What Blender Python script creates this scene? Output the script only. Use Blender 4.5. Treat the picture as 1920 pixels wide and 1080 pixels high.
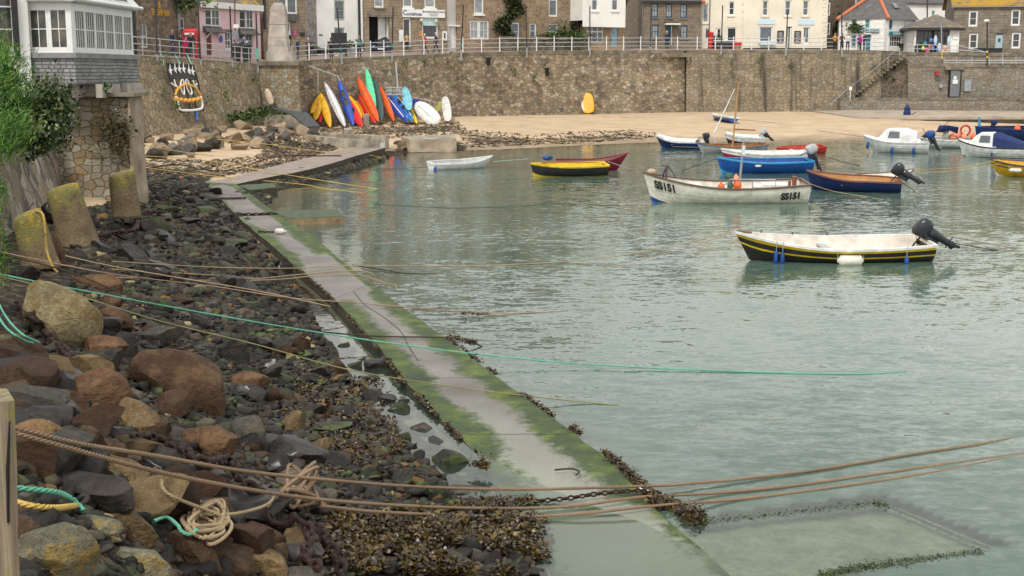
import bpy, bmesh, math, random
import numpy as np
from mathutils import Vector, Matrix, noise as mnoise
from mathutils.bvhtree import BVHTree
R = math.radians
random.seed(7); rng = np.random.default_rng(11)
for o in list(bpy.data.objects): bpy.data.objects.remove(o)
scn = bpy.context.scene
C = scn.collection
# ------------------------------------------------------------ camera
CAMH = 5.0; FPX = 2400.0; HOR = 135.0
TH = math.atan((540-HOR)/FPX)
cam_d = bpy.data.cameras.new('camera'); cam = bpy.data.objects.new('camera', cam_d); C.objects.link(cam)
cam_d.sensor_width = 36; cam_d.lens = 36*FPX/1920; cam_d.clip_end = 3000; cam_d.clip_start = .1
cam.location = (0, 0, CAMH); cam.rotation_euler = (math.pi/2-TH, 0, 0)
scn.camera = cam
# ------------------------------------------------------------ world + sun (bright overcast)
SUN_EL, SUN_ROT = R(52), R(200)
w = bpy.data.worlds.new('World'); scn.world = w; w.use_nodes = True
nt = w.node_tree; bg = nt.nodes['Background']
sky = nt.nodes.new('ShaderNodeTexSky'); sky.sky_type = 'NISHITA'; sky.sun_disc = False
sky.sun_elevation = SUN_EL; sky.sun_rotation = SUN_ROT; sky.dust_density = 1.0; sky.air_density = 1.0
hs = nt.nodes.new('ShaderNodeHueSaturation'); hs.inputs['Saturation'].default_value = .22; hs.inputs['Value'].default_value = 1.15
nt.links.new(sky.outputs[0], hs.inputs['Color']); 
tcw = nt.nodes.new('ShaderNodeTexCoord'); cn = nt.nodes.new('ShaderNodeTexNoise'); cn.inputs['Scale'].default_value = 3.5; cn.inputs['Detail'].default_value = 5
nt.links.new(tcw.outputs['Generated'], cn.inputs['Vector'])
cr_ = nt.nodes.new('ShaderNodeValToRGB'); cr_.color_ramp.elements[0].position = .3; cr_.color_ramp.elements[0].color = (.66, .655, .65, 1); cr_.color_ramp.elements[1].position = .7; cr_.color_ramp.elements[1].color = (1, .985, .95, 1)
nt.links.new(cn.outputs['Fac'], cr_.inputs[0])
cm = nt.nodes.new('ShaderNodeVectorMath'); cm.operation = 'SCALE'; cm.inputs['Scale'].default_value = 8.5; nt.links.new(cr_.outputs[0], cm.inputs[0])
mx = nt.nodes.new('ShaderNodeMix'); mx.data_type = 'RGBA'; mx.inputs[0].default_value = .7
nt.links.new(hs.outputs[0], mx.inputs[6]); nt.links.new(cm.outputs[0], mx.inputs[7]); nt.links.new(mx.outputs[2], bg.inputs[0])
bg.inputs[1].default_value = .10
sd = bpy.data.lights.new('sun', 'SUN'); sun = bpy.data.objects.new('sun', sd); C.objects.link(sun)
sd.energy = 1.5; sd.angle = R(10); sd.color = (1, .96, .9)
sun.rotation_euler = (math.pi/2-SUN_EL, 0, math.pi-SUN_ROT) ; sun.location = (0, 0, 40)
scn.view_settings.view_transform = 'Standard'; scn.view_settings.look = 'None'
scn.view_settings.exposure = 0.8; scn.view_settings.gamma = 1.0
scn.cycles.max_bounces = 6; scn.cycles.transparent_max_bounces = 8
# ------------------------------------------------------------ projection helpers
ct, st = math.cos(TH), math.sin(TH)
def ray(px, py):
    a = (px-960)/FPX; b = -(py-540)/FPX
    return Vector((a, ct+b*st, -st+b*ct))
def P(px, py, z):                # point of height z seen at a pixel
    d = ray(px, py); t = (z-CAMH)/d.z
    return Vector((d.x*t, d.y*t, z))
def Q(px, py, Y):                # point at distance Y seen at a pixel
    d = ray(px, py); t = Y/d.y
    return Vector((d.x*t, Y, CAMH+d.z*t))
def proj(X, Y, Z):
    dep = Y*ct-(Z-CAMH)*st; up = Y*st+(Z-CAMH)*ct
    return 960+FPX*X/dep, 540-FPX*up/dep
def interp(keys):
    xs = [k[0] for k in keys]; ys = [k[1] for k in keys]
    return lambda x: float(np.interp(x, xs, ys))
# ------------------------------------------------------------ object helpers
def tag(o, label=None, cat=None, group=None, kind=None):
    if label: o['label'] = label
    if cat: o['category'] = cat
    if group: o['group'] = group
    if kind: o['kind'] = kind
    return o
def thing(name, label, cat, loc=(0, 0, 0), group=None, rotz=0):
    o = bpy.data.objects.new(name, None); C.objects.link(o); o.empty_display_size = .3
    o.location = loc; o.rotation_euler = (0, 0, rotz)
    return tag(o, label, cat, group)
def rootloc(o):
    v = Vector((0, 0, 0))
    while o is not None:
        v = v+Vector(o.location); o = o.parent
    return v
class MB:
    def __init__(s): s.v = []; s.f = []; s.m = []
    def add(s, vs, fs, m=0):
        n = len(s.v); s.v += [tuple(p) for p in vs]
        for f in fs: s.f.append(tuple(n+i for i in f)); s.m.append(m)
        return s
    def quad(s, a, b, c, d, m=0): return s.add([a, b, c, d], [(0, 1, 2, 3)], m)
    def box(s, x0, x1, y0, y1, z0, z1, m=0, T=None):
        c = [(x0, y0, z0), (x1, y0, z0), (x1, y1, z0), (x0, y1, z0), (x0, y0, z1), (x1, y0, z1), (x1, y1, z1), (x0, y1, z1)]
        if T: c = [T(*p) for p in c]
        return s.add(c, [(0, 3, 2, 1), (4, 5, 6, 7), (0, 1, 5, 4), (1, 2, 6, 5), (2, 3, 7, 6), (3, 0, 4, 7)], m)
    def tube(s, pts, r, n=6, m=0, cap=True, tw=0):
        pts = [Vector(p) for p in pts]; k = len(pts)
        rs = r if isinstance(r, (list, tuple)) else [r]*k
        ref = Vector((0, 0, 1)); vs = []; prev = None
        for i, p in enumerate(pts):
            t = (pts[min(i+1, k-1)]-pts[max(i-1, 0)])
            if t.length < 1e-9: t = Vector((0, 0, 1))
            t.normalize()
            if prev is None:
                a = t.cross(ref if abs(t.z) < .9 else Vector((1, 0, 0))).normalized()
            else:
                a = (prev-t*prev.dot(t))
                a = a.normalized() if a.length > 1e-6 else t.orthogonal().normalized()
            prev = a; b = t.cross(a)
            for j in range(n):
                an = 2*math.pi*j/n+tw*i
                vs.append(p+(a*math.cos(an)+b*math.sin(an))*rs[i])
        fs = [(i*n+j, i*n+(j+1) % n, (i+1)*n+(j+1) % n, (i+1)*n+j) for i in range(k-1) for j in range(n)]
        if cap: fs += [tuple(range(n))[::-1], tuple((k-1)*n+j for j in range(n))]
        return s.add(vs, fs, m)
    def ball(s, c, r, seg=10, rings=7, m=0, T=None):
        if not isinstance(r, (list, tuple)): r = (r, r, r)
        vs = [(c[0], c[1], c[2]-r[2])]
        for i in range(1, rings):
            a = math.pi*i/rings-math.pi/2
            for j in range(seg):
                b = 2*math.pi*j/seg
                vs.append((c[0]+r[0]*math.cos(a)*math.cos(b), c[1]+r[1]*math.cos(a)*math.sin(b), c[2]+r[2]*math.sin(a)))
        vs.append((c[0], c[1], c[2]+r[2])); L = len(vs)-1
        fs = [(0, 1+(j+1) % seg, 1+j) for j in range(seg)]
        for i in range(rings-2):
            o = 1+i*seg
            fs += [(o+j, o+(j+1) % seg, o+seg+(j+1) % seg, o+seg+j) for j in range(seg)]
        o = 1+(rings-2)*seg
        fs += [(o+j, o+(j+1) % seg, L) for j in range(seg)]
        if T: vs = [T(*p) for p in vs]
        return s.add(vs, fs, m)
    def loft(s, secs, m=0, closed=True, cap=True):
        n = len(secs[0]); vs = [p for sc in secs for p in sc]
        nn = n if closed else n-1
        fs = [(i*n+j, i*n+(j+1) % n, (i+1)*n+(j+1) % n, (i+1)*n+j) for i in range(len(secs)-1) for j in range(nn)]
        if cap and closed: fs += [tuple(range(n))[::-1], tuple((len(secs)-1)*n+j for j in range(n))]
        return s.add(vs, fs, m)
    def prism(s, poly, z0, z1, m=0, T=None):   # poly of (x,y)
        n = len(poly)
        vs = [(x, y, z0) for x, y in poly]+[(x, y, z1) for x, y in poly]
        if T: vs = [T(*p) for p in vs]
        return s.add(vs, [tuple(range(n))[::-1], tuple(range(n, 2*n))]+[(i, (i+1) % n, n+(i+1) % n, n+i) for i in range(n)], m)
    def build(s, name, mats, parent=None, smooth=False, local=False, uv=True):
        return mkobj(name, np.array(s.v, dtype=float).reshape(-1, 3), s.f, mats, parent, smooth, local, uv, s.m)
def boxuv(me, ud=None):
    nl = len(me.loops)
    if nl == 0: return
    co = np.empty(len(me.vertices)*3); me.vertices.foreach_get('co', co); co = co.reshape(-1, 3)
    li = np.empty(nl, dtype=np.int32); me.loops.foreach_get('vertex_index', li)
    pn = np.empty(len(me.polygons)*3); me.polygons.foreach_get('normal', pn); pn = pn.reshape(-1, 3)
    tot = np.empty(len(me.polygons), dtype=np.int32); me.polygons.foreach_get('loop_total', tot)
    n = np.repeat(pn, tot, axis=0); p = co[li]
    hz = np.hypot(n[:, 0], n[:, 1])+1e-9
    tx, ty = -n[:, 1]/hz, n[:, 0]/hz
    if ud is not None: tx = tx*0+ud[0]; ty = ty*0+ud[1]
    flat = np.abs(n[:, 2]) > .75
    u = np.where(flat, p[:, 0], p[:, 0]*tx+p[:, 1]*ty); v = np.where(flat, p[:, 1], p[:, 2])
    l = me.uv_layers.new(name='UVMap'); l.data.foreach_set('uv', np.stack([u, v], 1).astype(np.float32).ravel())
def mkobj(name, v, faces, mats, parent=None, smooth=False, local=False, uv=True, mi=None):
    if parent is not None and not local: 
        rl = rootloc(parent); v = v-np.array(rl)
    me = bpy.data.meshes.new(name)
    if isinstance(faces, np.ndarray):
        k = faces.shape[1]; nf = len(faces)
        me.vertices.add(len(v)); me.vertices.foreach_set('co', v.astype(np.float32).ravel())
        me.loops.add(nf*k); me.loops.foreach_set('vertex_index', faces.astype(np.int32).ravel())
        me.polygons.add(nf); me.polygons.foreach_set('loop_start', np.arange(0, nf*k, k, dtype=np.int32))
        me.update(calc_edges=True)
    else:
        me.from_pydata([tuple(p) for p in v], [], faces)
    if not isinstance(mats, (list, tuple)): mats = [mats]
    for m in mats: me.materials.append(m)
    if mi is not None and len(mats) > 1: me.polygons.foreach_set('material_index', np.array(mi, dtype=np.int32))
    if uv: boxuv(me, uv if isinstance(uv, tuple) else None)
    if smooth: me.polygons.foreach_set('use_smooth', [True]*len(me.polygons))
    me.update()
    o = bpy.data.objects.new(name, me); C.objects.link(o); o.parent = parent
    return o
def copy_tree(o, parent=None):
    c = o.copy(); C.objects.link(c); c.parent = parent
    for ch in o.children: copy_tree(ch, c)
    return c
def smoothpath(pts, n=6):
    pts = [Vector(p) for p in pts]
    if len(pts) < 3: 
        return [pts[0].lerp(pts[1], i/n) for i in range(n+1)]
    out = []
    for i in range(len(pts)-1):
        p0 = pts[max(i-1, 0)]; p1 = pts[i]; p2 = pts[i+1]; p3 = pts[min(i+2, len(pts)-1)]
        for k in range(n):
            t = k/n
            out.append(.5*((2*p1)+(p2-p0)*t+(2*p0-5*p1+4*p2-p3)*t*t+(3*p1-p0-3*p2+p3)*t**3))
    out.append(pts[-1]); return out
# ------------------------------------------------------------ materials
class N:
    def __init__(s, name):
        s.m = bpy.data.materials.new(name); s.m.use_nodes = True; s.t = s.m.node_tree; s.b = s.t.nodes['Principled BSDF']
        s.out = s.t.nodes['Material Output']
    def n(s, typ, **kw):
        x = s.t.nodes.new('ShaderNode'+typ)
        for k, v in kw.items():
            if k.startswith('i_'): x.inputs[k[2:].replace('_', ' ')].default_value = v
            else: setattr(x, k, v)
        return x
    def l(s, a, b): s.t.links.new(a, b)
    def coord(s, mode='pos', scale=(1, 1, 1)):
        if mode == 'pos': o = s.n('NewGeometry').outputs['Position']
        elif mode == 'uv': o = s.n('TexCoord').outputs['UV']
        else: o = s.n('TexCoord').outputs['Object']
        mp = s.n('Mapping'); mp.inputs['Scale'].default_value = scale; s.l(o, mp.inputs[0]); return mp.outputs[0]
    def noise(s, co, scale, det=4, rough=.55):
        x = s.n('TexNoise'); x.inputs['Scale'].default_value = scale; x.inputs['Detail'].default_value = det; x.inputs['Roughness'].default_value = rough
        s.l(co, x.inputs['Vector']); return x.outputs['Fac']
    def ramp(s, fac, stops, interp='LINEAR'):
        r = s.n('ValToRGB'); e = r.color_ramp.elements; r.color_ramp.interpolation = interp
        while len(e) < len(stops): e.new(.5)
        for i, (p, c) in enumerate(stops):
            e[i].position = p
            if not isinstance(c, (tuple, list)): c = (c, c, c)
            e[i].color = (*c[:3], 1)
        s.l(fac, r.inputs[0]); return r.outputs[0]
    def mix(s, fac, a, b, mode='MIX'):
        x = s.n('Mix'); x.data_type = 'RGBA'; x.blend_type = mode; x.clamp_factor = True
        for ix, val in ((0, fac), (6, a), (7, b)):
            sock = x.inputs[ix]
            if isinstance(val, (int, float)): sock.default_value = val if ix == 0 else (val, val, val, 1)
            elif isinstance(val, (tuple, list)): sock.default_value = (*val[:3], 1)
            else: s.l(val, sock)
        return x.outputs[2]
    def math(s, op, a, b=0.0, clamp=False):
        x = s.n('Math'); x.operation = op; x.use_clamp = clamp
        for i, v in enumerate((a, b)):
            if isinstance(v, (int, float)): x.inputs[i].default_value = v
            else: s.l(v, x.inputs[i])
        return x.outputs[0]
    def col(s, c):
        if isinstance(c, (tuple, list)): s.b.inputs['Base Color'].default_value = (*c[:3], 1)
        else: s.l(c, s.b.inputs['Base Color'])
    def rough(s, r):
        if isinstance(r, (int, float)): s.b.inputs['Roughness'].default_value = r
        else: s.l(r, s.b.inputs['Roughness'])
    def bump(s, h, strength=.5, dist=.02, prev=None):
        b = s.n('Bump'); b.inputs['Strength'].default_value = strength; b.inputs['Distance'].default_value = dist
        s.l(h, b.inputs['Height'])
        if prev is not None: s.l(prev, b.inputs['Normal'])
        s.l(b.outputs[0], s.b.inputs['Normal']); return b.outputs[0]
def paint(name, c, rough=.45, var=.12, scale=6, mode='obj', bump=.15, metal=0, dirt=None):
    k = N(name); co = k.coord(mode)
    f = k.noise(co, scale, 5)
    lo = tuple(x*(1-var*1.6) for x in c); hi = tuple(min(1, x*(1+var)) for x in c)
    cc = k.ramp(f, [(.3, lo), (.7, hi)])
    if dirt:
        g = k.noise(co, scale*.6, 6, .7); cc = k.mix(k.ramp(g, [(.5, 0), (.72, 1)]), cc, dirt)
    k.col(cc); k.rough(rough); k.b.inputs['Metallic'].default_value = metal
    if bump: k.bump(k.noise(co, scale*7, 3), bump, .01)
    return k.m
def rubble(name, cols, mortar, scale=3.0, mw=.06, squash=1.5, distort=.12, streak=0, stain=(.06, .05, .045), moss=0, bumps=.8, rough=.9):
    k = N(name); uv = k.coord('uv', (1, 1, 1))
    nz = k.n('TexNoise'); nz.inputs['Scale'].default_value = 2.2; nz.inputs['Detail'].default_value = 3; k.l(uv, nz.inputs['Vector'])
    va = k.n('VectorMath'); va.operation = 'MULTIPLY_ADD'; va.inputs[1].default_value = (distort*2,)*3
    k.l(nz.outputs['Color'], va.inputs[0]); k.l(uv, va.inputs[2])
    mp = k.n('Mapping'); mp.inputs['Scale'].default_value = (1, squash, 1); k.l(va.outputs[0], mp.inputs[0])
    v1 = k.n('TexVoronoi', voronoi_dimensions='2D'); v1.inputs['Scale'].default_value = scale; v1.inputs['Randomness'].default_value = .85; k.l(mp.outputs[0], v1.inputs['Vector'])
    v2 = k.n('TexVoronoi', voronoi_dimensions='2D', feature='DISTANCE_TO_EDGE'); v2.inputs['Scale'].default_value = scale; v2.inputs['Randomness'].default_value = .85; k.l(mp.outputs[0], v2.inputs['Vector'])
    sep = k.n('SeparateColor'); k.l(v1.outputs['Color'], sep.inputs[0])
    n = len(cols); stone = k.ramp(sep.outputs[0], [((i+.5)/n, c) for i, c in enumerate(cols)])
    fine = k.noise(uv, 14, 6, .7)
    stone = k.mix(.75, stone, k.ramp(fine, [(.25, .35), (.75, 1.35)]), 'MULTIPLY')
    edge = k.ramp(v2.outputs['Distance'], [(0, 0), (mw, 1)])
    c = k.mix(edge, mortar, stone)
    big = k.noise(uv, .35, 5, .6)
    c = k.mix(.8, c, k.ramp(big, [(.3, .62), (.7, 1.12)]), 'MULTIPLY')
    if streak:
        sc = k.coord('uv', (1, .07, 1)); s1 = k.noise(sc, 1.1, 5, .6)
        c = k.mix(k.math('MULTIPLY', k.ramp(s1, [(.52, 0), (.66, 1)]), streak), c, stain)
    if moss:
        g = k.noise(uv, 1.3, 6, .7)
        c = k.mix(k.math('MULTIPLY', k.ramp(g, [(.58, 0), (.7, 1)]), moss), c, (.09, .13, .03))
    k.col(c); k.rough(rough)
    h = k.math('ADD', k.math('MULTIPLY', edge, .7), k.math('MULTIPLY', fine, .4))
    k.bump(h, bumps, .06)
    return k.m
def ashlar(name, c1, c2, mortar, bw=.5, bh=.22, streak=0, rough=.9):
    k = N(name); uv = k.coord('uv')
    nz = k.n('TexNoise'); nz.inputs['Scale'].default_value = 1.5; k.l(uv, nz.inputs['Vector'])
    va = k.n('VectorMath'); va.operation = 'MULTIPLY_ADD'; va.inputs[1].default_value = (.07, .07, 0)
    k.l(nz.outputs['Color'], va.inputs[0]); k.l(uv, va.inputs[2])
    b = k.n('TexBrick'); b.inputs['Scale'].default_value = 1; b.inputs['Brick Width'].default_value = bw; b.inputs['Row Height'].default_value = bh
    b.inputs['Mortar Size'].default_value = .014; b.inputs['Mortar Smooth'].default_value = .3; b.offset = .5; b.squash = 1.3; b.squash_frequency = 3
    b.inputs['Color1'].default_value = (*c1, 1); b.inputs['Color2'].default_value = (*c2, 1); b.inputs['Mortar'].default_value = (*mortar, 1)
    k.l(va.outputs[0], b.inputs['Vector'])
    v1 = k.n('TexVoronoi', voronoi_dimensions='2D'); v1.inputs['Scale'].default_value = 2.5; k.l(uv, v1.inputs['Vector'])
    sep = k.n('SeparateColor'); k.l(v1.outputs['Color'], sep.inputs[0])
    fine = k.noise(uv, 10, 6, .7)
    c = k.mix(.5, b.outputs['Color'], k.ramp(sep.outputs[0], [(0, .6), (1, 1.25)]), 'MULTIPLY')
    c = k.mix(.7, c, k.ramp(fine, [(.25, .5), (.75, 1.3)]), 'MULTIPLY')
    if streak:
        sc = k.coord('uv', (1, .08, 1)); s1 = k.noise(sc, .9, 5, .6)
        c = k.mix(k.math('MULTIPLY', k.ramp(s1, [(.5, 0), (.68, 1)]), streak), c, (.07, .06, .05))
    k.col(c); k.rough(rough)
    k.bump(k.math('ADD', k.math('MULTIPLY', b.outputs['Fac'], -.8), k.math('MULTIPLY', fine, .4)), .7, .04)
    return k.m
def rockmat(name, c1, c2, spot=None, spotamt=.6, rough=.75, wet=0, bumps=.7, moss=None, scale=3.0, island=False):
    k = N(name); co = k.coord('obj')
    if island: rnd = k.n('NewGeometry').outputs['Random Per Island']; co = k.coord('pos')
    else: rnd = k.n('ObjectInfo').outputs['Random']
    f = k.noise(co, scale, 6, .65)
    c = k.ramp(f, [(.3, c1), (.7, c2)])
    c = k.mix(.8, c, k.ramp(rnd, [(0, .55), (.5, 1.0), (1, 1.45)]), 'MULTIPLY')
    g = k.noise(co, scale*9, 4, .7)
    c = k.mix(.8, c, k.ramp(g, [(.3, .55), (.7, 1.4)]), 'MULTIPLY')
    g2 = k.noise(co, scale*34, 3, .7); c = k.mix(.6, c, k.ramp(g2, [(.35, .5), (.65, 1.45)]), 'MULTIPLY')
    if spot:
        sp = k.noise(co, scale*1.4, 7, .72)
        c = k.mix(k.math('MULTIPLY', k.ramp(sp, [(.5, 0), (.6, 1)]), spotamt), c, spot)
    if moss:
        nzz = k.n('SeparateXYZ'); k.l(k.n('NewGeometry').outputs['Normal'], nzz.inputs[0])
        mf = k.math('MULTIPLY', k.ramp(nzz.outputs[2], [(.3, 0), (.8, 1)]), k.ramp(k.noise(co, scale*.8, 5), [(.48, 0), (.6, 1)]))
        c = k.mix(mf, c, moss)
    k.col(c); k.rough(rough)
    k.b.inputs['Specular IOR Level'].default_value = .22
    if wet: k.b.inputs['Coat Weight'].default_value = wet; k.b.inputs['Coat Roughness'].default_value = .25
    h = k.math('ADD', f, k.math('MULTIPLY', g, .5))
    k.bump(h, min(1, bumps*1.3), .09)
    return k.m
# ------------------------------------------------------------ terrain control points
CP = []
def cpx(l):
    for px, py, z in l:
        p = P(px, py, z) if z < 4.5 else None
        CP.append(tuple(p))
def cpq(l):
    for px, py, Y in l: CP.append(tuple(Q(px, py, Y)))
cpq([(258, 258, 80), (380, 244, 89), (488, 232, 97), (575, 240, 101), (700, 226, 106), (860, 219, 112), (1000, 215, 119), (1240, 210, 126), (1500, 209, 126.5), (1700, 214, 125.5), (1950, 224, 122)])
cpx([(500, 372, 0), (560, 347, 0), (640, 324, 0), (700, 302, 0), (730, 288, 0), (790, 287, 0), (860, 283, 0), (1000, 277, 0), (1100, 272, 0), (1230, 267, 0), (1400, 266, 0), (1600, 262, 0), (1750, 261, 0), (1950, 258, 0),
     (600, 380, -.5), (700, 350, -.5), (900, 315, -.5), (1200, 300, -.6), (1600, 300, -.9), (1900, 300, -.9), (800, 420, -1), (1200, 400, -1.6), (1800, 400, -1.6), (1000, 600, -1.1),
     (1500, 600, -2), (1900, 600, -2), (1150, 800, -.9), (1500, 850, -1.1), (1900, 850, -1.3), (1350, 960, -.8), (1900, 1000, -1), (1500, 1080, -.6), (1250, 1080, -.5), (1080, 960, -.35), (1080, 1080, -.3),
     (375, 345, .2), (430, 405, .08), (500, 470, .02), (585, 550, -.03), (640, 600, -.09), (690, 660, -.13), (760, 740, -.16), (850, 830, -.17), (900, 900, -.16), (960, 960, -.12),
     (540, 545, .05), (575, 590, .02), (620, 640, .02), (638, 690, .02), (665, 740, .02), (700, 790, .03), (750, 845, .05), (800, 900, .05), (840, 940, .05), (940, 980, .05), (655, 650, -.12), (690, 690, -.12), (725, 720, -.13), (745, 780, -.12), (800, 800, -.14), (820, 860, -.12), (860, 860, -.14), (890, 920, -.13), (930, 950, -.12),
     (262, 372, .75), (330, 335, .5), (300, 312, .55), (300, 290, .65), (400, 302, .45), (500, 290, .45), (600, 272, .55), (640, 262, .6), (700, 252, .65), (560, 320, .2),
     (400, 420, .25), (350, 480, .42), (450, 520, .16), (250, 450, .8), (130, 470, 1.2), (50, 520, 1.5), (300, 560, .8), (400, 620, .42), (500, 650, .2), (500, 750, .3), (600, 800, .17),
     (350, 700, .8), (200, 650, 1.25), (50, 650, 1.7), (0, 600, 1.8), (100, 800, 1.9), (0, 800, 2.1), (300, 800, 1.15), (400, 880, 1.0), (500, 900, .62), (650, 900, .3), (750, 900, .14),
     (650, 1000, .38), (800, 1000, .22), (900, 1040, .14), (980, 1060, .06), (300, 950, 1.4), (150, 950, 2.1), (0, 950, 2.5), (300, 1080, 1.6), (100, 1080, 2.5), (500, 1000, .85), (560, 1080, .75), (700, 1080, .42)])
CP += [(-1.5, 3, 3.0), (-6, 6, 3.2), (3, 5, -.2), (-14, 20, 2.6), (-18, 40, 1.6), (-30, 80, 1.6), (10, 4, -1), (30, 8, -1.5), (60, 40, -2.5), (90, 120, -1.5), (-32, 100, 1.5), (0, 135, 1.2), (60, 135, 1.0), (-25, 60, 1.3)]
CPa = np.array(CP); 
def _phi(r2): return np.where(r2 > 1e-12, r2*np.log(r2+1e-12), 0)
# work in a warped plane (log distance) so near and far points weigh alike
def warp(X, Y): return np.stack([X/Y*3.0, np.log(Y)*1.6], -1)
Wp = warp(CPa[:, 0], CPa[:, 1]); n_ = len(Wp)
K = _phi(((Wp[:, None]-Wp[None])**2).sum(-1))+np.eye(n_)*2e-3
Pm = np.concatenate([np.ones((n_, 1)), Wp], 1)
A = np.block([[K, Pm], [Pm.T, np.zeros((3, 3))]])
sol = np.linalg.solve(A, np.concatenate([CPa[:, 2], np.zeros(3)]))
def terr(X, Y):
    X = np.asarray(X, float); Y = np.asarray(Y, float); sh = X.shape
    q = warp(X.ravel(), np.maximum(Y.ravel(), 2.5)); out = np.empty(len(q))
    for i in range(0, len(q), 20000):
        s = q[i:i+20000]
        out[i:i+20000] = _phi(((s[:, None]-Wp[None])**2).sum(-1))@sol[:n_]+sol[n_]+s@sol[n_+1:]
    return np.clip(out, -3, 3.6).reshape(sh)
def hit(px, py):                 # where the sight line through a pixel meets the ground
    d = ray(px, py); lo = 2.5; t = 2.5
    prev = t
    while t < 200:
        p = Vector((0, 0, CAMH))+d*t
        if p.z <= float(terr(p.x, p.y)): break
        prev = t; t *= 1.02
    a, b = prev, t
    for _ in range(18):
        m = (a+b)/2; p = Vector((0, 0, CAMH))+d*m
        if p.z <= float(terr(p.x, p.y)): b = m
        else: a = m
    p = Vector((0, 0, CAMH))+d*b
    return p
def inpoly(px, py, poly):
    px = np.asarray(px); py = np.asarray(py); r = np.zeros(px.shape, bool); n = len(poly)
    for i in range(n):
        x1, y1 = poly[i]; x2, y2 = poly[(i+1) % n]
        c = ((y1 > py) != (y2 > py)) & (px < (x2-x1)*(py-y1)/((y2-y1) if y2 != y1 else 1e-9)+x1)
        r ^= c
    return r
SHORE = [(262, 330), (300, 322), (380, 335), (410, 380), (470, 445), (560, 530), (625, 590), (640, 640), (700, 700), (735, 770), (800, 830), (860, 890), (900, 930), (1000, 975), (1030, 1100), (-60, 1100), (-60, 420), (120, 400), (262, 372)]
# ------------------------------------------------------------ ground mesh
def grid(Ys, Ts):
    T_, Y_ = np.meshgrid(Ts, Ys); X_ = T_*Y_
    return X_, Y_
def gridfaces(nr, nc):
    i = np.arange(nr-1)[:, None]*nc+np.arange(nc-1)[None]
    return np.stack([i, i+1, i+nc+1, i+nc], -1).reshape(-1, 4)
Ys = np.geomspace(3, 131, 300); Ts = np.linspace(-.62, .75, 300)
GX, GY = grid(Ys, Ts); GZ = terr(GX, GY)
for _i in range(GX.size):
    pass
nzv = np.array([mnoise.noise(Vector((x*.9, y*.9, 0)))*.05+mnoise.noise(Vector((x*3, y*3, 5)))*.02 for x, y in zip(GX.ravel(), GY.ravel())]).reshape(GX.shape)
GZ = GZ+nzv*np.clip(.3+GZ, 0, 1)
gpx, gpy = proj(GX, GY, GZ)
shing = inpoly(gpx, gpy, SHORE).astype(float)
shing = np.maximum(shing, inpoly(gpx, gpy, [(440, 365), (520, 320), (600, 308), (735, 282), (860, 262), (870, 285), (720, 320), (560, 400), (520, 460)]))
shing = np.maximum(shing, .85*inpoly(gpx, gpy, [(262, 302), (400, 324), (640, 270), (600, 244), (480, 262), (430, 262), (262, 262)]) * (0.0))
shing = np.maximum(shing, .5*inpoly(gpx, gpy, [(640, 240), (860, 232), (872, 246), (1000, 258), (1180, 246), (1240, 252), (1230, 262), (1100, 270), (880, 280), (860, 250), (700, 256)]))
shing = np.maximum(shing, .5*inpoly(gpx, gpy, [(262, 300), (330, 312), (430, 318), (560, 290), (640, 285), (560, 305), (400, 340), (262, 345)]))
shing = np.maximum(shing, .6*inpoly(gpx, gpy, [(500, 262), (700, 270), (640, 282), (480, 300)]))
def blur(a, k):
    for _ in range(k):
        a = (a+np.roll(a, 1, 0)+np.roll(a, -1, 0)+np.roll(a, 1, 1)+np.roll(a, -1, 1))/5
    return a
shing = blur(shing, 3)
def ground_mat():
    k = N('beach_ground'); co = k.coord('pos')
    at = k.n('Attribute'); at.attribute_name = 'shingle'
    z = k.n('SeparateXYZ'); k.l(k.n('NewGeometry').outputs['Position'], z.inputs[0])
    f = k.noise(co, .5, 5); g = k.noise(co, 22, 5, .7)
    sand = k.ramp(f, [(.3, (.43, .32, .205)), (.7, (.56, .43, .29))])
    wet = k.ramp(z.outputs[2], [(0, 1), (.12, 1), (.22, 0)]); 
    sand = k.mix(k.math('MULTIPLY', k.ramp(k.math('ADD', z.outputs[2], k.math('MULTIPLY', f, .25)), [(.12, 1), (.42, 0)]), .75), sand, (.19, .145, .10))
    sand = k.mix(.6, sand, k.ramp(g, [(.3, .7), (.7, 1.2)]), 'MULTIPLY')
    sc = k.coord('pos', (.35, 1.4, 1)); wn = k.noise(sc, 1.2, 8, .75)
    sand = k.mix(k.ramp(wn, [(.57, 0), (.65, .8)]), sand, (.10, .065, .04))
    v = k.n('TexVoronoi'); v.inputs['Scale'].default_value = 9; k.l(co, v.inputs['Vector'])
    sp = k.n('SeparateColor'); k.l(v.outputs['Color'], sp.inputs[0])
    peb = k.ramp(sp.outputs[0], [(0, (.012, .01, .009)), (.5, (.035, .029, .023)), (.8, (.075, .055, .036)), (1, (.15, .12, .085))])
    peb = k.mix(.8, peb, k.ramp(k.noise(co, 1.1, 5), [(.35, (.5, .55, .4)), (.65, (1.1, 1, .95))]), 'MULTIPLY')
    fac = k.ramp(k.math('ADD', at.outputs['Fac'], k.math('MULTIPLY', k.math('SUBTRACT', k.noise(co, 1.3, 7, .7), .5), 1.2)), [(.38, 0), (.52, 1)])
    k.col(k.mix(fac, sand, peb)); k.rough(.85); k.b.inputs['Specular IOR Level'].default_value = .2
    h = k.math('ADD', k.math('MULTIPLY', k.math('MULTIPLY', v.outputs['Distance'], fac), -1.5), k.math('MULTIPLY', f, .8))
    k.bump(k.math('ADD', h, k.math('MULTIPLY', g, .2)), .8, .06)
    return k.m
M = {}
M['ground'] = ground_mat()
gv = np.stack([GX, GY, GZ], -1).reshape(-1, 3)
beach = mkobj('beach', gv, gridfaces(*GX.shape), M['ground'], smooth=True); tag(beach, kind='structure')
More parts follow.
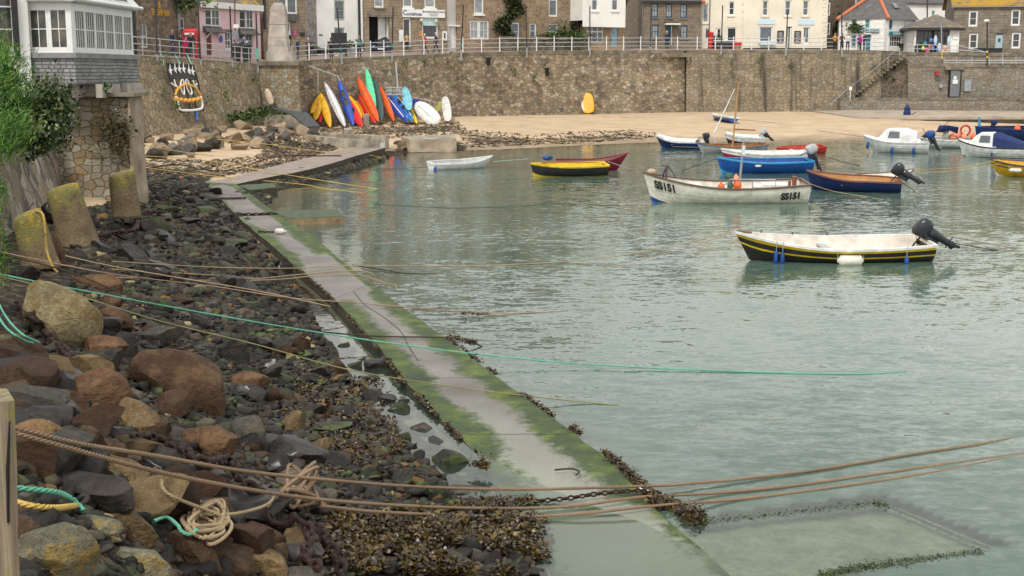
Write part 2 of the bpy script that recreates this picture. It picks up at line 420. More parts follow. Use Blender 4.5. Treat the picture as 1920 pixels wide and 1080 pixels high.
a = beach.data.attributes.new('shingle', 'FLOAT', 'POINT'); a.data.foreach_set('value', shing.ravel().astype(np.float32))
k = N('land'); k.col((.14, .13, .08)); k.rough(.95)
seabed = mkobj('ground', np.array([(-1500, -300, -3.1), (1500, -300, -3.1), (1500, 2500, -3.1), (-1500, 2500, -3.1)], float), [(0, 1, 2, 3)], k.m); tag(seabed, kind='structure')
# ------------------------------------------------------------ walkway (low concrete path), edges given left and right with a height
WL = [(384, 341, .34), (440, 400, .24), (520, 470, .22), (615, 550, .19), (700, 640, .15), (760, 712, .11), (810, 765, .06), (868, 822, .02), (905, 880, -.02), (955, 940, -.05), (1000, 985, -.07), (1020, 1040, -.08), (1050, 1120, -.09), (1100, 1300, -.1)]
WR = [(440, 343, .33), (520, 400, .18), (582, 440, .16), (680, 520, .15), (830, 630, .13), (930, 706, .12), (1010, 765, .11), (1090, 822, .09), (1160, 880, .07), (1205, 925, .045), (1250, 975, .02), (1320, 1035, .0), (1400, 1105, -.03), (1560, 1300, -.1)]
def conc_walk():
    k = N('wet_algae_concrete'); uv = k.n('Attribute'); uv.attribute_name = 'across'; co = k.coord('pos')
    al = k.n('Attribute'); al.attribute_name = 'algae'
    f = k.noise(co, .9, 5); g = k.noise(co, 30, 4, .7); h = k.noise(co, 5, 6, .7)
    base = k.ramp(f, [(.3, (.105, .094, .078)), (.7, (.215, .20, .172))])
    base = k.mix(.8, base, k.ramp(g, [(.3, .6), (.7, 1.2)]), 'MULTIPLY')
    z = k.n('SeparateXYZ'); k.l(k.n('NewGeometry').outputs['Position'], z.inputs[0])
    base = k.mix(k.ramp(z.outputs[2], [(0, .55), (.1, 0)]), base, (.3, .33, .25))
    sep = k.n('SeparateXYZ'); 
    e = k.math('MULTIPLY', k.math('ABSOLUTE', k.math('SUBTRACT', uv.outputs['Fac'], .5)), 2)       # 0 mid .. 1 edge
    m = k.math('ADD', k.math('ADD', e, k.math('MULTIPLY', k.math('SUBTRACT', f, .5), .9)), k.math('MULTIPLY', k.math('SUBTRACT', h, .5), 1.0))
    m = k.math('ADD', m, al.outputs['Fac'])
    mask = k.ramp(m, [(.40, 0), (.66, .95)])
    green = k.ramp(k.noise(co, 2.2, 5, .65), [(.3, (.014, .032, .010)), (.5, (.038, .068, .010)), (.72, (.13, .175, .010))])
    green = k.mix(.6, green, k.ramp(g, [(.3, .6), (.7, 1.3)]), 'MULTIPLY')
    c = k.mix(mask, base, green)
    speck = k.ramp(k.noise(co, 16, 5, .7), [(.57, 0), (.66, .7)])
    c = k.mix(k.math('MULTIPLY', speck, k.ramp(m, [(.35, 0), (.55, 1)])), c, (.04, .075, .025))
    k.col(c); k.rough(k.ramp(mask, [(0, .42), (1, .75)]))
    k.bump(k.math('ADD', k.math('MULTIPLY', g, .4), k.math('MULTIPLY', mask, .5)), .5, .02)
    return k.m
M['walk'] = conc_walk()
M['concrete'] = paint('old_concrete', (.33, .29, .23), .85, .3, 1.5, 'pos', .5, dirt=(.1, .1, .05))
M['concrete_dark'] = paint('weedy_concrete', (.05, .038, .02), .8, .4, 2.5, 'pos', .7, dirt=(.02, .026, .008))
def slab(name, L_, R_, nseg, mats, thick=.45, parent=None, al=None, sag=0):
    # resample both edges, grid across, side walls
    Lw = [P(*p) for p in L_]; Rw = [P(*p) for p in R_]
    Ls = smoothpath(Lw, nseg); Rs = smoothpath(Rw, nseg); nc = 13; nr = len(Ls)
    v = []; ac = []; alg = []
    for i in range(nr):
        for j in range(nc):
            t = j/(nc-1); p = Ls[i].lerp(Rs[i], t)
            jit = (mnoise.noise(p*1.5)*.04) if j in (0, nc-1) else 0
            v.append((p.x+jit, p.y+jit, p.z+mnoise.noise(p*.8)*.012)); ac.append(t)
            alg.append(al(i/(nr-1)*(len(L_)-1), t) if al else 0)
    f = [(i*nc+j, (i+1)*nc+j, (i+1)*nc+j+1, i*nc+j+1) for i in range(nr-1) for j in range(nc-1)]
    mi = [0]*len(f); n0 = len(v)
    rim = [i*nc for i in range(nr)]+[(nr-1)*nc+j for j in range(1, nc)]+[i*nc+nc-1 for i in range(nr-2, -1, -1)]+[j for j in range(nc-2, 0, -1)]
    for q in rim: v.append((v[q][0], v[q][1], v[q][2]-thick)); ac.append(0); alg.append(0)
    m = len(rim)
    for q in range(m): f.append((rim[q], rim[(q+1) % m], n0+(q+1) % m, n0+q)); mi.append(1)
    o = mkobj(name, np.array(v, float), f, mats, parent, mi=mi)
    bm = bmesh.new(); bm.from_mesh(o.data); bmesh.ops.recalc_face_normals(bm, faces=bm.faces); bm.to_mesh(o.data); bm.free()
    if o.data.polygons[0].normal.z < 0: o.data.flip_normals()
    for nm, arr in (('across', ac), ('algae', alg)):
        a = o.data.attributes.new(nm, 'FLOAT', 'POINT'); a.data.foreach_set('value', arr)
    return o, Ls, Rs
def walg(i, t):
    if i < .15: return .6
    if i < 1.5: return -.35 if t < .7 else .1
    if i < 2.5: return .32 if t > .5 else 0
    if i < 3.15: return -.5 if t < .9 else .1
    if i < 7.5: return .14 if t > .5 else .08
    if i < 9.5: return .0
    return -.3
walk, WLs, WRs = slab('footpath', WL, WR, 8, [M['walk'], M['concrete_dark']], .55, al=walg); tag(walk, kind='structure')
AL = [(384, 341, .345), (430, 333, .35), (490, 318, .37), (560, 300, .41), (640, 281, .46), (714, 263, .5)]
AR = [(444, 345, .335), (500, 333, .34), (560, 322, .38), (620, 307, .42), (668, 292, .44), (722, 277, .48)]
M['walk2'] = paint('worn_concrete_path', (.27, .215, .18), .6, .2, 2, 'pos', .3, dirt=(.16, .14, .1))
arm, _, _ = slab('footpath', AL, AR, 5, [M['walk2'], M['concrete_dark']], .5); tag(arm, kind='structure')
# joints across the path
jm = MB()
for i, s in enumerate([.6, 1.2, 2.3, 3.15, 5.05, 6.9]):
    k0 = int(s*8); a, b = WLs[k0]+Vector((0, 0, .006)), WRs[k0]+Vector((0, 0, .006))
    pts = [a.lerp(b, t/16)+Vector((0, mnoise.noise(Vector((t*.5, s*9, 0)))*.07, mnoise.noise(a.lerp(b, t/16)*.8)*.012)) for t in range(1, 16)]
    wd = .007+.006*(i % 3 == 0)
    jm.add([p+Vector((0, -wd, 0)) for p in pts]+[p+Vector((0, wd, 0)) for p in pts], [(j, j+1, 15+j+1, 15+j) for j in range(14)])
cr = smoothpath([WLs[int(i*8)].lerp(WRs[int(i*8)], t)+Vector((0, 0, .004)) for i, t in ((3.13, .5), (3.4, .42), (3.63, .5), (3.9, .5), (4.13, .4), (4.5, .33))], 6)
jm.add([p+Vector((-.008, 0, .008)) for p in cr]+[p+Vector((.008, 0, .008)) for p in cr], [(j, j+1, len(cr)+j+1, len(cr)+j) for j in range(len(cr)-1)])
k = N('path_joint'); k.col((.06, .065, .04)); k.rough(.9)
j_ = jm.build('path_joint', k.m, parent=walk)
# small stone slabs and blocks
def block(name, label, cat, poly, z, thick, mats, side=None):
    mb = MB(); n = len(poly); top = [P(px, py, z) for px, py in poly]
    cen = sum(top, Vector())/n
    ins = [p+(cen-p).normalized()*.04 for p in top]
    vs = [tuple(p) for p in ins]+[(p.x, p.y, p.z-.03) for p in top]+[(p.x, p.y, p.z-thick) for p in top]
    mb.add(vs, [tuple(range(n))], 0); mb.f += [(i, (i+1) % n, n+(i+1) % n, n+i) for i in range(n)]+[(n+i, n+(i+1) % n, 2*n+(i+1) % n, 2*n+i) for i in range(n)]; mb.m += [0]*n+[1]*n
    o = mb.build(name, mats)
    bm = bmesh.new(); bm.from_mesh(o.data); bmesh.ops.recalc_face_normals(bm, faces=bm.faces); bm.to_mesh(o.data); bm.free()
    if o.data.polygons[0].normal.z < 0: o.data.flip_normals()
    return tag(o, label, cat)
M['algae_top'] = paint('dark_green_algae', (.05, .075, .03), .6, .4, 4, 'pos', .5, dirt=(.03, .05, .012))
M['concrete_stain'] = paint('stained_concrete', (.42, .34, .24), .85, .3, 1.2, 'pos', .5, dirt=(.09, .10, .03))
block('concrete_block', 'flat algae-covered concrete slab at the bend of the footpath', 'slab', [(444, 347), (512, 343), (520, 350), (470, 356)], .25, .3, [M['algae_top'], M['concrete_dark']])
block('concrete_block', 'low concrete mooring block with dark green top standing in the water beside the path', 'block', [(512, 395), (632, 392), (646, 405), (540, 409)], .24, .5, [M['algae_top'], paint('brown_concrete', (.24, .17, .09), .8, .3, 3, 'pos', .5)])
block('concrete_block', 'large pale concrete block with a red stain at the edge of the beach', 'block', [(752, 256), (852, 252), (856, 259), (768, 261)], .85, 1.1, [M['concrete'], M['concrete_stain']])
block('concrete_block', 'small square concrete block standing on the channel wall', 'block', [(645, 240), (660, 239), (661, 242), (645, 243)], 1.15, .6, [M['concrete'], M['concrete']])
block('concrete_block', 'short concrete block between the leaning kayaks', 'block', [(681, 212), (692, 212), (692, 214), (681, 214)], 1.75, 1.1, [M['concrete'], M['concrete']])
# culvert channel walls
cw = thing('culvert', 'concrete drainage culvert channel spilling water onto the shore', 'culvert', P(700, 262, .9))
mb = MB()
def wallstrip(mb, pts, th, z1, z0, m=0):
    pts = [Vector((p.x, p.y, 0)) for p in pts]
    for a, b in zip(pts[:-1], pts[1:]):
        d = (b-a).normalized(); nn = Vector((-d.y, d.x, 0))*th
        mb.add([(a.x, a.y, z0), (b.x, b.y, z0), (b.x+nn.x, b.y+nn.y, z0), (a.x+nn.x, a.y+nn.y, z0), (a.x, a.y, z1), (b.x, b.y, z1), (b.x+nn.x, b.y+nn.y, z1), (a.x+nn.x, a.y+nn.y, z1)],
               [(0, 3, 2, 1), (4, 5, 6, 7), (0, 1, 5, 4), (1, 2, 6, 5), (2, 3, 7, 6), (3, 0, 4, 7)], m)
wallstrip(mb, [P(578, 252, 1.0), P(630, 260, .95), P(690, 264, .9), P(712, 263, .9)], .35, .96, .2)
wallstrip(mb, [P(600, 248, 1.0), P(660, 254, .95), P(722, 258, .9)], .35, .99, .2)
mb.build('channel_wall', M['concrete'], cw)
mb = MB(); a, b = P(714, 266, .8), P(722, 265, .8)
k = N('falling_water'); k.col((.75, .78, .78)); k.rough(.2); k.b.inputs['Alpha'].default_value = .8
mb.loft([[Q(713+dx, 266, a.y-.1-.3*(1-u)), Q(720+dx, 265, a.y-.1-.3*(1-u))] if False else [(a.x+.0, a.y-.25-.15*(1-u), 0.75-.7*(1-u)), (b.x, b.y-.25-.15*(1-u), .75-.7*(1-u))] for u, dx in ((1, 0), (.7, 0), (.4, 0), (0, 0))], closed=False)
mb.build('waterfall', k.m, cw)
# slab ramp next to the kayaks
rp = thing('boat_ramp', 'dark grey sloping cover ramp on concrete base beside the kayaks', 'ramp', Q(540, 230, 96))
mb = MB()
A_, B_, C_, D_ = Q(488, 196, 96), Q(520, 194, 97.5), Q(575, 210, 97), Q(545, 212, 95.2)
E_, F_ = Q(600, 236, 93.5), Q(575, 237, 92.3)
mb.loft([[A_, B_, B_-Vector((0, 0, .12)), A_-Vector((0, 0, .12))], [D_, C_, C_-Vector((0, 0, .12)), D_-Vector((0, 0, .12))], [F_, E_, E_-Vector((0, 0, .12)), F_-Vector((0, 0, .12))]])
mb.build('ramp_deck', paint('dark_felt', (.07, .075, .075), .9, .2, 3, 'pos', .2), rp)
mb = MB()
def fence_solid(mb, tops, zb, off):
    for a, b in zip(tops[:-1], tops[1:]):
        mb.add([a, b, b+off, a+off, (a.x, a.y, zb), (b.x, b.y, zb), (b.x+off.x, b.y+off.y, zb), (a.x+off.x, a.y+off.y, zb)], [(0, 1, 2, 3), (0, 4, 5, 1), (1, 5, 6, 2), (2, 6, 7, 3), (3, 7, 4, 0)])
fence_solid(mb, [A_-Vector((0, 0, .75)), D_-Vector((0, 0, .12)), F_-Vector((0, 0, .12))], .3, Vector((.15, .5, 0)))
mb.box(E_.x-.12, E_.x, E_.y, E_.y+.4, .2, E_.z-.12)
mb.build('ramp_base', M['concrete'], rp)
# ------------------------------------------------------------ sunken slab lower right
def sunk_mat():
    k = N('sunken_slab'); co = k.coord('pos'); f = k.noise(co, 2.5, 7, .7); g = k.noise(co, 14, 5, .7)
    c = k.ramp(f, [(.3, (.14, .17, .10)), (.5, (.29, .30, .20)), (.7, (.44, .42, .31))]); c = k.mix(.6, c, k.ramp(g, [(.3, .55), (.7, 1.3)]), 'MULTIPLY')
    k.col(c); k.rough(.9); return k.m
M['sunk'] = sunk_mat()
M['weedgreen'] = paint('green_weed', (.055, .085, .018), .8, .5, 5, 'pos', .6, dirt=(.03, .04, .01))
sm = MB()
top = [P(1262, 985, -.08), P(1655, 938, -.1), P(1900, 1042, -.13), P(1560, 1110, -.13), P(1400, 1180, -.12)]
sm.prism([(p.x, p.y) for p in top], -1.6, -.12)
sk = sm.build('sunken_slab', M['sunk']); tag(sk, 'flat concrete slab lying just under the water at the lower right', 'slab')
def weedstrip(pts, wd, z=.0, nm='weed_strip', dens=240, seed=0, mat=None, leaf=.028, par=None):
    rr = np.random.default_rng(seed); pts = smoothpath(pts, 8); V = []; 
    L = sum((b-a).length for a, b in zip(pts[:-1], pts[1:])); n = int(L*dens)
    idx = rr.uniform(0, len(pts)-1.001, n)
    for q in idx:
        i = int(q); p = pts[i].lerp(pts[i+1], q-i)
        amp = wd*(.5+.9*abs(mnoise.noise(Vector((q*.3, seed, 0)))))
        V.append(p+Vector((rr.normal()*amp*.5, rr.normal()*amp, abs(rr.normal())*z)))
    return V
def leaves(P0, size, seed=0, flat=.5, drop=None):
    # small curled leaf-like strips at points P0 (n,3)
    rr = np.random.default_rng(seed); n = len(P0); P0 = np.asarray(P0, float)
    th = rr.uniform(0, 2*np.pi, n); tilt = rr.normal(0, flat, n)
    s = size*rr.lognormal(0, .35, n)
    d = np.stack([np.cos(th)*np.cos(tilt), np.sin(th)*np.cos(tilt), np.abs(np.sin(tilt))], -1)
    up = rr.normal(0, .6, (n, 3)); up[:, 2] += 1
    sd_ = np.cross(d, up); sd_ /= np.linalg.norm(sd_, axis=1, keepdims=True)+1e-9
    nn = np.cross(sd_, d)
    a = P0; V = []
    for t, wv, h in ((0, .12, 0), (.5, .38, .22), (1, .3, .05), (1.35, .02, -.15)):
        c = a+d*(t*s)[:, None]+nn*(h*s)[:, None]
        V += [c-sd_*(wv*s)[:, None], c+sd_*(wv*s)[:, None]]
    V = np.stack(V, 1).reshape(-1, 3); b = np.arange(n)[:, None]*8
    F = np.concatenate([b+np.array([0, 1, 3, 2]), b+np.array([2, 3, 5, 4]), b+np.array([4, 5, 7, 6])], 0)
    return V, F
def weedmat(name, stops, rough=.35):
    k = N(name); rnd = k.n('NewGeometry').outputs['Random Per Island']
    c = k.ramp(rnd, stops); co = k.coord('pos'); c = k.mix(.8, c, k.ramp(k.noise(co, 3, 5), [(.3, .45), (.7, 1.5)]), 'MULTIPLY')
    k.col(c); k.rough(rough); return k.m
M['wrack'] = weedmat('bladder_wrack', [(0, (.014, .008, .004)), (.4, (.04, .022, .007)), (.75, (.07, .043, .008)), (1, (.13, .09, .012))])
M['greenweed'] = weedmat('green_weed_leaf', [(0, (.012, .022, .006)), (.6, (.03, .055, .01)), (1, (.07, .10, .015))])
# weed edges of sunken slab
wp = weedstrip([P(1285, 988, -.02), P(1400, 972, -.02), P(1560, 955, -.02), P(1650, 944, -.02)], .09, .01, dens=2600, seed=3)
wp += weedstrip([P(1650, 944, -.03), P(1700, 965, -.04), P(1780, 1000, -.05), P(1880, 1040, -.06)], .05, .005, dens=1200, seed=4)
wp += weedstrip([P(1540, 1085, -.02), P(1600, 1070, -.02), P(1700, 1056, -.02), P(1840, 1038, -.03)], .07, .02, dens=2400, seed=5)
wp += weedstrip([P(1640, 945, 0), P(1665, 950, 0)], .06, .03, dens=900, seed=6)
V, F = leaves(wp, .013, 8, .08); o = mkobj('green_weed', V, F, M['greenweed'], uv=False); tag(o, 'green weed growing along the edges of the sunken slab', 'seaweed', kind='stuff')
# ------------------------------------------------------------ rocks
ICO = {}
for s in (1, 2, 3, 4):
    bm = bmesh.new(); bmesh.ops.create_icosphere(bm, subdivisions=s, radius=1); bm.verts.ensure_lookup_table()
    ICO[s] = (np.array([v.co[:] for v in bm.verts]), np.array([[v.index for v in f.verts] for f in bm.faces])); bm.free()
def rockshape(seed, sub=3, cuts=9, lo=.55, hi=.95, soft=.0, nz=.08, boxy=0):
    rr = np.random.default_rng(seed); v, f = ICO[sub]; v = v.copy()
    if boxy: v = np.sign(v)*np.abs(v)**(1-boxy*.6); 
    for _ in range(cuts):
        n = rr.normal(size=3); n /= np.linalg.norm(n); d = rr.uniform(lo, max(hi, lo+.08))
        e = v@n-d; v = v-np.outer(np.maximum(e, 0)*(1-soft), n)
    if nz and sub >= 3:
        s = seed*3.1
        dv = np.array([mnoise.fractal(Vector((p[0]*1.6+s, p[1]*1.6, p[2]*1.6)), 1, 2, 4) for p in v])
        v = v*(1+nz*dv[:, None])
        if sub > 3: v = v*(1+.012*np.array([mnoise.noise(Vector((p[0]*7+s, p[1]*7, p[2]*7))) for p in v])[:, None])
    v -= (v.max(0)+v.min(0))/2; v /= (v.max(0)-v.min(0))/2
    return v, f
M['rk_brown'] = rockmat('brown_granite', (.052, .026, .014), (.135, .075, .040), (.20, .125, .06), .35, .7, moss=None, scale=2.0)
M['rk_dark'] = rockmat('dark_basalt', (.012, .0105, .010), (.034, .030, .028), (.08, .05, .028), .3, .5, .3, scale=2.5)
M['rk_grey'] = rockmat('grey_stone', (.035, .034, .030), (.10, .092, .076), (.15, .12, .07), .4, .7, scale=3)
M['rk_pale'] = rockmat('lichened_pale_stone', (.15, .12, .06), (.33, .28, .16), (.16, .095, .03), .7, .85, scale=2.2, bumps=1)
M['rk_lichen'] = rockmat('lichened_grey_rock', (.09, .08, .05), (.25, .25, .18), (.32, .20, .03), .6, .85, scale=3, bumps=1)
M['rk_green'] = rockmat('algae_rock', (.018, .018, .012), (.055, .052, .032), (.06, .09, .015), .6, .6, .2, scale=3, moss=(.05, .085, .012))
M['rk_tan'] = rockmat('tan_slab_stone', (.12, .08, .038), (.25, .18, .09), (.15, .09, .05), .4, .85, scale=2.5)
M['rk_red'] = rockmat('reddish_rock', (.042, .022, .014), (.11, .058, .034), (.05, .045, .02), .5, .75, scale=2.6)
M['rk_round'] = rockmat('orange_brown_boulder', (.10, .045, .022), (.24, .155, .07), (.22, .19, .05), .5, .75, scale=1.2)  # stone's own orange-brown colour, varied by noise
seedc = [100]
def hero(cx, cy, w_, h_, rot, mat, label, cuts=14, lo=.45, hi=.85, soft=.08, nz=.05, boxy=0, name='boulder', emb=.25, sub=4, dep=.85):
    seedc[0] += 1
    g = hit(cx, min(cy+h_*.42, 1300)); cuts += 5; lo = min(lo, .6); soft *= .4; 
    Y = g.y; c = Q(cx, cy, Y+.3*w_/FPX*Y)
    s = math.hypot(c.y, 0)/FPX
    a, b = w_*s/2, h_*s/2
    v, f = rockshape(seedc[0], sub, cuts, lo, hi, soft, nz, boxy)
    v = v*np.array([a, dep*(a+b)/2, b])
    r = R(rot); x = v[:, 0]*math.cos(r)-v[:, 2]*math.sin(r); z = v[:, 0]*math.sin(r)+v[:, 2]*math.cos(r)
    v = np.stack([x, v[:, 1], z], -1)
    # skirt: push lower half down so that the stone is bedded in the ground
    low = v[:, 2] < -.2*b; v[low, 2] -= emb*b
    o = mkobj(name, v, f, mat, smooth=True, local=True); o.location = c; o.data.set_sharp_from_angle(angle=R(24))
    tag(o, label, 'boulder' if w_ > 60 else 'rock'); return o
br, dk, gy, pl, li, gr, tn, rd = (M['rk_'+x] for x in ('brown', 'dark', 'grey', 'pale', 'lichen', 'green', 'tan', 'red'))
HEROES = [
 (114, 592, 152, 122, -28, pl, 'large pale yellow-grey boulder with flat lichened face, beside the upper rusty chain', dict(cuts=7, lo=.6, soft=.1)),
 (340, 712, 205, 110, -26, br, 'largest brown boulder, long and smooth, sloping down to the right', dict(cuts=6, lo=.75, soft=.5)),
 (186, 733, 118, 92, 0, br, 'squat brown boulder between the reddish ledge and the long brown boulder', dict(cuts=8, lo=.7, soft=.4)),
 (196, 656, 84, 54, -5, br, 'wedge shaped brown boulder at the foot of the pale lichened boulder', dict(cuts=10, lo=.5, soft=.1)),
 (325, 760, 84, 60, 0, rd, 'rough reddish brown boulder under the long sloping brown boulder', {}),
 (262, 785, 60, 100, 34, tn, 'upright split tan block leaning over the taut rope', dict(boxy=.6, cuts=5, lo=.8)),
 (292, 818, 62, 62, 0, rd, 'brown rock pressed against the split tan block', {}),
 (390, 829, 118, 74, 0, br, 'broad flat-topped brown boulder left of the grey oval stone', dict(cuts=10, lo=.6)),
 (465, 808, 72, 66, -20, gy, 'smooth speckled grey oval boulder', dict(cuts=3, lo=.85, soft=.6)),
 (556, 850, 128, 52, -17, dk, 'long dark slab-like boulder with brown weedy side', dict(cuts=10, lo=.55)),
 (68, 838, 124, 108, -8, M['rk_round'], 'big rounded orange-brown boulder beside the wooden post', dict(cuts=3, lo=.9, soft=.7)),
 (192, 846, 96, 52, 0, rd, 'round-backed brown rock behind the two thick ropes', dict(cuts=4, lo=.8, soft=.5)),
 (162, 920, 208, 74, -3, dk, 'long black angular block in front of the orange-brown boulder', dict(cuts=8, lo=.6, boxy=.6, soft=0)),
 (222, 878, 130, 40, -27, tn, 'long thin brown slab leaning behind the black block', dict(cuts=6, boxy=.5)),
 (368, 905, 128, 74, -4, dk, 'faceted black boulder under the thick rope', dict(cuts=8, lo=.6, soft=0)),
 (300, 962, 90, 52, 0, rd, 'reddish boulder behind the heap of tangled rope', {}),
 (400, 960, 110, 60, -12, rd, 'brown boulder right of the tangled rope loops', {}),
 (172, 981, 122, 34, -10, li, 'log shaped grey rock with orange lichen', dict(cuts=4, lo=.8, soft=.4)),
 (240, 985, 118, 70, -32, tn, 'rough tan boulder beside the log shaped lichen rock', {}),
 (105, 1045, 165, 116, -14, li, 'large pale green lichened rock in the lower left corner', dict(cuts=9, lo=.6)),
 (262, 1055, 132, 62, -8, li, 'grey and yellow lichened rock at the bottom edge', {}),
 (466, 1048, 168, 58, -20, tn, 'flat pale tan slab tilted to the right at the bottom edge', dict(boxy=.5, cuts=6, lo=.7, soft=0)),
 (478, 1003, 122, 54, -14, rd, 'red-brown boulder above the flat tan slab', {}),
 (560, 1036, 98, 60, -12, dk, 'dark grey boulder right of the flat tan slab', {}),
 (365, 1035, 120, 90, -20, rd, 'rough brown rock below the tangled rope', {}),
 (40, 1000, 120, 70, 0, rd, 'brown lichen-spotted ledge rock beside the wooden post', {}),
 (545, 1085, 130, 50, -8, gy, 'brown and grey rock cut by the bottom edge', {}),
 (100, 768, 120, 62, -10, dk, 'dark rock at the foot of the reddish ledge', {}),
 (45, 790, 70, 40, 0, gy, 'small grey rock above the orange-brown boulder', {}),
 (28, 655, 80, 66, -15, li, 'lichened ledge rock at the left edge', {}),
 (90, 690, 76, 60, -14, rd, 'reddish ledge boulder below the green looped rope', {}),
 (28, 712, 66, 72, 0, rd, 'blocky reddish rock at the left edge', {}),
 (112, 720, 40, 42, 0, rd, 'small blocky reddish rock touching the squat brown boulder', {}),
 (238, 650, 56, 62, -30, dk, 'dark wedge rock right of the brown wedge boulder', {}),
 (185, 530, 92, 40, -10, br, 'low rounded brown boulder behind the pale boulder', dict(cuts=4, soft=.5)),
 (209, 563, 46, 30, 0, br, 'small round brown rock behind the pale boulder', dict(cuts=2, soft=.6)),
 (303, 574, 45, 34, 0, gr, 'round olive rock under the green rope', dict(cuts=1, lo=.9, soft=.8)),
 (216, 600, 66, 52, -35, br, 'slanting smooth brown rock under the green rope', dict(cuts=5, soft=.4)),
 (202, 612, 54, 40, -10, dk, 'blackish rock tucked beside the pale boulder', {}),
 (298, 632, 102, 40, 6, gy, 'wide grey-brown slab rock above the long brown boulder', dict(boxy=.3)),
 (435, 657, 66, 52, 0, dk, 'dark faceted boulder above the long brown boulder', dict(soft=0)),
 (462, 712, 90, 38, 4, br, 'light brown smooth rock right of the long brown boulder', dict(cuts=4, soft=.5)),
 (474, 735, 60, 44, 15, dk, 'dark grey rock overlapping the light brown rock', {}),
 (247, 478, 66, 44, 0, dk, 'pyramid shaped black rock beside the leaning bollards', dict(cuts=6, lo=.45, soft=0)),
 (296, 518, 58, 40, 0, dk, 'black block under the pink rope', {}),
 (268, 426, 36, 30, 0, dk, 'cubic black rock beside the right-hand bollard', {}),
 (146, 482, 46, 32, 0, dk, 'grey-black rock at the foot of the tallest bollard', {}),
 (92, 400, 24, 46, 10, dk, 'upright dark rock wedged behind the tallest bollard', {}),
 (105, 470, 34, 70, 8, br, 'smooth brown rock standing between the two left bollards', dict(cuts=3, soft=.5)),
 (50, 512, 60, 34, 0, dk, 'dark rock under the shrub at the left edge', {}),
 (285, 450, 34, 22, 0, gy, 'small grey rock right of the black pyramid rock', {}),
 (610, 805, 106, 26, 3, gr, 'long flat greenish slab among the shingle', dict(boxy=.4)),
 (541, 793, 72, 42, 16, tn, 'tilted tan-grey rock left of the long greenish slab', {}),
 (603, 836, 44, 36, 0, tn, 'orange-brown stone below the long greenish slab', {}),
 (845, 866, 76, 46, -12, gr, 'grey-green boulder topped with seaweed at the edge of the pool', {}),
 (884, 902, 66, 22, -3, dk, 'black oblong block at the edge of the pool', dict(boxy=.6, cuts=4, soft=0)),
 (882, 925, 100, 28, -3, gy, 'long grey rock with weedy side at the edge of the pool', {}),
 (893, 884, 44, 24, 0, M['rk_green'], 'seaweed-covered stone alone in the pool', {}),
 (745, 728, 28, 24, 0, gr, 'mossy stone in the pool nearest the path', {}),
 (778, 741, 32, 18, 0, gr, 'green pointed stone in the pool', {}),
 (765, 762, 38, 16, 0, dk, 'flat dark stone in the middle of the pool', {}),
 (796, 776, 30, 22, 0, gy, 'grey humped stone in the pool', {}),
 (834, 780, 28, 22, 0, gr, 'round-topped brown stone in the pool beside the path', {}),
 (710, 690, 56, 36, 0, dk, 'dark mossy boulder at the head of the pool', {}),
 (790, 805, 54, 30, 0, gy, 'grey block half in the pool', {}),
 (700, 598, 26, 22, 0, dk, 'small dark boulder at the narrow end of the pool', {}),
]
for cx, cy, w_, h_, rot, mat, lab, kw in HEROES:
    hero(cx, cy, w_, h_, rot, mat, lab, **kw)
# rocks of the foreshore one can tell apart but not name
def samp(poly, n, seed, box=None):
    rr = np.random.default_rng(seed); out = []
    xs = [p[0] for p in poly]; ys = [p[1] for p in poly]
    W3 = [hit(x, min(y, 1250)) for x, y in poly]
    x0, x1 = min(p.x for p in W3), max(p.x for p in W3); y0, y1 = min(p.y for p in W3), max(p.y for p in W3)
    while len(out) < n:
        X = rr.uniform(x0, x1, 4000); Y = rr.uniform(y0, y1, 4000); Z = terr(X, Y)
        a, b = proj(X, Y, Z); k = inpoly(a, b, poly)
        out += list(zip(X[k], Y[k], Z[k]))
        if len(out) == 0 and rr.random() < .01: break
    return np.array(out[:n])
PROTO = [mkobj('rock', rockshape(900+i, 3, 16, .36, .75, .0, .04)[0], rockshape(900+i, 3, 16, .36, .75, .0, .04)[1], dk, smooth=True, local=True) for i in range(8)]
protouse = [0]*8
for o in PROTO: o.data.set_sharp_from_angle(angle=R(30))
def midrock(p, s, mat, label, group, cat='rock', sq=.7, seed=0, sink=.2):
    rr = random.Random(seed); i = rr.randrange(8)
    if protouse[i] == 0 and False: o = PROTO[i]
    else:
        o = PROTO[i].copy(); C.objects.link(o)
        if mat not in PM[i]: 
            me = PROTO[i].data.copy(); me.materials.clear(); me.materials.append(mat); PM[i][mat] = me
        o.data = PM[i][mat]
    o.location = (p[0], p[1], p[2]+s*sq*(1-sink)-s*.3); o.scale = (s*rr.uniform(.8, 1.3), s*rr.uniform(.8, 1.2), s*sq*rr.uniform(.7, 1.15))
    o.rotation_euler = (rr.uniform(-.35, .35), rr.uniform(-.35, .35), rr.uniform(0, 6.3)); o.name = 'rock'
    return tag(o, label, cat, group)
PM = [dict() for _ in range(8)]
LOWER = [(150, 500), (330, 470), (520, 560), (640, 680), (760, 820), (860, 930), (700, 960), (480, 900), (440, 760), (300, 650), (200, 560)]
UPPER = [(262, 372), (400, 360), (560, 530), (420, 580), (200, 500), (160, 430)]
q = samp(LOWER, 66, 21)
q = q[q[:, 2] > -.02]
for i, p in enumerate(q): midrock(p, random.uniform(.11, .24), [dk, dk, gy, rd, gr][i % 5], 'angular dark stone standing out among the lower foreshore shingle', 'stones standing out of the lower foreshore shingle', seed=i)
q = samp(UPPER, 62, 22)
for i, p in enumerate(q): midrock(p, random.uniform(.14, .34), [dk, dk, gy, gr][i % 4], 'black stone on the foreshore between the bollards and the path', 'black stones between the bollards and the path', seed=200+i)
q = samp([(640, 640), (720, 700), (800, 800), (830, 850), (760, 830), (690, 740)], 18, 23)
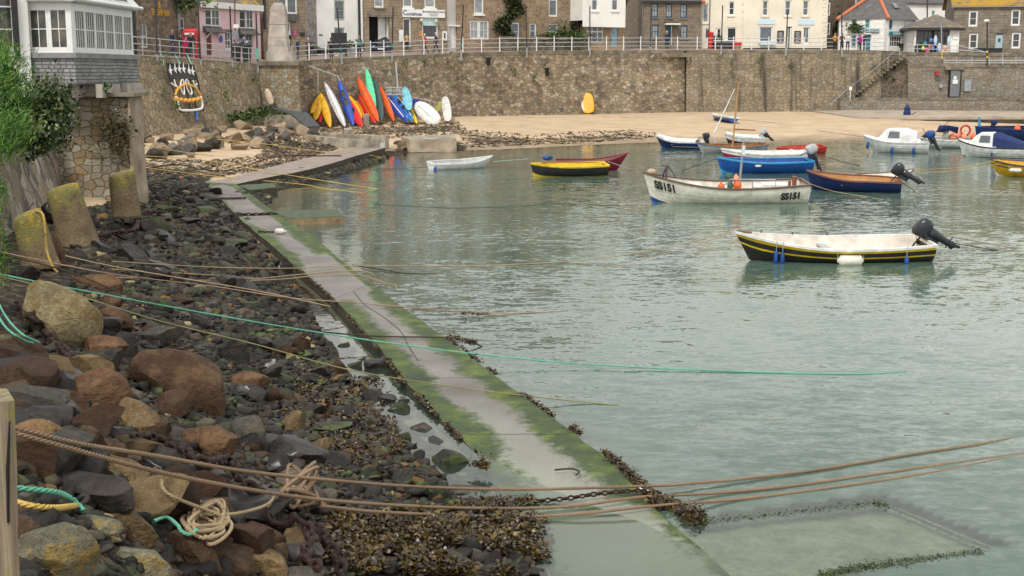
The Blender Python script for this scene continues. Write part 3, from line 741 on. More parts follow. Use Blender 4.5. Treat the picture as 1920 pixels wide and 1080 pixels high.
for i, p in enumerate(q): midrock((p[0], p[1], max(p[2], -.08)), random.uniform(.10, .2), [gr, dk][i % 2], 'mossy stone at the water line of the pool beside the path', 'mossy stones along the pool', seed=300+i)
q = samp([(0, 860), (0, 620), (120, 700), (220, 690), (240, 800), (300, 870), (420, 940), (560, 1000), (620, 1080), (300, 1090), (250, 960), (60, 900)], 56, 24)
for i, p in enumerate(q): midrock(p, random.uniform(.14, .36), [rd, dk, br, dk, tn, rd, gy][i % 7], 'brown or black stone filling a gap between the big foreground boulders', 'stones between the foreground boulders', seed=400+i)
# pale boulder heap below the left harbour wall
q = samp([(265, 300), (400, 296), (520, 275), (600, 262), (560, 238), (480, 232), (400, 250), (320, 262), (262, 262)], 84, 25)
M['rk_tanlight'] = rockmat('pale_tan_boulder', (.17, .125, .08), (.33, .26, .18), (.2, .13, .08), .4, .85, scale=1.5)
M['rk_greylight'] = rockmat('grey_beach_boulder', (.09, .082, .07), (.21, .185, .15), None, .4, .8, scale=1.5)
for i, p in enumerate(q): midrock(p, random.uniform(.22, .62), [M['rk_tanlight'], M['rk_tanlight'], M['rk_greylight'], gy][i % 4], 'rounded boulder in the heap below the left harbour wall', 'boulders heaped below the left harbour wall', cat='boulder', seed=500+i, sq=.8)
q = samp([(730, 272), (760, 268), (800, 275), (790, 282), (740, 282)], 7, 26)
for i, p in enumerate(q): midrock(p, random.uniform(.3, .5), [M['rk_tanlight'], gy][i % 2], 'rounded boulder beside the large stained concrete block', 'boulders beside the concrete block', cat='boulder', seed=600+i)
for o in PROTO: bpy.data.objects.remove(o)
# the shingle itself
def shingle(poly, n, s0, s1, sub, seed, mat, name, label, zoff=0, cat='shingle'):
    rr = np.random.default_rng(seed); p = samp(poly, n, seed); p = p[p[:, 2] > -.045]; n = len(p)
    protos = [rockshape(1000+seed*10+i, sub, 13, .34, .8, .0, 0)[0] for i in range(10)]; f = ICO[sub][1]; nv = len(protos[0])
    s = s0*(s1/s0)**(rr.beta(1.0, 2.2, n)); V = np.empty((n, nv, 3))
    an = rr.uniform(0, 6.28, n); tl = rr.normal(0, .35, n); pr = rr.integers(0, 10, n)
    asp = rr.uniform(.65, 1.5, n); fl = rr.uniform(.35, .8, n)
    for i in range(n):
        v = protos[pr[i]]*np.array([s[i]*asp[i], s[i], s[i]*fl[i]])
        c_, s_ = math.cos(tl[i]), math.sin(tl[i]); v = np.stack([v[:, 0]*c_-v[:, 2]*s_, v[:, 1], v[:, 0]*s_+v[:, 2]*c_], -1)
        c_, s_ = math.cos(an[i]), math.sin(an[i]); v = np.stack([v[:, 0]*c_-v[:, 1]*s_, v[:, 0]*s_+v[:, 1]*c_, v[:, 2]], -1)
        V[i] = v+np.array([p[i, 0], p[i, 1], p[i, 2]+s[i]*fl[i]*rr.uniform(-.1, .55)+zoff])
    F = (np.arange(n)[:, None, None]*nv+f[None]).reshape(-1, 3)
    o = mkobj(name, V.reshape(-1, 3), F, mat, uv=False); return tag(o, label, cat, kind='stuff')
def shmat(name, cols, patches=True):
    k = N(name); co = k.coord('pos'); rnd = k.n('NewGeometry').outputs['Random Per Island']
    c = k.ramp(rnd, cols, 'CONSTANT')
    g = k.noise(co, 18, 5, .7); c = k.mix(.8, c, k.ramp(g, [(.3, .5), (.7, 1.5)]), 'MULTIPLY')
    big = k.noise(co, .55, 5, .6)
    c = k.mix(.85, c, k.ramp(big, [(.35, (.45, .5, .34)), (.5, (.8, .82, .75)), (.65, (1.15, 1.0, .95))]), 'MULTIPLY')
    nzz = k.n('SeparateXYZ'); k.l(k.n('NewGeometry').outputs['Normal'], nzz.inputs[0])
    if patches:
        mf = k.math('MULTIPLY', k.ramp(nzz.outputs[2], [(.3, 0), (.8, 1)]), k.ramp(k.noise(co, 1.7, 6), [(.60, 0), (.66, .9)]))
        c = k.mix(mf, c, (.07, .10, .02))
    k.col(c); k.rough(.6); k.b.inputs['Specular IOR Level'].default_value = .25; k.bump(g, .6, .03); return k.m
M['shingle'] = shmat('wet_shingle', [(0, (.011, .0095, .009)), (.28, (.026, .022, .019)), (.48, (.044, .040, .033)), (.64, (.06, .036, .022)), (.78, (.045, .048, .028)), (.9, (.10, .085, .062)), (.968, (.20, .10, .03)), (.988, (.34, .27, .15))])
NEARP = [(0, 640), (200, 470), (420, 560), (585, 620), (660, 710), (720, 790), (790, 850), (855, 930), (985, 985), (1020, 1080), (500, 1085), (-30, 1090)]
FARP = [(120, 400), (262, 372), (262, 325), (330, 318), (385, 345), (430, 405), (500, 475), (560, 555), (600, 620), (480, 640), (150, 540)]
shingle(NEARP, 15000, .028, .15, 2, 31, M['shingle'], 'shingle', 'dark wet stones of the near foreshore')
shingle(FARP, 9000, .045, .2, 1, 32, M['shingle'], 'shingle', 'dark stones of the upper foreshore beside the path')
shingle([(440, 365), (520, 335), (620, 315), (735, 285), (740, 300), (650, 330), (560, 362), (500, 385), (520, 400), (490, 400)], 4500, .06, .22, 1, 33, M['shingle'], 'shingle', 'dark pebbles between the path and the harbour water')
shingle([(590, 236), (860, 228), (880, 250), (700, 262), (560, 296), (470, 300), (520, 262)], 2600, .05, .2, 1, 34, shmat('dry_beach_pebbles', [(0, (.06, .045, .035)), (.3, (.12, .09, .06)), (.6, (.22, .16, .1)), (.85, (.3, .24, .17))], False), 'beach_pebbles', 'brown pebbles scattered below the kayaks')
shingle([(262, 300), (400, 300), (560, 285), (640, 278), (600, 292), (500, 318), (400, 334), (262, 334)], 1700, .04, .17, 1, 36, bpy.data.materials['dry_beach_pebbles'], 'beach_pebbles', 'brown pebbles on the sand behind the bend of the path')
shingle([(868, 244), (1000, 252), (1100, 247), (1180, 243), (1240, 250), (1230, 260), (1100, 268), (880, 277), (860, 255)], 1000, .04, .15, 1, 35, shmat('wrack_line_debris', [(0, (.04, .025, .015)), (.4, (.09, .055, .03)), (.7, (.18, .14, .1)), (.95, (.3, .24, .17))], False), 'beach_pebbles', 'dark wrack and pebbles along the tide line')
# ------------------------------------------------------------ seaweed
def terrpts(poly, n, seed, dz=.0, amp=.05):
    p = samp(poly, n, seed); rr = np.random.default_rng(seed+1)
    msk = np.array([mnoise.noise(Vector((x*1.6, y*1.6, seed))) for x, y, z in p])
    p = p[msk > -.12]; p[:, 2] += dz+np.abs(rr.normal(0, amp, len(p))); return p
pts = np.concatenate([terrpts([(850, 985), (1030, 985), (1035, 1040), (1025, 1085), (760, 1085), (740, 1030), (800, 990)], 24000, 51, .03, .045),
                      terrpts([(600, 985), (860, 960), (960, 940), (1010, 985), (860, 1000), (740, 1085), (560, 1085)], 13000, 52, .05, .035),
                      terrpts([(560, 700), (720, 720), (760, 850), (640, 900), (520, 860)], 4500, 53, .05, .025)])
V, F = leaves(pts, .032, 9, .5); o = mkobj('seaweed', V, F, M['wrack'], uv=False); tag(o, 'brown bladder wrack heaped at the foot of the shingle', 'seaweed', kind='stuff')
ep = []
zR = lambda p: p
edge = [Vector(p) for p in WRs]
i0 = int(3.9*8)
ep += weedstrip([edge[i]+Vector((.06, 0, -.03)) for i in range(int(4.0*8), int(6.4*8), 3)], .06, .02, dens=330, seed=61)
ep += weedstrip([edge[i]+Vector((.08, 0, -.03)) for i in range(int(6.6*8), int(9.9*8), 3)], .10, .03, dens=1300, seed=62)
ep += weedstrip([P(1215, 935, .03), P(1260, 950, .0), P(1290, 968, 0), P(1310, 970, 0)], .15, .04, dens=3500, seed=63)
ep += weedstrip([P(850, 635, .2), P(885, 646, .1), P(910, 650, 0)], .1, .04, dens=900, seed=64)
ep += weedstrip([P(865, 590, .03), P(900, 591, .03), P(940, 588, .03)], .09, .03, dens=420, seed=65)
ep += weedstrip([P(900, 985-40, .02), P(960, 943, .02), P(1000, 940, .02)], .07, .03, dens=700, seed=66)
ep += weedstrip([P(893-18, 878, .1), P(893+18, 878, .1)], .13, .08, dens=4000, seed=67)
ep += weedstrip([P(825, 850, .22), P(860, 848, .22)], .10, .05, dens=2500, seed=68)
edl = [Vector(p) for p in WLs]
ep += weedstrip([edl[i]+Vector((-.03, 0, -.02)) for i in range(int(2.2*8), int(7.2*8), 3)], .035, .015, dens=300, seed=69)
ep = [p for p in ep if mnoise.noise(Vector(p)*1.3+Vector((9, 0, 0))) > -.05 or p.y < 15.2]
V, F = leaves(ep, .024, 19, .45); o = mkobj('seaweed', V, F, M['wrack'], uv=False); tag(o, 'fringe of brown seaweed clinging to the edges of the concrete path', 'seaweed', kind='stuff')
# ------------------------------------------------------------ water
wy = np.geomspace(4, 134, 330); wt = np.linspace(-.75, 1.6, 560)
WX, WY = grid(wy, wt)
bvs = []
for o in (beach, walk, arm, sk): 
    bvs.append(BVHTree.FromPolygons([v.co[:] for v in o.data.vertices], [tuple(p.vertices) for p in o.data.polygons]))
dep = np.empty(WX.size)
Z0 = terr(WX, WY).ravel()
dn = Vector((0, 0, -1))
for i, (x, y) in enumerate(zip(WX.ravel(), WY.ravel())):
    z = Z0[i]
    for b in bvs[1:]:
        h = b.ray_cast(Vector((x, y, 3)), dn)
        if h[0] is not None and h[0].z > z: z = h[0].z
    dep[i] = max(0, -z)
def water_mat():
    k = N('harbour_water'); t = k.t; t.nodes.remove(k.b)
    at = k.n('Attribute'); at.attribute_name = 'depth'
    calm = k.ramp(at.outputs['Fac'], [(.0, .05), (.25, .4), (.8, 1)])
    acc = None
    for sc, vec, amp in ((.35, (.35, 1.1, 1), .045), (1.6, (.5, 1.3, 1), .13), (4.5, (.6, 1.4, 1), .26), (13, (.7, 1.3, 1), .22)):
        tx = k.n('TexNoise'); tx.inputs['Scale'].default_value = sc; tx.inputs['Detail'].default_value = 2; tx.inputs['Distortion'].default_value = .3; k.l(k.coord('pos', vec), tx.inputs['Vector'])
        a_ = k.n('VectorMath'); a_.operation = 'SUBTRACT'; a_.inputs[1].default_value = (.5, .5, .5); k.l(tx.outputs['Color'], a_.inputs[0])
        b_ = k.n('VectorMath'); b_.operation = 'MULTIPLY'; b_.inputs[1].default_value = (amp*.6, amp, 0); k.l(a_.outputs[0], b_.inputs[0])
        if acc is None: acc = b_.outputs[0]
        else:
            c_ = k.n('VectorMath'); c_.operation = 'ADD'; k.l(acc, c_.inputs[0]); k.l(b_.outputs[0], c_.inputs[1]); acc = c_.outputs[0]
    sc_ = k.n('VectorMath'); sc_.operation = 'SCALE'; k.l(acc, sc_.inputs[0]); k.l(k.math('MULTIPLY', calm, k.ramp(k.noise(k.coord('pos', (.5, 1, 1)), .16, 4), [(.35, .5), (.65, 1.2)])), sc_.inputs['Scale'])
    ad = k.n('VectorMath'); ad.operation = 'ADD'; ad.inputs[1].default_value = (0, 0, 1); k.l(sc_.outputs[0], ad.inputs[0])
    bp = k.n('VectorMath'); bp.operation = 'NORMALIZE'; k.l(ad.outputs[0], bp.inputs[0])
    fr = k.n('Fresnel'); fr.inputs['IOR'].default_value = 1.34; k.l(bp.outputs[0], fr.inputs['Normal'])
    gl = k.n('BsdfGlossy'); gl.inputs['Roughness'].default_value = .04; gl.inputs['Color'].default_value = (.97, .97, .94, 1); k.l(bp.outputs[0], gl.inputs['Normal'])
    df = k.n('BsdfDiffuse'); tr = k.n('BsdfTransparent'); tr.inputs['Color'].default_value = (.86, .93, .88, 1)
    mk = k.noise(k.coord('pos', (1, 1, 1)), .12, 3)
    k.l(k.ramp(mk, [(.35, (.075, .125, .098)), (.65, (.105, .158, .125))]), df.inputs['Color'])
    e = k.math('SUBTRACT', 1.0, k.math('POWER', .12, at.outputs['Fac']))
    b = k.n('MixShader'); k.l(e, b.inputs[0]); k.l(tr.outputs[0], b.inputs[1]); k.l(df.outputs[0], b.inputs[2])
    m = k.n('MixShader'); k.l(fr.outputs[0], m.inputs[0]); k.l(b.outputs[0], m.inputs[1]); k.l(gl.outputs[0], m.inputs[2])
    k.l(m.outputs[0], k.out.inputs[0]); return k.m
M['water'] = water_mat()
wv = np.stack([WX.ravel(), WY.ravel(), np.zeros(WX.size)], -1)
water = mkobj('water', wv, gridfaces(*WX.shape), M['water'], smooth=True, uv=False); tag(water, kind='structure')
a = water.data.attributes.new('depth', 'FLOAT', 'POINT'); a.data.foreach_set('value', dep.astype(np.float32))
# ------------------------------------------------------------ the quay: edges, heights, road
Yw = interp([(240, 82), (488, 97), (500, 99.5), (575, 101.5), (770, 109), (1000, 118.5), (1240, 126), (1580, 127), (1700, 127), (1960, 125)])
topy = interp([(240, 103), (375, 112), (480, 121), (500, 122), (560, 115), (620, 111), (770, 104), (850, 99.5), (1000, 96.5), (1200, 94.5), (1650, 95), (1700, 97), (1960, 99)])
basey = interp([(240, 101), (350, 104), (370, 106), (487, 110), (560, 107), (620, 101.5), (690, 98.5), (800, 96.5), (900, 93), (1000, 90.5), (1200, 90), (1400, 90.5), (1550, 91), (1650, 93), (1720, 97), (1800, 99), (1960, 101)])
Yb = lambda px: Yw(px)+7.0
def road(px, t):
    a = Q(px, topy(px), Yw(px)); b = Q(px, basey(px), Yb(px)); return a.lerp(b, t)
M['road'] = paint('pinkish_tarmac', (.27, .205, .17), .9, .15, .8, 'pos', .2, dirt=(.2, .16, .14))
M['coping'] = paint('granite_coping', (.20, .17, .12), .9, .35, 1.2, 'pos', .5, dirt=(.08, .075, .05))
mb = MB(); pxs = list(np.linspace(170, 2050, 120)); rows = []
for t in (0, .35, .7, 1.0): rows.append([road(p, t)+Vector((0, 0, -.02)) for p in pxs])
rows.append([r+Vector((0, 25, .6)) for r in rows[3]])
mb.loft(rows, closed=False); rd_o = mb.build('road', M['road']); tag(rd_o, kind='structure')
# hill behind
k = N('hill_scrub'); co = k.coord('pos'); k.col(k.ramp(k.noise(co, .35, 7, .7), [(.35, (.03, .04, .018)), (.5, (.07, .065, .035)), (.65, (.05, .07, .02))])); k.rough(.95); k.bump(k.noise(co, 1.2, 6), 1, .5)
hx = np.linspace(-160, 200, 60); hy = np.linspace(128, 420, 40); HX, HY = np.meshgrid(hx, hy)
HZ = 6.0+np.clip((HY-150)*.11, 0, 30)+np.array([mnoise.noise(Vector((x*.03, y*.03, 2)))*3 for x, y in zip(HX.ravel(), HY.ravel())]).reshape(HX.shape)*np.clip((HY-145)/40, 0, 1)
HZ = np.where(HY < 146, 5.2, HZ)
h_ = mkobj('hill', np.stack([HX, HY, HZ], -1).reshape(-1, 3), gridfaces(*HX.shape), k.m, smooth=True); tag(h_, kind='structure')
# ------------------------------------------------------------ sea walls
tans = [(.28, .22, .14), (.38, .30, .195), (.19, .155, .105), (.42, .335, .225), (.31, .21, .125), (.15, .125, .10), (.47, .40, .29)]
M['wall_main'] = rubble('seawall_rubble', tans, (.15, .12, .085), 2.3, .07, 1.5, .1, streak=.3, moss=.35, bumps=1)
M['wall_right'] = rubble('seawall_coursed', [(.30, .25, .17), (.24, .19, .12), (.36, .31, .23), (.20, .16, .11), (.33, .26, .16)], (.13, .105, .075), 2.4, .07, 1.35, .06, streak=1.0, stain=(.05, .042, .034), moss=.2)
M['wall_left'] = rubble('seawall_big_rubble', [(.34, .275, .17), (.28, .22, .135), (.42, .35, .24), (.20, .165, .11), (.36, .27, .155)], (.13, .105, .07), 2.6, .09, .8, .10, streak=.3, moss=.35, bumps=1)
M['wall_pier'] = rubble('pier_rubble', [(.34, .29, .20), (.27, .225, .15), (.42, .39, .31), (.22, .17, .11), (.32, .22, .12)], (.22, .18, .12), 3.2, .07, 1.3, .1, streak=.3, stain=(.06, .045, .02), moss=.4, bumps=1)
M['wall_grey'] = rubble('seawall_grey_coursed', [(.29, .26, .21), (.35, .32, .27), (.24, .21, .17), (.31, .27, .2), (.27, .2, .13)], (.15, .13, .105), 2.3, .08, 2.2, .05, streak=.15)
M['wall_dark'] = rubble('seawall_dark_rubble', [(.10, .075, .05), (.16, .12, .08), (.08, .065, .05), (.20, .15, .10), (.12, .08, .05)], (.30, .25, .19), 1.9, .09, 1.2, .2, streak=.4, moss=.7)
def strip_wall(name, label, cols_, mat, th=1.2, cop=True, cat='sea wall', coph=.28, nrow=10):
    # cols_: list of (top point, bottom point)
    mb = MB(); nr = nrow
    def face(u, off):
        return [[t.lerp(b, r/nr)+Vector((0, off, 0)) for t, b in u] for r in range(nr+1)]
    n = len(cols_); V = []; 
    # subdivide and roughen
    fine = []
    for i in range(n-1):
        t0, b0 = cols_[i]; t1, b1 = cols_[i+1]; L = (t1-t0).length; s = max(1, int(L/1.2))
        for j in range(s): fine.append((t0.lerp(t1, j/s), b0.lerp(b1, j/s)))
    fine.append(cols_[-1])
    rows = []
    for r in range(nr+1):
        row = []
        for t, b in fine:
            p = t.lerp(b, r/nr); d = mnoise.noise(p*.6)*.14*(0 if r == 0 else 1)
            row.append(p+Vector((0, d, 0)))
        rows.append(row)
    back = [t+Vector((0, th, 0)) for t, b in fine]
    o = thing(name, label, cat, cols_[0][1])
    mb.loft(rows[::-1], closed=False, cap=False)
    mb.loft([rows[0], back], closed=False, cap=False); 
    mb.quad(rows[-1][0], rows[0][0], back[0], Vector((back[0].x, back[0].y, rows[-1][0].z))); mb.quad(rows[0][-1], rows[-1][-1], Vector((back[-1].x, back[-1].y, rows[-1][-1].z)), back[-1])
    dd_ = fine[-1][0]-fine[0][0]; dd_.z = 0; dd_.normalize(); mb.build('masonry', mat, o, uv=(dd_.x, dd_.y))
    if cop:
        m2 = MB()
        secs = []
        for t, b in fine:
            dd = Vector((0, -.05, 0))
            secs.append([t+dd+Vector((0, 0, .03)), t+Vector((0, .5, .03)), t+Vector((0, .5, -coph)), t+dd+Vector((0, 0, -coph))])
        m2.loft(secs); m2.build('coping', M['coping'], o)
    return o
Qw = lambda px, py, dy=0: Q(px, py, Yw(px)+dy)
def col2(px, ytop, ybot, batter=.6):
    t = Q(px, ytop, Yw(px)); b = Q(px, ybot, Yw(px)-batter); return (t, b+Vector((0, 0, -.5)))
strip_wall('sea_wall', 'leaning rubble harbour wall below the left railing and phone box', [(Q(236, 103, 82), Q(236, 262, 80)), (Q(258, 104.6, 83), Q(258, 262, 80.5)), (Q(375, 112.2, 90), Q(375, 248, 87)), (Q(488, 121.6, 97), Q(488, 236, 95))], M['wall_left'])
strip_wall('sea_wall', 'long brown rubble harbour wall behind the kayaks and beach', [col2(p, topy(p), by) for p, by in ((560, 244), (620, 242), (700, 230), (770, 224), (860, 221), (1000, 217), (1130, 213), (1284, 212))], M['wall_main'])
strip_wall('sea_wall', 'coursed harbour wall with dark vertical stains below the cream building', [(a+Vector((0, -.35, 0)), b+Vector((0, -.35, 0))) for a, b in [col2(p, topy(p), by) for p, by in ((1286, 212), (1450, 211.5), (1580, 211.5), (1650, 212))]], M['wall_right'])
strip_wall('sea_wall', 'dark patched wall beside the beach steps', [(Q(1648, 97, 126.8), Q(1648, 214, 126.3)), (Q(1704, 99, 126.8), Q(1704, 214, 126.3))], M['wall_dark'])
strip_wall('sea_wall', 'grey stone wall with the steel door', [(Q(1702, 121, 126.3), Q(1702, 214, 126.2)), (Q(1770, 120, 126), Q(1770, 214, 126)), (Q(1980, 122, 124.5), Q(1980, 222, 124.5))], M['wall_grey'])
strip_wall('parapet_wall', 'upper parapet wall above the steel door', [(Q(1700, 98, 126.75), Q(1700, 135, 126.75)), (Q(1985, 100, 124.85), Q(1985, 136, 124.85))], M['wall_grey'], th=.5, cat='wall', nrow=2)
strip_wall('ledge_wall', 'low stone ledge wall at the foot of the grey wall above the slipway', [(Q(1576, 184, 124.8), Q(1576, 216, 124.6)), (Q(1700, 184, 124.2), Q(1700, 218, 124)), (Q(1860, 184, 123), Q(1860, 220, 123)), (Q(1980, 188, 122), Q(1980, 224, 122))], M['wall_grey'], cat='wall', nrow=2, coph=.18)
# slipway
mb = MB(); s0 = [Q(1524, 208, 125.5), Q(1600, 206, 124.5), Q(1980, 208, 122)]; s1 = [Q(1604, 219, 116.5), Q(1612, 220, 116), Q(1980, 219, 114)]
mb.loft([s0, s1, [p-Vector((0, 0, .8)) for p in s1]], closed=False, cap=False)
mb.quad(s0[0], s1[0], s1[0]-Vector((0, 0, .8)), s0[0]-Vector((0, 0, .8)))
slip = mb.build('slipway', paint('slipway_concrete', (.37, .31, .24), .85, .15, .8, 'pos', .3, dirt=(.2, .16, .11))); tag(slip, kind='structure')
mb = MB(); s1b = [p+Vector((0, -.04, -.22)) for p in s1]
mb.loft([s1b, [p-Vector((0, 0, .9)) for p in s1b]], closed=False, cap=False); mb.quad(s0[0]+Vector((-.03, -.03, -.2)), s1[0]+Vector((-.03, -.03, -.2)), s1[0]+Vector((-.03, -.03, -.9)), s0[0]+Vector((-.03, -.03, -.9)))
mb.build('slipway_weed', M['concrete_dark'], slip)
# buttress under the obelisk
mb = thing('buttress', 'stone buttress carrying the granite obelisk at the corner of the harbour wall', 'buttress', Q(530, 235, 96.8))
m = MB()
def taper(m, P4, z0, z1, exp=.5):
    cx = sum(p.x for p in P4)/4; cy = sum(p.y for p in P4)/4
    top = [(p.x, p.y, z1) for p in P4]; bot = [(cx+(p.x-cx)*(1+exp*.3), cy+(p.y-cy)*(1+exp*.25), z0) for p in P4]
    m.add(bot+top, [(0, 1, 5, 4), (1, 2, 6, 5), (2, 3, 7, 6), (3, 0, 4, 7), (4, 5, 6, 7)])
bt = [Q(487, 123, 96.5), Q(559, 123, 96.5), Q(559, 123, 101), Q(487, 123, 101)]
taper(m, bt, .2, bt[0].z); m.build('masonry', M['wall_pier'], mb)
m = MB(); z = bt[0].z; m.box(bt[0].x-.1, bt[1].x+.05, 96.3, 101.1, z, z+.32); m.build('coping', M['coping'], mb)
# obelisk
M['granite'] = paint('pale_granite', (.42, .37, .32), .85, .2, 1.2, 'pos', .3, dirt=(.25, .2, .17))
ob = thing('obelisk', 'tapering pale granite obelisk on a stepped base at the quay corner', 'obelisk', Q(524, 120, 98))
Yo = 98.0
def sqs(m, y0, w0, y1, w1, cx0=524, cx1=524, Yc=99.0):
    a, b = Q(cx0-w0/2, y0, Yo), Q(cx0+w0/2, y0, Yo); c, d = Q(cx1-w1/2, y1, Yo), Q(cx1+w1/2, y1, Yo)
    hw0, hw1 = (b.x-a.x)/2, (d.x-c.x)/2; x0, x1 = (a.x+b.x)/2, (c.x+d.x)/2
    m.loft([[(x0-hw0, Yc-hw0, a.z), (x0+hw0, Yc-hw0, a.z), (x0+hw0, Yc+hw0, a.z), (x0-hw0, Yc+hw0, a.z)],
            [(x1-hw1, Yc-hw1, c.z), (x1+hw1, Yc-hw1, c.z), (x1+hw1, Yc+hw1, c.z), (x1-hw1, Yc+hw1, c.z)]])
m = MB(); sqs(m, 120, 66, 113.5, 66, 522, 522); sqs(m, 113.4, 50, 96.5, 48, 524, 523); m.build('plinth', M['granite'], ob)
m = MB(); sqs(m, 96.4, 39, 86, 37, 520, 520); sqs(m, 85.6, 36, 70, 34, 519, 518); sqs(m, 69.6, 33.5, 45.5, 29.5, 518, 518); sqs(m, 45.1, 31, 18, 27, 518, 518); sqs(m, 17.8, 27, 10, 23, 518, 518); sqs(m, 9.8, 22, 4, 13, 518, 518)
m.build('shaft', M['granite'], ob)
# wall openings, plants on wall
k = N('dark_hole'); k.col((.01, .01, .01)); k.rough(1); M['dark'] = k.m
for px, py in ((916, 117), (1026, 136), (1677, 125)):
    p = Qw(px, py, -.45 if px < 1600 else -.6); m = MB(); m.box(p.x-.16, p.x+.16, p.y, p.y+.4, p.z-.28, p.z+.28); m.box(p.x-.24, p.x+.24, p.y-.03, p.y+.1, p.z+.29, p.z+.42)
    o = m.build('drain_hole', M['dark']); tag(o, {916: 'dark square drain opening high in the rubble wall, left one', 1026: 'dark square drain opening in the rubble wall below the stone house', 1677: 'dark drain opening in the patched wall by the steps'}[px], 'drain')
# ledge platform under person at 1250
m = MB(); a = Q(1238, 101, 126); b = Q(1286, 101, 126); m.box(a.x, b.x, 124.9, 126.3, a.z-.32, a.z+.05)
o = m.build('stone_ledge', M['coping']); tag(o, 'stone landing ledge jutting from the wall top above a dark stain', 'ledge')
# ------------------------------------------------------------ facades
class F:
    def __init__(s, px0, Y0, px1, Y1):
        a = Q(px0, 80, Y0); b = Q(px1, 80, Y1); s.a = Vector((a.x, a.y, 0)); d = Vector((b.x-a.x, b.y-a.y, 0)); s.L = d.length; s.t = d.normalized(); s.n = Vector((s.t.y, -s.t.x, 0))
    def pt(s, u, z, n=0): return s.a+s.t*u+s.n*n+Vector((0, 0, z))
    def T(s): return lambda x, y, z: tuple(s.pt(x, z, y))   # x along, y outward, z up
    def uv(s, px, py):
        d = ray(px, py); o = Vector((0, 0, CAMH)); t = (s.a-o).dot(s.n)/d.dot(s.n); p = o+d*t; return (p-s.a).dot(s.t), p.z
def glass(name, c, r=.15):
    k = N(name); co = k.coord('pos'); k.col(k.ramp(k.noise(co, 1.5, 3), [(.35, tuple(x*.6 for x in c)), (.65, c)])); k.rough(r); k.b.inputs['Specular IOR Level'].default_value = .7; return k.m
M['glass'] = glass('window_glass', (.045, .05, .055)); M['glass_pale'] = glass('curtained_glass', (.32, .34, .35), .25); M['glass_mid'] = glass('grey_glass', (.13, .15, .17))
M['white'] = paint('white_paint', (.74, .74, .71), .5, .06, 3, 'pos', .1)
M['whiterender'] = paint('white_render', (.78, .77, .73), .8, .06, .5, 'pos', .25, dirt=(.62, .6, .54))
M['greyrender'] = paint('grey_render', (.45, .43, .4), .8, .08, .6, 'pos', .2)
M['cream'] = paint('cream_render', (.74, .68, .55), .8, .06, .5, 'pos', .2, dirt=(.62, .56, .45))
M['pink'] = paint('pink_render', (.74, .52, .54), .8, .05, .6, 'pos', .2, dirt=(.62, .44, .44))
M['teal'] = paint('teal_paint', (.03, .16, .19), .5, .1, 3, 'pos', .1); M['tealdark'] = paint('dark_teal_paint', (.015, .07, .11), .5, .1, 3, 'pos', .1)
M['tealpale'] = paint('pale_teal_paint', (.20, .42, .44), .5, .1, 3, 'pos', .1)
M['ltblue'] = paint('light_blue_paint', (.26, .44, .54), .5, .08, 3, 'pos', .1); M['sageframe'] = paint('sage_frame', (.30, .38, .32), .5, .1, 3, 'pos', .1)
M['slate'] = ashlar('slate_roof', (.11, .105, .10), (.16, .15, .145), (.05, .05, .05), .3, .2)
def slatelich(nm, amt, col=(.42, .27, .03)):
    m = ashlar(nm, (.15, .135, .115), (.20, .18, .15), (.07, .06, .05), .3, .2); nt = m.node_tree; k = N.__new__(N); k.m = m; k.t = nt; k.b = nt.nodes['Principled BSDF']
    old = k.b.inputs['Base Color'].links[0].from_socket; co = k.coord('pos')
    k.l(k.mix(k.ramp(k.noise(co, .7, 7, .7), [(.62-amt*.4, 0), (.7-amt*.35, .95)]), old, col), k.b.inputs['Base Color']); return m
M['slate_lich'] = slatelich('lichen_slate', .28); M['slate_orange'] = slatelich('orange_lichen_slate', .52, (.38, .22, .02)); M['slate_tan'] = slatelich('tan_slate', .15, (.35, .2, .05))
M['terracotta'] = paint('terracotta_ridge', (.55, .16, .07), .8, .15, 3, 'pos', .2)
M['st_ship'] = rubble('ship_rubble', [(.20, .15, .10), (.26, .20, .14), (.33, .26, .19), (.15, .11, .08)], (.24, .19, .14), 3.0, .07, 1.4, .1)
M['st_ashlar'] = ashlar('granite_ashlar', (.27, .20, .13), (.33, .26, .18), (.19, .15, .11), .55, .26)
M['st_ashlar2'] = ashlar('brown_ashlar', (.20, .155, .11), (.26, .205, .15), (.15, .12, .095), .42, .2)
M['st_grey'] = ashlar('grey_granite', (.20, .165, .125), (.26, .22, .17), (.14, .12, .10), .6, .28)
M['st_rub'] = rubble('bright_rubble', [(.36, .27, .17), (.28, .18, .10), (.22, .17, .13), (.42, .33, .22), (.33, .20, .10)], (.46, .36, .26), 2.6, .10, 1.5, .12)
M['st_dark'] = ashlar('dark_brown_stone', (.13, .095, .065), (.17, .12, .085), (.10, .08, .06), .5, .2)
M['roughcast'] = paint('grey_roughcast', (.30, .27, .25), .95, .35, 2.5, 'pos', 1.0)
M['metal_dark'] = paint('dark_metal', (.02, .02, .022), .5, .2, 4, 'pos', .1); M['grey_metal'] = paint('galvanised_metal', (.33, .34, .35), .5, .15, 4, 'pos', .1, .3)
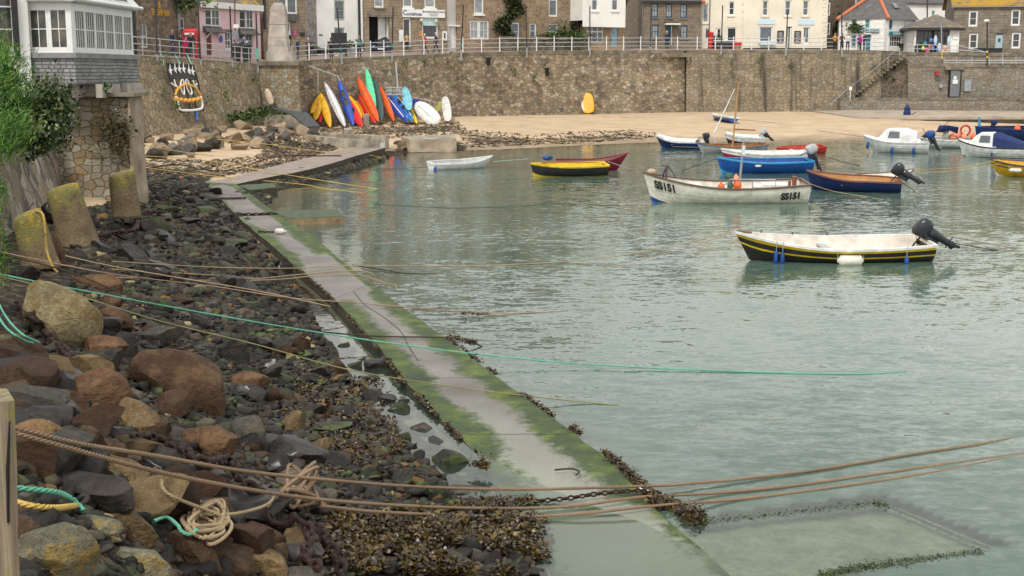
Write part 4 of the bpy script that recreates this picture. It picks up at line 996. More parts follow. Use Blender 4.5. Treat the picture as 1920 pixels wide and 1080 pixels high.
def panel(F_, u0, u1, z0, z1, holes, mat, parent, depth=.18, name='wall', extra=None):
    us = sorted(set([u0, u1]+[h[0] for h in holes]+[h[1] for h in holes])); zs = sorted(set([z0, z1]+[h[2] for h in holes]+[h[3] for h in holes]))
    us = [u for u in us if u0 <= u <= u1]; zs = [z for z in zs if z0 <= z <= z1]; m = MB()
    for i in range(len(us)-1):
        for j in range(len(zs)-1):
            cu, cz = (us[i]+us[i+1])/2, (zs[j]+zs[j+1])/2
            if any(h[0] < cu < h[1] and h[2] < cz < h[3] for h in holes): continue
            m.quad(F_.pt(us[i], zs[j]), F_.pt(us[i+1], zs[j]), F_.pt(us[i+1], zs[j+1]), F_.pt(us[i], zs[j+1]))
    for h in holes:
        a, b, c, d = max(h[0], u0), min(h[1], u1), max(h[2], z0), min(h[3], z1)
        p = [F_.pt(a, c), F_.pt(b, c), F_.pt(b, d), F_.pt(a, d)]; q = [F_.pt(a, c, -depth), F_.pt(b, c, -depth), F_.pt(b, d, -depth), F_.pt(a, d, -depth)]
        for i in range(4): m.quad(p[i], p[(i+1) % 4], q[(i+1) % 4], q[i])
    if extra: extra(m)
    return m.build(name, mat, parent)
def house(name, label, F_, ybase, ztop, holes_px, mat, depth=7, sidemat=None, u0=0, u1=None, roof=None, cat='building', zb=None):
    """holes_px: list of (x0,y0,x1,y1) pixel rectangles"""
    u1 = F_.L if u1 is None else u1
    zb = F_.uv((960), ybase)[1] if zb is None else zb
    o = thing(name, label, cat, F_.pt((u0+u1)/2, zb))
    hs_ = []
    for r in holes_px:
        a = F_.uv(r[0], r[3]); b = F_.uv(r[2], r[1]); hs_.append((a[0], b[0], a[1], b[1]))
    def ex(m):
        D = -depth
        m.quad(F_.pt(u0, zb, D), F_.pt(u0, zb), F_.pt(u0, ztop), F_.pt(u0, ztop, D)); m.quad(F_.pt(u1, zb), F_.pt(u1, zb, D), F_.pt(u1, ztop, D), F_.pt(u1, ztop))
        m.quad(F_.pt(u1, zb, D), F_.pt(u0, zb, D), F_.pt(u0, ztop, D), F_.pt(u1, ztop, D))
        m.quad(F_.pt(u0, ztop, 0), F_.pt(u1, ztop, 0), F_.pt(u1, ztop, D), F_.pt(u0, ztop, D))
    panel(F_, u0, u1, zb-.6, ztop, hs_, mat, o, extra=ex)
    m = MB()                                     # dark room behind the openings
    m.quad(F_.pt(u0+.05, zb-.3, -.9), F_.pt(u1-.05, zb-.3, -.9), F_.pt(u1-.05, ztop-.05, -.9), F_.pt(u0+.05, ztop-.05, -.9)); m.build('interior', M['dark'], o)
    if roof:
        rz, rmat, over = roof; m = MB(); hd = -depth/2
        e0, e1 = u0-over, u1+over
        for sgn in (0, 1):
            n0 = .25 if sgn == 0 else -depth-.25
            A = [F_.pt(e0, ztop-.02, n0), F_.pt(e1, ztop-.02, n0), F_.pt(e1, ztop+rz, hd), F_.pt(e0, ztop+rz, hd)]
            B = [p+Vector((0, 0, .14)) for p in A]
            m.add(A+B, [(0, 3, 2, 1), (4, 5, 6, 7), (0, 1, 5, 4), (1, 2, 6, 5), (2, 3, 7, 6), (3, 0, 4, 7)])
        m.build('roof', rmat, o)
        m = MB()
        for u in (u0, u1): m.add([F_.pt(u, ztop, 0), F_.pt(u, ztop, -depth), F_.pt(u, ztop+rz-.02, hd)], [(0, 1, 2)])
        m.build('gable', mat, o)
    return o
def win(F_, par, x0, y0, x1, y1, fm, gm, nv=1, nh=1, fw=.07, sill=None, name='window', inset=.06, bar=.03):
    a = F_.uv(x0, y1); b = F_.uv(x1, y0); u0, u1, z0, z1 = a[0], b[0], a[1], b[1]
    T = F_.T(); m = MB(); nf, nb = -inset, -inset-.07
    m.box(u0, u0+fw, nb, nf, z0, z1, T=T); m.box(u1-fw, u1, nb, nf, z0, z1, T=T); m.box(u0+fw, u1-fw, nb, nf, z1-fw, z1, T=T); m.box(u0+fw, u1-fw, nb, nf, z0, z0+fw*1.3, T=T)
    for i in range(1, nv+1): u = u0+(u1-u0)*i/(nv+1); m.box(u-bar/2, u+bar/2, nb+.01, nf-.01, z0+fw*1.3, z1-fw, T=T)
    for i in range(1, nh+1): z = z0+(z1-z0)*i/(nh+1); m.box(u0+fw, u1-fw, nb+.013, nf-.003, z-bar*.7, z+bar*.7, T=T)
    o = m.build(name, fm, par)
    m = MB(); n = -inset-.045; m.quad(F_.pt(u0+fw*.5, z0+fw*.5, n), F_.pt(u1-fw*.5, z0+fw*.5, n), F_.pt(u1-fw*.5, z1-fw*.5, n), F_.pt(u0+fw*.5, z1-fw*.5, n)); m.build('pane', gm, o)
    if sill is not None:
        m = MB(); m.box(u0-.12, u1+.12, -.05, .09, z0-.14, z0-.003, T=T); m.build('sill', sill, o)
    return o
def fbox(F_, par, name, mat, x0, y0, x1, y1, n0, n1):
    a = F_.uv(x0, y1); b = F_.uv(x1, y0); m = MB(); m.box(a[0], b[0], n0, n1, a[1], b[1], T=F_.T()); return m.build(name, mat, par)
def text(F_, par, s, px, py, h, mat, name='lettering', n=.05, align='CENTER', font_w=1.0, ext=.01):
    cu = bpy.data.curves.new('t', 'FONT'); cu.body = s; cu.size = 1; cu.align_x = align; cu.align_y = 'CENTER'; cu.extrude = ext; cu.resolution_u = 2; cu.offset = .012
    o = bpy.data.objects.new('t', cu); C.objects.link(o); dg = bpy.context.evaluated_depsgraph_get(); dg.update()
    me = bpy.data.meshes.new_from_object(o.evaluated_get(dg)); vs = [v.co.copy() for v in me.vertices]; fs = [tuple(p.vertices) for p in me.polygons]; bpy.data.objects.remove(o)
    u, z = F_.uv(px, py)
    m = MB(); m.add([F_.pt(u+v.x*h*font_w, z+v.y*h, n+v.z) for v in vs], fs); return m.build(name, mat, par, uv=False)
ZT = lambda F_, px, py: F_.uv(px, py)[1]
# --- inn
f = F(238, 88, 372, 97); H = house('inn', 'rubble stone inn with gilt wall lettering behind the left railing', f, 106, ZT(f, 300, -60), [(264, 46, 276, 89), (337, 34, 346, 72)], M['st_ship'], roof=(2.5, M['slate'], .2), zb=f.uv(300, 106)[1])
win(f, H, 264, 46, 276, 89, M['white'], M['glass_mid'], 1, 1); win(f, H, 337, 34, 346, 72, M['white'], M['glass'], 0, 1)
M['gold'] = paint('gilt', (.62, .34, .02), .4, .1, 5, 'pos', 0); 
text(f, H, 'THE SHIP INN', 298, 24, .62, M['gold'], n=.12, font_w=.62)
m = MB(); u, z = f.uv(296, 9); m.box(u-.05, u+.05, .05, .15, z-.2, z+.25, T=f.T()); m.box(u-.14, u+.14, .05, .15, z-.24, z-.2, T=f.T()); m.build('sign_emblem', M['gold'], H)
fbox(f, H, 'downpipe', M['grey_metal'], 333.5, 12, 335, 70, .02, .1)
fbox(f, H, 'lintel', M['st_grey'], 261, 36, 279, 45.5, .003, .05)
fbox(f, H, 'drainpipe', M['metal_dark'], 246.5, 0, 249.5, 104, .02, .14)
# creeper on inn gable top
p0 = f.pt(*f.uv(330, 4), .25)
V, FF = leaves([p0+Vector((random.gauss(0, 1.1), random.gauss(0, .2), random.gauss(0, .45))) for _ in range(700)], .16, 77, .8)
M['leaf'] = weedmat('green_leaf', [(0, (.02, .04, .01)), (.5, (.045, .085, .015)), (1, (.09, .14, .025))], .5)
o = mkobj('wall_plant', V, FF, M['leaf'], uv=False); tag(o, 'clump of creeper growing on the inn wall above the gilt letters', 'plant')
# --- pink house
f = F(368, 97, 489, 104); Hh = f; zt = ZT(f, 430, 15)
ws = [(384.5, 17.5, 411, 49), (449, 20, 474, 53), (388, 60, 396, 105), (423, 60, 433, 92), (449, 62, 474, 92)]
H = house('pink_house', 'pink rendered cottage with yellow lichen on its slate roof', f, 106, zt, ws, M['pink'], depth=7, roof=(3.2, M['slate_lich'], .15), zb=f.uv(430, 109)[1])
for (x0, y0, x1, y1) in ((384.5, 17.5, 396, 48), (397, 18, 411, 49), (449, 20, 460, 53), (462, 20, 474, 53)):
    win(f, H, x0, y0, x1, y1, M['white'], M['glass'] if x0 in (384.5, 449) else M['glass_mid'], 0 if x0 in (384.5, 449) else 1, 1, inset=.0)
win(f, H, 423, 60, 433, 92, M['white'], M['glass_mid'], 1, 1, sill=M['white']); win(f, H, 449, 62, 460, 92, M['white'], M['glass'], 0, 0); win(f, H, 462, 62, 474, 92, M['white'], M['glass_mid'], 1, 1)
fbox(f, H, 'door', paint('brown_door', (.16, .05, .03), .5), 388.5, 62, 395.5, 105, -.12, -.06)
for x0, x1, y in ((381, 413, 50), (447, 477, 54)):
    a = f.uv(x0, y+9); b = f.uv(x1, y); m = MB(); T = f.T()
    m.add([T(a[0], 0, b[1]), T(b[0], 0, b[1]), T(b[0]+.1, .5, a[1]), T(a[0]-.1, .5, a[1]), T(a[0]-.1, .5, a[1]-.08), T(b[0]+.1, .5, a[1]-.08), T(b[0], 0, a[1]-.08), T(a[0], 0, a[1]-.08)], [(0, 1, 2, 3), (3, 2, 5, 4), (0, 3, 4, 7), (1, 6, 5, 2), (4, 5, 6, 7)])
    m.build('porch_hood', M['slate'], H)
for xx in (385, 408):
    pts = [f.pt(*f.uv(xx+(2.0 if xx < 400 else -2.0)*0, 72), .05), f.pt(*f.uv(xx+(1 if xx < 400 else -1)*1.5, 65), .25), f.pt(*f.uv(xx+(1 if xx < 400 else -1)*4, 60), .45)]
    m = MB(); m.tube(smoothpath(pts, 4), .06, 5); m.build('bracket', M['white'], H)
fbox(f, H, 'gutter', M['white'], 370, 10.5, 488, 13.5, .2, .34); fbox(f, H, 'lintel', M['st_grey'], 421, 55.5, 435, 59.5, .003, .04)
m = MB(); u, z = f.uv(413.5, 73); m.loft([[f.pt(u+.22*math.cos(t), z+.26*math.sin(t), n) for t in np.linspace(0, 6.28, 13)[:-1]] for n in (.01, .05)]); m.build('wall_plaque', paint('blue_plaque', (.05, .1, .4), .4), H)
fs = F(345, 96.2, 369, 96.9); H2 = house('stone_annexe', 'narrow stone bay between the inn and the pink house', fs, 106, zt+.1, [], M['st_dark'], zb=fs.uv(360, 108)[1], depth=6.5)
# --- grey granite house behind obelisk
f = F(494, 105, 574, 108.5)
H = house('granite_house', 'granite house with white sash windows behind the obelisk', f, 106, ZT(f, 530, -70), [(522, -30, 555, 25.5), (530, 41, 545, 82)], M['st_ashlar'], roof=(3, M['slate'], .2), zb=f.uv(530, 108)[1])
win(f, H, 522, -30, 537, 25.5, M['white'], M['glass_mid'], 0, 1, .1); win(f, H, 538, -30, 555, 25.5, M['white'], M['glass_mid'], 0, 1, .1, inset=.0); win(f, H, 530, 41, 545, 82, M['white'], M['glass_mid'], 0, 1, .12)
fbox(f, H, 'window_hood', M['slate'], 533, 27, 555, 39, .0, .35)
fbox(f, H, 'notice_board', M['metal_dark'], 563, 61, 571, 68, .01, .05); 
fbox(f, H, 'pink_sign', paint('magenta_sign', (.6, .06, .3), .5), 547.5, 57, 552.5, 66, .2, .24)
fbox(f, H, 'drainpipe', M['metal_dark'], 494, -10, 496, 55, .02, .12)
fs = F(574, 108.5, 595.5, 110.5); house('roughcast_gable', 'tall narrow wall of grey roughcast left of the white house', fs, 104, ZT(fs, 580, -70), [], M['roughcast'], depth=4, zb=fs.uv(585, 106)[1])
# --- white house with sage windows
f = F(595, 110.4, 673, 113.5)
H = house('white_house', 'plain white rendered house with two tall sage green windows', f, 104, ZT(f, 630, -60), [(627.5, 1, 646, 38.5), (627.5, 52, 646, 86)], M['whiterender'], roof=(3, M['slate'], .2), zb=f.uv(630, 104)[1])
win(f, H, 627.5, 1, 646, 38.5, M['sageframe'], M['glass_mid'], 0, 1, .14); win(f, H, 627.5, 52, 646, 86, M['sageframe'], M['glass_mid'], 0, 0, .14)
fbox(f, H, 'name_plate', M['metal_dark'], 597.5, 64.5, 604.5, 66.5, .01, .03)
pt_ = thing('planter', 'dark planters with shrubs in front of the white house', 'planter', f.pt(3, f.uv(640, 101)[1], 1))
for x0, x1, y0, y1 in ((585, 598, 91, 101), (606, 624, 93, 99), (628, 658, 92, 99)): fbox(f, pt_, 'trough', M['metal_dark'] if x0 < 600 else M['grey_metal'], x0, y0, x1, y1, .7, 1.3)
for xx in (611, 632, 640, 655, 663, 575):
    c = f.pt(*f.uv(xx, 89), 1.0); V, FF = leaves([c+Vector((random.gauss(0, .18), random.gauss(0, .15), random.gauss(0, .22))) for _ in range(60)], .16, xx, .8); mkobj('shrub', V, FF, M['leaf'], parent=pt_, uv=False)
# --- garage house
f = F(673, 113.5, 756, 116)
H = house('garage_house', 'granite house with open garage entrance', f, 102, ZT(f, 710, -60), [(693, 31.5, 730, 101), (701.5, -30, 719, 14)], M['st_ashlar'], zb=f.uv(710, 101)[1], roof=(3, M['slate'], .2))
win(f, H, 701.5, -30, 719, 14, M['white'], M['glass_pale'], 0, 1, .12, sill=M['st_grey'])
fbox(f, H, 'lintel', M['st_grey'], 689, 24, 736, 31, .004, .07)
m = MB(); a = f.uv(693, 101); b = f.uv(730, 31.5); 
m.quad(f.pt(b[0], a[1], -.2), f.pt(b[0], a[1], -.85), f.pt(b[0], b[1], -.85), f.pt(b[0], b[1], -.2)); m.build('garage_reveal', M['whiterender'], H)
fbox(f, H, 'inner_wall', M['whiterender'], 717, 31.5, 729, 90, -.8, -.7)
for x in (672.5, 676.5): fbox(f, H, 'downpipe', M['metal_dark'] if x < 675 else M['white'], x, -5, x+1.6, 96, .02, .12)
# --- shop
f = F(756, 116, 839, 118)
H = house('newsagent_shop', 'stone newsagent shop with white name board', f, 99, ZT(f, 800, -60), [(755.5, 34, 770, 88), (791.5, 34, 821, 72), (755.5, -30, 773, 14), (796, -30, 816, 15)], M['st_ashlar'], zb=f.uv(800, 98)[1], roof=(3, M['slate'], .2))
win(f, H, 755.5, 34, 770, 88, M['white'], M['glass'], 0, 0, .12, name='door'); win(f, H, 791.5, 34, 821, 72, M['white'], M['glass'], 0, 0, .12)
win(f, H, 755.5, -30, 773, 14, M['white'], M['glass_pale'], 0, 1, .12, sill=M['white']); win(f, H, 796, -30, 816, 15, M['white'], M['glass_pale'], 0, 1, .12, sill=M['white'])
fbox(f, H, 'blind', paint('pale_blue_blind', (.46, .6, .6), .6), 792.5, 35, 820, 48, -.05, -.02)
b_ = fbox(f, H, 'sign_board', M['white'], 754, 19, 833, 32, .03, .14)
k = N('navy_ink'); k.col((.02, .04, .2)); M['navy'] = k.m; k = N('black_ink'); k.col((.03, .03, .03)); M['ink'] = k.m
text(f, b_, 'C', 758, 24, .62, M['navy'], n=.15, font_w=.9); text(f, b_, 'ornishman', 776, 26.5, .42, M['navy'], n=.15, font_w=.82)
text(f, b_, 'Mousehole News & Stores', 812, 22.3, .2, M['ink'], n=.15); 
m = MB()
for x0, x1, yy in ((803, 821, 26.3), (805, 819, 29.6)): 
    for q in np.arange(x0, x1, 2.1): a = f.uv(q, yy+.55); b = f.uv(q+1.5, yy-.55); m.box(a[0], b[0], .141, .15, a[1], b[1], T=f.T())
m.build('small_print', M['ink'], b_)
fbox(f, H, 'notice', M['white'], 748, 56, 756, 78, .02, .06); fbox(f, H, 'vending_box', M['white'], 828, 59, 835.5, 76, .05, .3); fbox(f, H, 'box_slot', M['dark'], 830, 62, 832.5, 72, .301, .32)
fbox(f, H, 'poster', paint('orange_poster', (.6, .25, .05), .5), 786, 58, 791, 68, .02, .05)
for xx in (788.5, 816):
    m = MB(); u, z = f.uv(xx, 38.5 if xx < 800 else 40); m.ball(f.pt(u, z, .2), .17, 8, 6); m.build('round_lamp', paint('cream_lamp', (.6, .55, .35), .4), H)
# gap wall and white door
f = F(839, 118, 857, 118.8); H = house('side_door_wall', 'grey rendered passage wall with a white door', f, 98, ZT(f, 850, -50), [(846, 48, 860, 91)], M['greyrender'], zb=f.uv(850, 97)[1], depth=5)
fbox(f, H, 'door', M['white'], 846, 50, 857, 91, -.1, -.04); fbox(f, H, 'door_hood', M['white'], 841, 47, 859, 49.5, .02, .3)
# --- rubble cottages
f = F(857, 118.6, 968, 122)
H = house('rubble_cottage', 'multicoloured rubble cottage with a white double window', f, 97, ZT(f, 900, -60), [(889, -30, 906.5, 26.5), (881, 39, 916.5, 74)], M['st_rub'], zb=f.uv(900, 96)[1], roof=(3, M['slate'], .2))
win(f, H, 889, -30, 906.5, 26.5, M['white'], M['glass_pale'], 0, 1, .12, sill=M['white']); win(f, H, 881, 39, 898, 74, M['white'], M['glass_pale'], 1, 1, .12); win(f, H, 899, 39, 916.5, 74, M['white'], M['glass_pale'], 1, 1, .12)
f = F(968, 122, 1069, 125.5)
H = house('rubble_cottage', 'rubble cottage with small separate white windows behind the shrubs', f, 93, ZT(f, 1020, -60), [(957+14, 43, 974, 72), (993, 44, 1005.5, 72), (1029, -30, 1045.5, 31), (1029.5, 44.5, 1045.5, 74)], M['st_rub'], zb=f.uv(1020, 92)[1], roof=(3, M['slate'], .2))
win(f, H, 993, 44, 1005.5, 72, M['white'], M['glass_mid'], 0, 1, .12); win(f, H, 1029, -30, 1045.5, 31, M['white'], M['glass_mid'], 0, 1, .12); win(f, H, 1029.5, 44.5, 1045.5, 74, M['white'], M['glass_mid'], 0, 1, .12)
fw_ = F(857, 118.6, 968, 122); H3 = [o for o in bpy.data.objects if o.name.startswith('rubble_cottage')][0]
win(fw_, H3, 957.5, 43, 972, 76, M['white'], M['glass_mid'], 0, 1, .12, inset=-.1)
win(fw_, H3, 958, -20, 972, 28, M['white'], M['glass'], 0, 1, .12, inset=-.1)
# ivy between the cottages
iv = thing('climbing_ivy', 'tall dark ivy climbing between the two rubble cottages', 'ivy', fw_.pt(*fw_.uv(955, 76), .2))
pts = []
for _ in range(2600):
    y = random.uniform(-20, 76); cx = 952+6*math.sin(y*.09)+(6 if y < 30 else 0)-(8 if 34 < y < 62 else 0); wd = 9 if y < 60 else 5
    pts.append(fw_.pt(*fw_.uv(cx+random.gauss(0, wd*.75), y), .25+abs(random.gauss(0, .22))))
V, FF = leaves(pts, .17, 88, .9); M['ivy'] = weedmat('ivy_leaf', [(0, (.015, .025, .008)), (.6, (.035, .055, .015)), (1, (.07, .085, .03))], .45); mkobj('foliage', V, FF, M['ivy'], parent=iv, uv=False)
m = MB(); m.tube([fw_.pt(*fw_.uv(953, 77), .15), fw_.pt(*fw_.uv(955, 55), .2), fw_.pt(*fw_.uv(950, 30), .2), fw_.pt(*fw_.uv(955, -10), .2)], [.12, .1, .08, .05], 6); m.build('stem', paint('ivy_bark', (.1, .07, .045), .9), iv)
# garden wall with shrubs
fg = F(940, 118.8, 1106, 124)
gwm = rubble('garden_wall', [(.17, .15, .12), (.25, .22, .18), (.12, .09, .06), (.1, .12, .05)], (.1, .09, .07), 3, .07, 1.5, .1)
G = thing('garden_wall', 'low garden wall in front of the rubble cottages', 'wall', fg.pt(3, fg.uv(1000, 91)[1])); fbox(fg, G, 'masonry', gwm, 942, 73, 1104, 95, -.3, 0)
fbox(fg, G, 'coping', M['st_grey'], 941, 71, 1105, 72.9, -.36, .05)
for i, (xx, yy, sx, sy, lab) in enumerate([(1060, 66, .55, .5, 'round dark green bush on the garden wall'), (1083, 69, .6, .25, 'low bright green bush beside the round bush'), (1035, 71, .4, .15, 'small low bush under the cottage window')]):
    c = fg.pt(*fg.uv(xx, yy), -.3); V, FF = leaves([c+Vector((random.gauss(0, sx), random.gauss(0, .3), random.gauss(0, sy))) for _ in range(500)], .15, 700+i, .8); o = mkobj('bush', V, FF, M['leaf'], uv=False); tag(o, lab, 'bush')
# --- white jettied house
f = F(1092, 123.6, 1172, 126); fl = f
H = house('white_jettied_house', 'white house with jettied upper floor over a stone ground floor and light blue door', f, 92, ZT(f, 1120, -50), [(1109.5, -20, 1121.5, 20), (1147, -20, 1159.5, 20)], M['whiterender'], zb=ZT(f, 1120, 38.5), roof=(3, M['slate'], .2), depth=8)
for x0, x1 in ((1109.5, 1121.5), (1147, 1159.5)): win(f, H, x0, -20, x1, 20, M['white'], M['glass_mid'], 0, 1, .1, sill=M['white'])
fo = F(1094, 124.6, 1171, 127)
a0 = fo.uv(1086, 92)
hs2 = []
for r in ((1100, 38.5, 1131.5, 80), (1145, 39.5, 1159, 86)):
    a = fo.uv(r[0], r[3]); b = fo.uv(r[2], r[1]); hs2.append((a[0], b[0], a[1], b[1]))
panel(fo, 0, fo.L, fo.uv(1120, 93)[1]-.2, ZT(fo, 1120, 37), hs2, M['st_rub'] if 0 else ashlar('tan_stone', (.38, .27, .15), (.42, .31, .19), (.25, .19, .13), .5, .25), H, name='ground_floor_wall')
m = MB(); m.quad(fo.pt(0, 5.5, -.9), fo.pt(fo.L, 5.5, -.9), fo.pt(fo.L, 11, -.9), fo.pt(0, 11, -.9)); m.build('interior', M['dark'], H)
win(fo, H, 1100, 38.5, 1131.5, 80, M['white'], M['glass_mid'], 2, 1, .1, bar=.1)
fbox(fo, H, 'door', M['ltblue'], 1145, 40, 1159, 86, -.14, -.08); fbox(fo, H, 'door_pane', M['glass_pale'], 1146, 42, 1153, 62, -.079, -.06)
m = MB(); g1 = Q(1067, 38, 127.5); g2 = f.pt(0, ZT(f, 1120, 38.5)); zt2 = ZT(f, 1120, -50)
m.quad((g1.x, g1.y, g2.z), (g2.x-.003, g2.y, g2.z), (g2.x-.003, g2.y, zt2), (g1.x, g1.y, zt2)); m.build('side_wall', M['whiterender'], H)
m = MB(); g2 = fo.pt(0, 6); m.quad((g1.x, g1.y+.6, 6.6), (g2.x, g2.y, 6.6), (g2.x, g2.y, ZT(fo, 1120, 37)), (g1.x, g1.y+.6, ZT(fo, 1120, 37))); m.build('side_ground_wall', M['st_ashlar'], H)
# --- brown stone house with teal windows
f = F(1205, 131.5, 1313, 132.5); zt = ZT(f, 1260, 5.5)
WN = [(1221.5, 6.5, 1234, 32.5), (1248.5, 7.5, 1260.5, 33), (1275.5, 8, 1288.5, 34), (1222, 46.5, 1235, 71.5), (1275.5, 47.5, 1289, 72.5), (1249, 48, 1260, 84)]
H = house('brown_house', 'brown stone house with dark teal windows and slate roof', f, 91, zt, WN, M['st_ashlar2'], roof=(2.6, M['slate'], .25), zb=f.uv(1260, 91)[1])
for r in WN[:5]: win(f, H, *r, M['tealdark'], M['glass_pale'], 1, 1, .1, sill=M['st_grey'])
fbox(f, H, 'door', M['tealdark'], 1249.5, 48.5, 1258, 84, -.12, -.06); fbox(f, H, 'door_frame', M['white'], 1258, 48, 1260, 84, -.12, -.03)
fbox(f, H, 'door_canopy', M['white'], 1245, 44.2, 1272, 46.8, .02, .8); fbox(f, H, 'canopy_slate', M['slate'], 1245, 40.5, 1270, 44, .02, .5)
fbox(f, H, 'gutter', M['metal_dark'], 1203, 2, 1314, 5.5, .1, .3); fbox(f, H, 'drainpipe', M['grey_metal'], 1203.2, 5, 1205, 91, .02, .14)
m = MB(); s0_ = Q(1173, 20, 139); 
m.quad((s0_.x, s0_.y, 6), tuple(f.pt(-.05, 6)), tuple(f.pt(-.05, zt)), (s0_.x, s0_.y, zt)); m.build('side_wall', M['st_dark'], H)
p_ = f.pt(f.L+.2, zt+.05, .3); q_ = f.pt(f.L+.2, zt+2.7, -3.5); m = MB(); m.tube([p_, q_], .16, 6); m.build('ridge_tile', M['terracotta'], H)
# --- cream building
f = F(1312, 133.4, 1331, 133.2); f1 = f
H = house('cream_annexe', 'narrow cream wall strip beside the drainpipe with a tall curtained window', f, 91, ZT(f, 1320, -60), [(1317.5, 7, 1329, 43), (1321, 53, 1330.5, 90)], M['cream'], zb=f.uv(1320, 91)[1])
win(f, H, 1317.5, 7, 1329, 43, M['white'], M['glass_pale'], 0, 1, .1, sill=M['cream']); fbox(f, H, 'door', M['white'], 1321, 53, 1330.5, 90, -.12, -.06); fbox(f, H, 'door_pane', M['glass'], 1323, 55, 1329, 70, -.059, -.04)
f = F(1331, 133, 1392, 131.2)
H = house('cream_shop', 'left wing of the cream building with a dark shop window', f, 91, ZT(f, 1360, -60), [(1365.5, 2.5, 1377, 29), (1362, 51, 1380.5, 79), (1341, 53, 1351.5, 88)], M['cream'], zb=f.uv(1360, 91)[1])
win(f, H, 1365.5, 2.5, 1377, 29, M['white'], M['glass'], 0, 1, .1, sill=M['cream']); win(f, H, 1362, 51, 1380.5, 79, M['white'], M['glass'], 0, 0, .1)
fbox(f, H, 'door', M['white'], 1341, 53, 1351.5, 88, -.12, -.06); fbox(f, H, 'door_pane', M['glass'], 1345, 55, 1350, 70, -.059, -.04)
fbox(f, H, 'drainpipe', M['metal_dark'], 1330, -8, 1331.8, 80, .04, .16)
f = F(1392, 131.2, 1550, 132)
WN = [(1429, 1, 1441, 30), (1471, 1, 1483.5, 30), (1504.5, 1, 1517, 30), (1423.5, 50, 1448.5, 79), (1475, 50, 1485, 93), (1505, 51, 1518, 82)]
H = house('cream_building', 'large cream building with quoins and two light blue sign boards', f, 92, ZT(f, 1460, -60), WN, M['cream'], zb=f.uv(1460, 92)[1], depth=9)
for r in WN[:3]: win(f, H, *r, M['white'], M['glass_mid'], 0, 1, .1, sill=M['cream'])
win(f, H, *WN[3], M['white'], M['glass_mid'], 0, 0, .1, sill=M['cream']); win(f, H, *WN[5], M['white'], M['glass_mid'], 1, 0, .1)
fbox(f, H, 'door', M['sageframe'], 1476, 52, 1480, 92, -.16, -.1); fbox(f, H, 'door_leaf', M['white'], 1480.5, 52, 1484.5, 92, -.16, -.08)
M['palesign'] = paint('pale_blue_sign', (.52, .68, .76), .6, .05)
for r in ((1421, 36, 1452.5, 45.5), (1496.5, 37, 1527, 46.5)): fbox(f, H, 'blue_sign', M['palesign'], *r, .02, .07)
M['chalk'] = paint('blackboard', (.03, .03, .032), .7, .3, 9, 'pos', 0)
for i, r in enumerate(((1456.5, 57.5, 1469.5, 80), (1488.5, 58, 1501.5, 80.5))):
    b_ = fbox(f, H, 'menu_board', M['chalk'], *r, .05, .09)
    m = MB()
    for j in range(9):
        y = r[1]+3+j*2.1; a = f.uv(r[0]+2+random.random()*2, y+.8); b = f.uv(r[2]-1.5-random.random()*3, y); m.box(a[0], b[0], .091, .095, (a[1]+b[1])/2-.015, (a[1]+b[1])/2+.015, T=f.T())
    m.build('chalk_writing', M['white'], b_)
for x0, x1 in ((1388, 1394), (1542, 1550)):
    m = MB()
    for i in range(16):
        y = -20+i*7; w = 2.5 if i % 2 else 0
        a = f.uv(x0+(w if x0 > 1500 else 0), y+6); b = f.uv(x1-(w if x0 < 1500 else 0), y); m.box(max(a[0], .0), b[0], .003, .05, a[1], b[1], T=f.T())
    m.build('quoins', M['cream'], H)
fbox(f, H, 'plinth', M['metal_dark'], 1393, 90.2, 1549, 94, .02, .08)
for r in WN[:3]+[WN[3], WN[5]]:
    m = MB(); a = f.uv(r[0]-2.5, r[3]+2); b = f.uv(r[2]+2.5, r[1]-2.5); T = f.T(); c_ = f.uv(r[0], r[3]); d_ = f.uv(r[2], r[1])
    m.box(a[0], c_[0]-.02, .003, .05, c_[1], b[1], T=T); m.box(d_[0]+.02, b[0], .003, .05, c_[1], b[1], T=T); m.box(c_[0]-.02, d_[0]+.02, .003, .05, d_[1]+.01, b[1], T=T); m.build('window_surround', M['cream'], H)
for xx in (1431, 1446):
    fbox(f, H, 'tablecloth_display', M['palesign'], xx-7, 78, xx+6, 84, .1, .5)
# --- dark house behind and chimney
f = F(1549, 139, 1600, 141)
H = house('dark_stone_house', 'dark stone house set back between the cream building and the slate-roofed white shop', f, 91, ZT(f, 1570, -40), [(1549.5, 5, 1556.5, 29), (1549.5, 43, 1556.5, 66)], M['st_dark'], zb=f.uv(1570, 92)[1])
for y0, y1 in ((5, 29), (43, 66)): win(f, H, 1549.5, y0, 1556.5, y1, M['white'], M['glass'], 0, 1, .12, inset=-.03)
c = f.pt(*f.uv(1570, 60), .6); V, FF = leaves([c+Vector((random.gauss(0, .45), random.gauss(0, .25), random.gauss(0, .7))) for _ in range(500)], .16, 781, .8); o = mkobj('bush', V, FF, M['leaf'], uv=False); tag(o, 'tall leafy bush between the cream building and the white shop', 'bush')
m = MB(); a = Q(1590, 30, 142); b = Q(1607, -20, 142); m.box(a.x, b.x, 142, 143.2, a.z-3, b.z); m.box(a.x-.1, b.x+.1, 141.9, 143.3, b.z, b.z+.2); o = m.build('chimney_stack', M['whiterender']); tag(o, 'white chimney block rising behind the hipped slate roof', 'chimney')
